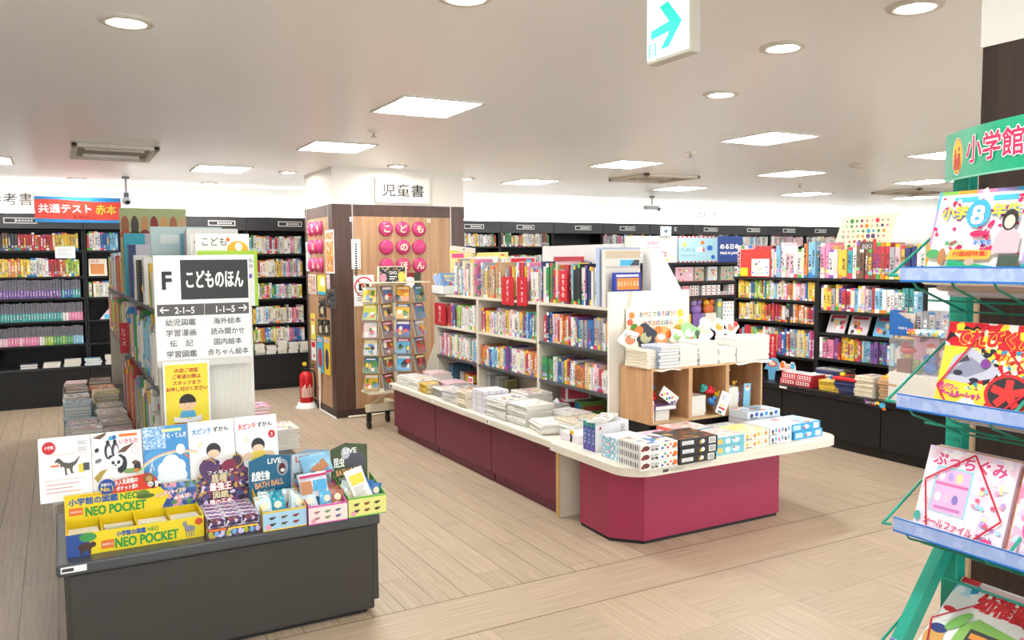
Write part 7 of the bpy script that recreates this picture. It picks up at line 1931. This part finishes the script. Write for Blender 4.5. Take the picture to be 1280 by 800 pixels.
for q in ((7.1, 7.49, 1.121, 1.36, 'larger brown cardboard box in the toy bookcase\'s left bay'), (7.12, 7.3, 1.361, 1.47, 'small grey box on top of the larger cardboard box')):
    b = MB(); b.box(q[0], q[1], TY_ + .03, TY_ + .3, q[2], q[3], CARD if q[0] < 7.11 else M('#8a8380')); b.T = FY(q[0], TY_ + .03, q[2]); b.z = .0006
    if q[0] < 7.11: b.rect(.24, .02, .13, .2, PAPER); b.rect(.28, .06, .04, .04, M('#8a9a7a')); b.rect(.0, .19, .12, .03, M('#a9804f'))
    tag(b.build('cardboard_box', origin=(q[0], TY_, q[2])), q[4], 'box')
b = MB(); b.box(7.33, 7.485, TY_ + .03, TY_ + .3, .6205, .95, CARD); b.T = FY(7.33, TY_ + .03, .62); b.z = .0006; b.rect(.0, .28, .17, .02, M('#a9804f')); tag(b.build('cardboard_box', origin=(7.33, TY_, .62)), 'brown cardboard box on the lower shelf of the toy bookcase\'s left bay', 'box')
b = MB(); b.box(7.95, 8.35, TY_ + .2, TY_ + .26, .6205, 1.01, M('#d89a3a')); b.T = FY(7.95, TY_ + .2, .62); b.z = .0006
for q in range(8): b.ell(.05 + .3 * rng.random(), .2 + .16 * rng.random(), .025, .025, M(rng.choice(['#8a6ab0', '#3f6ab0', '#e8642c', '#f0d04a', '#3a8a5a'])))
tag(b.build('toy_set', origin=(7.95, TY_ + .2, .62)), 'large orange boxed toy set behind loose toys on the toy bookcase', 'toy set')
for k, (x, cs, l) in enumerate(((7.80, ('#e8c02c', '#e8d04a', '#b03a3a'), 'yellow toy vehicle with a blue roof'), (8.04, ('#7a5aa0', '#8a6ab0', '#a08ac0'), 'purple toy cluster'), (8.28, ('#e8ddd2', '#d8703a', '#e8b02c'), 'white and orange toy tower'))):
    b = MB(); b.box(x - .1, x + .1, TY_ + .03, TY_ + .15, .6205, .80, M(cs[0])); b.ball((x, TY_ + .09, .86), .1, .06, .08, M(cs[1]), 14); b.ball((x - .05, TY_ + .08, .95), .05, .05, .05, M(cs[2]), 12); b.ball((x + .05, TY_ + .08, .96), .045, .04, .05, M('#2f4f94' if k == 0 else cs[1]), 12)
    tag(b.build('toy', origin=(x, TY_ + .09, .62)), l + ' on the toy bookcase shelf above the pine shelf', 'toy')
b = MB(); a, q = AY(904, 377, TY_ + .02), AY(923, 420, TY_ + .02); b.box(a.x, q.x, TY_ + .02, TY_ + .12, .6205, a.z, M('#efeeea')); b.T = FY(a.x, TY_ + .02, .62); b.z = .0006; r = random.Random(9)
w, h = q.x - a.x, a.z - .62
for i in range(5):
    for j in range(6): b.ell(w * (.1 + .19 * i + .03 * (j % 2)), h * (.08 + .165 * j), .012, .012, M(r.choice(['#d84a4a', '#3a4aa0', '#6a4a9a', '#d8a83a', '#58a8c8', '#3a3a44'])), 12)
tag(b.build('toy_set', origin=(a.x, TY_, .62)), 'white box with coloured spots at the right end of the toy bookcase', 'toy set')
b = MB(); b.box(8.40, 8.475, TY_ + .02, TY_ + .1, .6205, 1.0, M('#9ab0a0')); b.T = FY(8.40, TY_ + .02, .62); b.z = .0006; b.rect(0, .27, .07, .06, YEL); tag(b.build('toy_set', origin=(8.4, TY_, .62)), 'narrow grey-green toy pack left of the spotted white box', 'toy set')

# ---------------------------------------------------------------- brown pillar on the right
DKW2 = mk_wood('dark_walnut', '#2e211c', '#41302a', 'Z', 24, .45, .03)
pl = struct(MB().box(2.062, 3.0, .2, 1.28, 2.122, CEIL_Z, M('#eeebe2', .6, var=.01)).box(2.066, 3.0, .21, 1.276, 0, 2.122, DKW2).build('column', origin=(2.06, 1.28, 0)))
for y in (1.262, .70): MB().box(2.056, 2.066, y, y + .014, 0, 1.5, M('#cfae8c', .4)).build('joint_strip', pl)

# ---------------------------------------------------------------- green wire magazine rack
GRN = M('#1f9c84', .35); GRT = M('#0f7d66', .4)
LX, FY1, FY0 = 1.65, 1.19, .42
zt = [1.577, 1.292, 1.008, .722]
t = thing('magazine_rack', 'green wire magazine rack with blue-lipped trays and a green header', 'magazine rack', (1.8, .8, 0))
for y in (1.185, .43):
    MB().box(1.85, 1.885, y - .02, y + .02, 0.02, 1.80, GRN).build('post', t, bevel=.003)
    b = MB(); b.T = frame((0, y + .02, 0), (1, 0, 0), (0, 0, 1)); b.prism([(1.85, .955), (1.85, .90), (1.475, .42), (1.475, .0), (1.44, 0), (1.44, .435)], .006, .034, GRN); b.build('leg', t, bevel=.002)
    MB().box(1.40, 1.9, y - .02, y + .02, 0, .03, GRN).build('foot', t, bevel=.002)
MB().box(1.852, 1.88, .43, 1.185, 1.7, 1.74, GRN).build('cross_bar', t); MB().box(1.852, 1.88, .43, 1.185, .1, .14, GRN).build('cross_bar', t)
LIP = M('#9fb2dc', .3, 0, 0, 1.0); LIPE = M('#1a6fc4', .35)
leans = [.36, .36, .38, 1.0]
for k, z in enumerate(zt):
    b = MB(); b.box(LX - .004, LX, FY0, FY1, z - .034, z, mk_print('lip_film', ['#9db0da', '#a9badf', '#98abd6'], 60) if k == 0 else bpy.data.materials['lip_film']); b.T = FX(LX - .004, FY1, z - .034); b.z = .0004
    b.rect(0, .031, FY1 - FY0, .003, LIPE); b.rect(0, 0, FY1 - FY0, .004, LIPE)
    if k == 1: b.text('年生', .1, .008, .02, M('#b5c3e2'), .0)
    b.build('tray_lip', t)
    s, c = sin(leans[k]), cos(leans[k])
    g = MB()
    dz = -.34 if k < 3 else -.2
    for i in range(9):
        y = FY1 - .03 - i * .09
        zo = .046 if k < 3 else .088; g.tube([(LX + .001, y, z - .034), (LX + .012, y, z - zo), (LX + .185, y, z - zo - .173 * (.34 if k < 3 else -.2))], .0026, GRT, 6)
    for x in (.1, .183): g.tube([(LX + x, FY1, z - .049 - (x - .012) * (.34 if k < 3 else .2)), (LX + x, FY0, z - .049 - (x - .012) * (.34 if k < 3 else .2))], .0026, GRT, 6)
    g.build('tray_wires', t)
    g = MB(); zz = z - .02
    g.tube([(LX - .004, FY1 + .004, zz), (LX - .012, FY1 + .022, zz), (LX + .002, FY1 + .024, zz + .004), (LX + .2, FY1 + .024, zz + .12), (LX + .2, FY0, zz + .12)], .0034, GRN, 8); g.build('side_rail', t)
    for y in (.93, ):
        g = MB(); g.tube([(LX + .0, y, z - .004), (LX + .19, y, z + .11)], .0034, GRN, 8); g.build('divider_rail', t)
# curved header
CXH, CYH, RH = 2.3, .75, .666
th0 = math.asin((1.195 - CYH) / RH)
z0, hz = 1.768, .106


def bend(b):
    for i, v in enumerate(b.v):
        th = th0 - v.x / RH; r = RH + v.z
        b.v[i] = Vector((CXH - r * cos(th), CYH + r * sin(th), z0 + v.y))


b = MB(); n = 30; Lh = 2 * th0 * RH * .8
vs = [(Lh * i / n, y, zz) for i in range(n + 1) for zz in (0, -.004) for y in (0, hz)]
fs = []
for i in range(n):
    a, c = 4 * i, 4 * i + 4
    fs += [(a, c, c + 1, a + 1), (a + 3, c + 3, c + 2, a + 2), (a + 1, c + 1, c + 3, a + 3), (a + 2, c + 2, c, a)]
fs += [(0, 1, 3, 2), (4 * n, 4 * n + 2, 4 * n + 3, 4 * n + 1)]
HG = M('#0fa376', .35)
b.add(vs, fs, HG); b.z = .0004
for i in range(n): b.rect(Lh * i / n, .0, Lh / n, .004, M('#7cc4a8')); b.z -= .00012
b.ell(.078, hz * .48, .027, .041, PAPER); b.ell(.078, hz * .48, .0255, .039, M('#c8283a')); b.ell(.078, hz * .48, .0235, .0365, M('#f4d03a')); CR = M('#c8442c')
b.text('小学館', .078, .076, .007, M('#c8a02c'), 0, None, 'C')
for dx in (-.009, .009): b.ell(.078 + dx, .062 + .004 * (dx > 0), .0045, .0055, CR); b.poly([(.078 + dx - .008, .03), (.078 + dx + .008, .03), (.078 + dx + .006, .057), (.078 + dx - .006, .057)], CR)
b.rect(.062, .034, .032, .012, CR)
for q in range(4): b.rect(.063 + .0082 * q, .021, .0055, .009, CR)
b.text('小学館の学年誌', .124, .030, .056, M('#d2285a'), .035, None, outline=PAPER, ow=.045)
bend(b)
b.build('header_sign', t)


def mag_cover(tier, py0, w, h, label, cov, draw, lean, copies=7, pages='#d9d4d8', x=LX + .018, right=(0, -1, 0), nm_='magazine', dz=0.0):
    z = zt[tier] - .036 + dz
    out = []
    U = Vector((sin(lean), 0, cos(lean))); Nn = Vector((0, -1, 0)).cross(U)
    for i in range(copies):
        o = Vector((x, py0 - .004 * (i % 2), z)) - Nn * (.0165 * i) + U * (.004 * (i % 3))
        b = MB(); b.T = frame(o, right, U); b.box(0, w, 0, h, -.0155, 0, cov if i == 0 else M(('#cfc6cc', '#e0a070', '#d8d4dc', '#c9b0a0')[i % 4])); b.z = .0006
        if i == 0: draw(b, w, h)
        else: b.rect(.004, h * .85, w * .9, h * .12, BUSYP if tier == 2 else BUSYR)
        l = label if i == 0 else f'{nth(i)} copy behind the ' + label
        out.append(tag(b.build(nm_, origin=o), ' '.join(l.split()[:16]), 'magazine', 'magazines in the green rack'))
    return out


def band(b, x0, y0, x1, y1, m=None, w=.0042):
    b.z = max(b.z, .006); b.line(x0, y0, x1, y1, w, m or M('#c8283a', .35))


FOIL = M('#f2f4f6', .15, 0, 0, .75)


def dm1(b, w, h):
    b.rect(0, 0, w, h, PAPER)
    for k, c in enumerate(('#7ab84a', '#f0982c', '#f08ab0', '#b09ad8', '#4ab0e0')): b.rect(w * k / 5, h * .96, w / 5, h * .04, M(c)); b.rect(0, h * k / 5, w * .025, h / 5, M(c)); b.rect(w * .975, h * (4 - k) / 5, w * .025, h / 5, M(c))
    b.rect(w * .18, h * .87, w * .25, h * .055, SKY); b.rect(w * .58, h * .87, w * .25, h * .055, SKY)
    r = random.Random(2); MG = M('#c81f5a')
    for q in range(46): b.ell(w * (.04 + .92 * r.random()), h * (.3 + .62 * r.random()), w * (.012 + .035 * r.random()), h * (.012 + .014 * r.random()), MG, rot=r.uniform(-1, 1))
    b.text('小学', w * .1, h * .68, h * .14, M('#f6df2c'), .05, w * .26, outline=M('#4a7ab8'), ow=.04)
    b.ell(w * .48, h * .73, w * .12, h * .15, M('#3aa6dc')); b.text('8', w * .48, h * .62, h * .2, PAPER, .06, w * .12, 'C', M('#2a5a9a'), .03)
    b.text('年生', w * .62, h * .68, h * .14, M('#f6df2c'), .05, w * .28, outline=M('#4a7ab8'), ow=.04)
    b.ell(w * .52, h * .51, w * .08, h * .035, MG); b.poly([(w * .58, h * .51), (w * .64, h * .55), (w * .64, h * .47)], MG)
    b.text('夢ひらく', w * .2, h * .39, h * .05, M('#2f9a4a'), .05, w * .2); b.text('新聞部', w * .5, h * .39, h * .05, BLUE, .05, w * .18)
    b.poly([(w * .24, h * .24), (w * .68, h * .24), (w * .72, h * .33), (w * .28, h * .35)], M('#f0a83a')); b.text('付録超特集!', w * .31, h * .27, h * .055, M('#d8301f'), .05, w * .35)
    b.poly([(w * .22, 0), (w * .8, 0), (w * .78, h * .16), (w * .28, h * .24)], M('#159a6a'))
    for q in ((.4, .08, .06), (.55, .06, .05), (.28, .12, .03)): b.ell(w * q[0], h * q[1], w * q[2], h * .02, M('#a9cf9a'), rot=.7)
    b.ell(w * .5, h * .21, w * .055, h * .035, M('#b5a090'))
    b.poly([(w * .7, h * .3), (w * .95, h * .3), (w * .95, h * .48), (w * .88, h * .55), (w * .76, h * .55), (w * .7, h * .45)], M('#d3a9b0')); b.ell(w * .82, h * .64, w * .075, h * .11, M('#1d1a1c')); b.ell(w * .82, h * .62, w * .05, h * .07, M('#efc9ae'))
    b.rect(0, 0, w * .2, h * .15, YEL); b.ell(w * .09, h * .07, w * .05, h * .06, M('#1d1a1c')); b.ell(w * .09, h * .055, w * .035, h * .04, M('#efc9ae')); b.ell(w * .1, h * .3, w * .07, h * .05, M('#4a9a5a')); b.ell(w * .2, h * .27, w * .04, h * .09, M('#a9744a'))
    b.rect(w * .78, h * .1, w * .2, h * .18, M('#3a4a3e'))
    b.z = .004; b.line(w * .48, h, w * .93, h * .02, .013, FOIL); b.line(w * .08, h * .4, w * .4, 0, .010, FOIL); b.line(w * .1, h * .42, w * .25, h * .9, .008, FOIL)


def dm2(b, w, h):
    b.rect(0, 0, w, h, M('#f0d23c')); b.rect(w * .3, h * .3, w * .7, h * .44, mk_print('print_hero', ['#f0d23c', '#c8242c', '#f0d23c', '#3a8ab0', '#e8e4e0', '#c21b26', '#2a2a34', '#f3e28a'], 110)); b.rect(0, h * .74, w, h * .26, BUSYR)
    b.text('てれびくん', w * .1, h * .76, h * .17, M('#d0202c'), .08, w * .8, outline=M('#f3d92c'), ow=.04)
    b.poly([(w * .06, h * .38), (w * .12, h * .62), (w * .3, h * .74), (w * .62, h * .52), (w * .56, h * .44), (w * .3, h * .36)], M('#b9bac8')); b.poly([(w * .1, h * .44), (w * .3, h * .64), (w * .5, h * .52), (w * .3, h * .42)], M('#8a8ca0')); b.ell(w * .2, h * .46, w * .05, h * .03, M('#2a2a34')); b.ell(w * .38, h * .4, w * .05, h * .025, M('#2a2a34')); b.poly([(w * .18, h * .56), (w * .26, h * .66), (w * .3, h * .6)], M('#3a3a48'))
    b.text('超パワー', w * .02, h * .28, h * .07, M('#e03a9a'), .06, w * .22, rot=-.1); b.text('アームルーレット', w * .06, h * .2, h * .07, M('#e03a9a'), .07, w * .42, outline=INK, ow=.03)
    b.text('ブレイブ', w * .56, h * .62, h * .09, M('#e0502c'), .06, w * .36, rot=-.2)
    c = (w * .74, h * .3); b.poly([(w * .5, h * .1), (w * .6, h * .3), (w * .9, h * .12), (w * .8, h * .02), (w * .5, h * .02)], M('#c8242c'))
    b.ell(*c, w * .23, h * .2, M('#c8242c')); b.ell(*c, w * .195, h * .165, M('#2a282c'))
    for q in range(5): b.line(c[0], c[1], c[0] + w * .17 * cos(pi / 2 + q * 2 * pi / 5), c[1] + h * .145 * sin(pi / 2 + q * 2 * pi / 5), w * .075, M('#d8302c'))
    b.rect(0, 0, w * .4, h * .15, mk_print('print_action', ['#3a8ab0', '#e8e4e0', '#3a3a40', '#2f9a6a', '#d8c03a', '#5a9ac8'], 140)); b.ell(w * .47, h * .58, w * .05, h * .05, M('#7a3a8a')); b.ell(w * .36, h * .12, w * .1, h * .09, M('#e8e4de'))
    band(b, w * .02, h * .3, w * .42, h * .98); band(b, w * .02, h * .3, w * .25, 0); band(b, w * .45, h * .98, w * .98, h * .4); band(b, w * .98, h * .4, w * .6, 0)


def dm3(b, w, h):
    b.rect(0, 0, w, h, BUSYP2); b.text('ぷっちぐみ', w * .08, h * .8, h * .15, M('#e0508a'), .05, w * .82, outline=PAPER, ow=.05)
    b.rect(w * .14, h * .3, w * .42, h * .5, M('#8fd0d8')); b.rect(w * .16, h * .31, w * .38, h * .47, M('#e9b4d8')); b.rect(w * .16, h * .6, w * .38, h * .03, M('#e070a8'))
    for q in range(6): b.ell(w * (.22 + .1 * (q % 3)), h * (.7 if q < 3 else .47), w * .035, h * .05, M(('#f6eaf2', '#b9a0dc', '#f6e2a0', '#f2f0f4', '#f0c0d4', '#8a7ac0')[q]))
    b.rect(w * .2, h * .345, w * .3, h * .03, M('#c87ab8'))
    b.text('シールファイル', w * .12, h * .16, h * .09, M('#e0509a'), .05, w * .56, rot=-.05, outline=M('#fbf3d0'), ow=.06); b.text('セット', w * .72, h * .14, h * .07, M('#a05ac0'), .05, w * .18, rot=-.05, outline=PAPER, ow=.05)
    r = random.Random(6)
    for q in range(22): b.ell(w * (.6 + .36 * r.random()), h * (.25 + .5 * r.random()), w * .025, h * .022, M(r.choice(['#e8a0c0', '#b9a0dc', '#a0d0e0', '#f3e2a0', '#f8f4f6', '#e0607a'])))
    b.rect(w * .14, h * .02, w * .1, h * .1, M('#d8404a')); b.ell(w * .85, h * .1, w * .08, h * .07, PINK); b.ell(w * .05, h * .22, w * .04, h * .05, M('#4aa89a'))
    band(b, w * .05, h * .62, w * .55, h * .98); band(b, w * .05, h * .62, w * .22, 0); band(b, w * .55, h * .98, w * .96, h * .38); band(b, w * .96, h * .38, w * .6, 0)


BUSYP2 = mk_print('print_pale_pink', ['#f6e4ee', '#f9eef4', '#f2d4e4', '#fbf6f8', '#e9dcf2'], 60)


def dm4(b, w, h):
    b.rect(0, 0, w, h, M('#efeee8')); b.text('幼稚園', w * .3, h * .70, h * .2, M('#d8242c'), .09, w * .55, outline=PAPER, ow=.04); b.rect(w * .1, h * .93, w * .9, h * .05, M('#e8c8cc')); b.rect(0, h * .8, w * .25, h * .15, BUSYB); b.rect(w * .02, h * .94, w * .2, h * .06, RED)
    b.poly([(w * .28, 0), (w * .9, 0), (w * .86, h * .56), (w * .42, h * .62), (w * .3, h * .5)], M('#86b95a')); b.rect(w * .4, 0, w * .42, h * .5, M('#3a3e40')); b.rect(w * .43, h * .4, w * .3, h * .06, M('#e0903a')); b.rect(w * .43, h * .1, w * .14, h * .14, PAPER)
    for q in range(12): b.rect(w * (.62 + .055 * (q % 3)), h * (.06 + .07 * (q // 3)), w * .035, h * .04, M('#b08a3a'))
    b.ell(w * .12, h * .28, w * .1, h * .11, M('#d8a45a')); b.ell(w * .12, h * .38, w * .09, h * .05, M('#2f3f7a')); b.ell(w * .1, h * .55, w * .07, h * .07, PAPER); b.ell(w * .1, h * .61, w * .07, h * .03, RED); b.ell(w * .26, h * .52, w * .06, h * .14, M('#7ab85a'), rot=-.5)
    b.rect(w * .86, h * .1, w * .14, h * .5, BUSYP)
    band(b, 0, h * .45, w * .5, h * .9); band(b, w * .5, h * .9, w * .98, h * .6); band(b, 0, h * .45, w * .2, 0); band(b, w * .98, h * .6, w * .75, 0)


ya = AX(1148, 327, LX + .006).y
mag_cover(0, ya, .212, .208, 'white school magazine with yellow title and a girl in pink, top tray', PAPER, dm1, .30)
yb2 = AX(1160, 484, LX + .006).y
mag_cover(1, yb2, .212, .208, 'red and yellow action magazine with a silver robot, second tray', M('#f0d23c'), dm2, .30)
yc = AX(1134, 645, LX + .006).y
mag_cover(2, yc, .2, .208, 'pale pink sticker magazine with red elastic band, third tray', M('#f6e4ee'), dm3, .33)
yd = AX(1130, 796, LX + .006).y
mag_cover(3, yd, .215, .25, 'white magazine with a black phone toy picture, bottom tray', M('#efeee8'), dm4, .95, 3)
mag_cover(1, yb2 - .225, .2, .204, 'dark pink edged magazine right of the action magazine', M('#4a2a34'), lambda b, w, h: b.rect(0, 0, w, h, BUSYP), .30, 2)
mag_cover(2, yc - .212, .2, .204, 'pink magazine right of the sticker magazine', M('#f0a0c4'), lambda b, w, h: (b.rect(0, 0, w, h, BUSYP), b.ell(w * .3, h * .4, w * .2, h * .2, PINK)), .33, 2)
mag_cover(0, ya - .222, .2, .204, 'dark magazine right of the school magazine', M('#4a4a50'), lambda b, w, h: b.rect(0, 0, w, h, BUSYK), .30, 2)

# ---------------------------------------------------------------- finish: drop helper notes
for o in bpy.data.objects:
    if 'at' in o: del o['at']
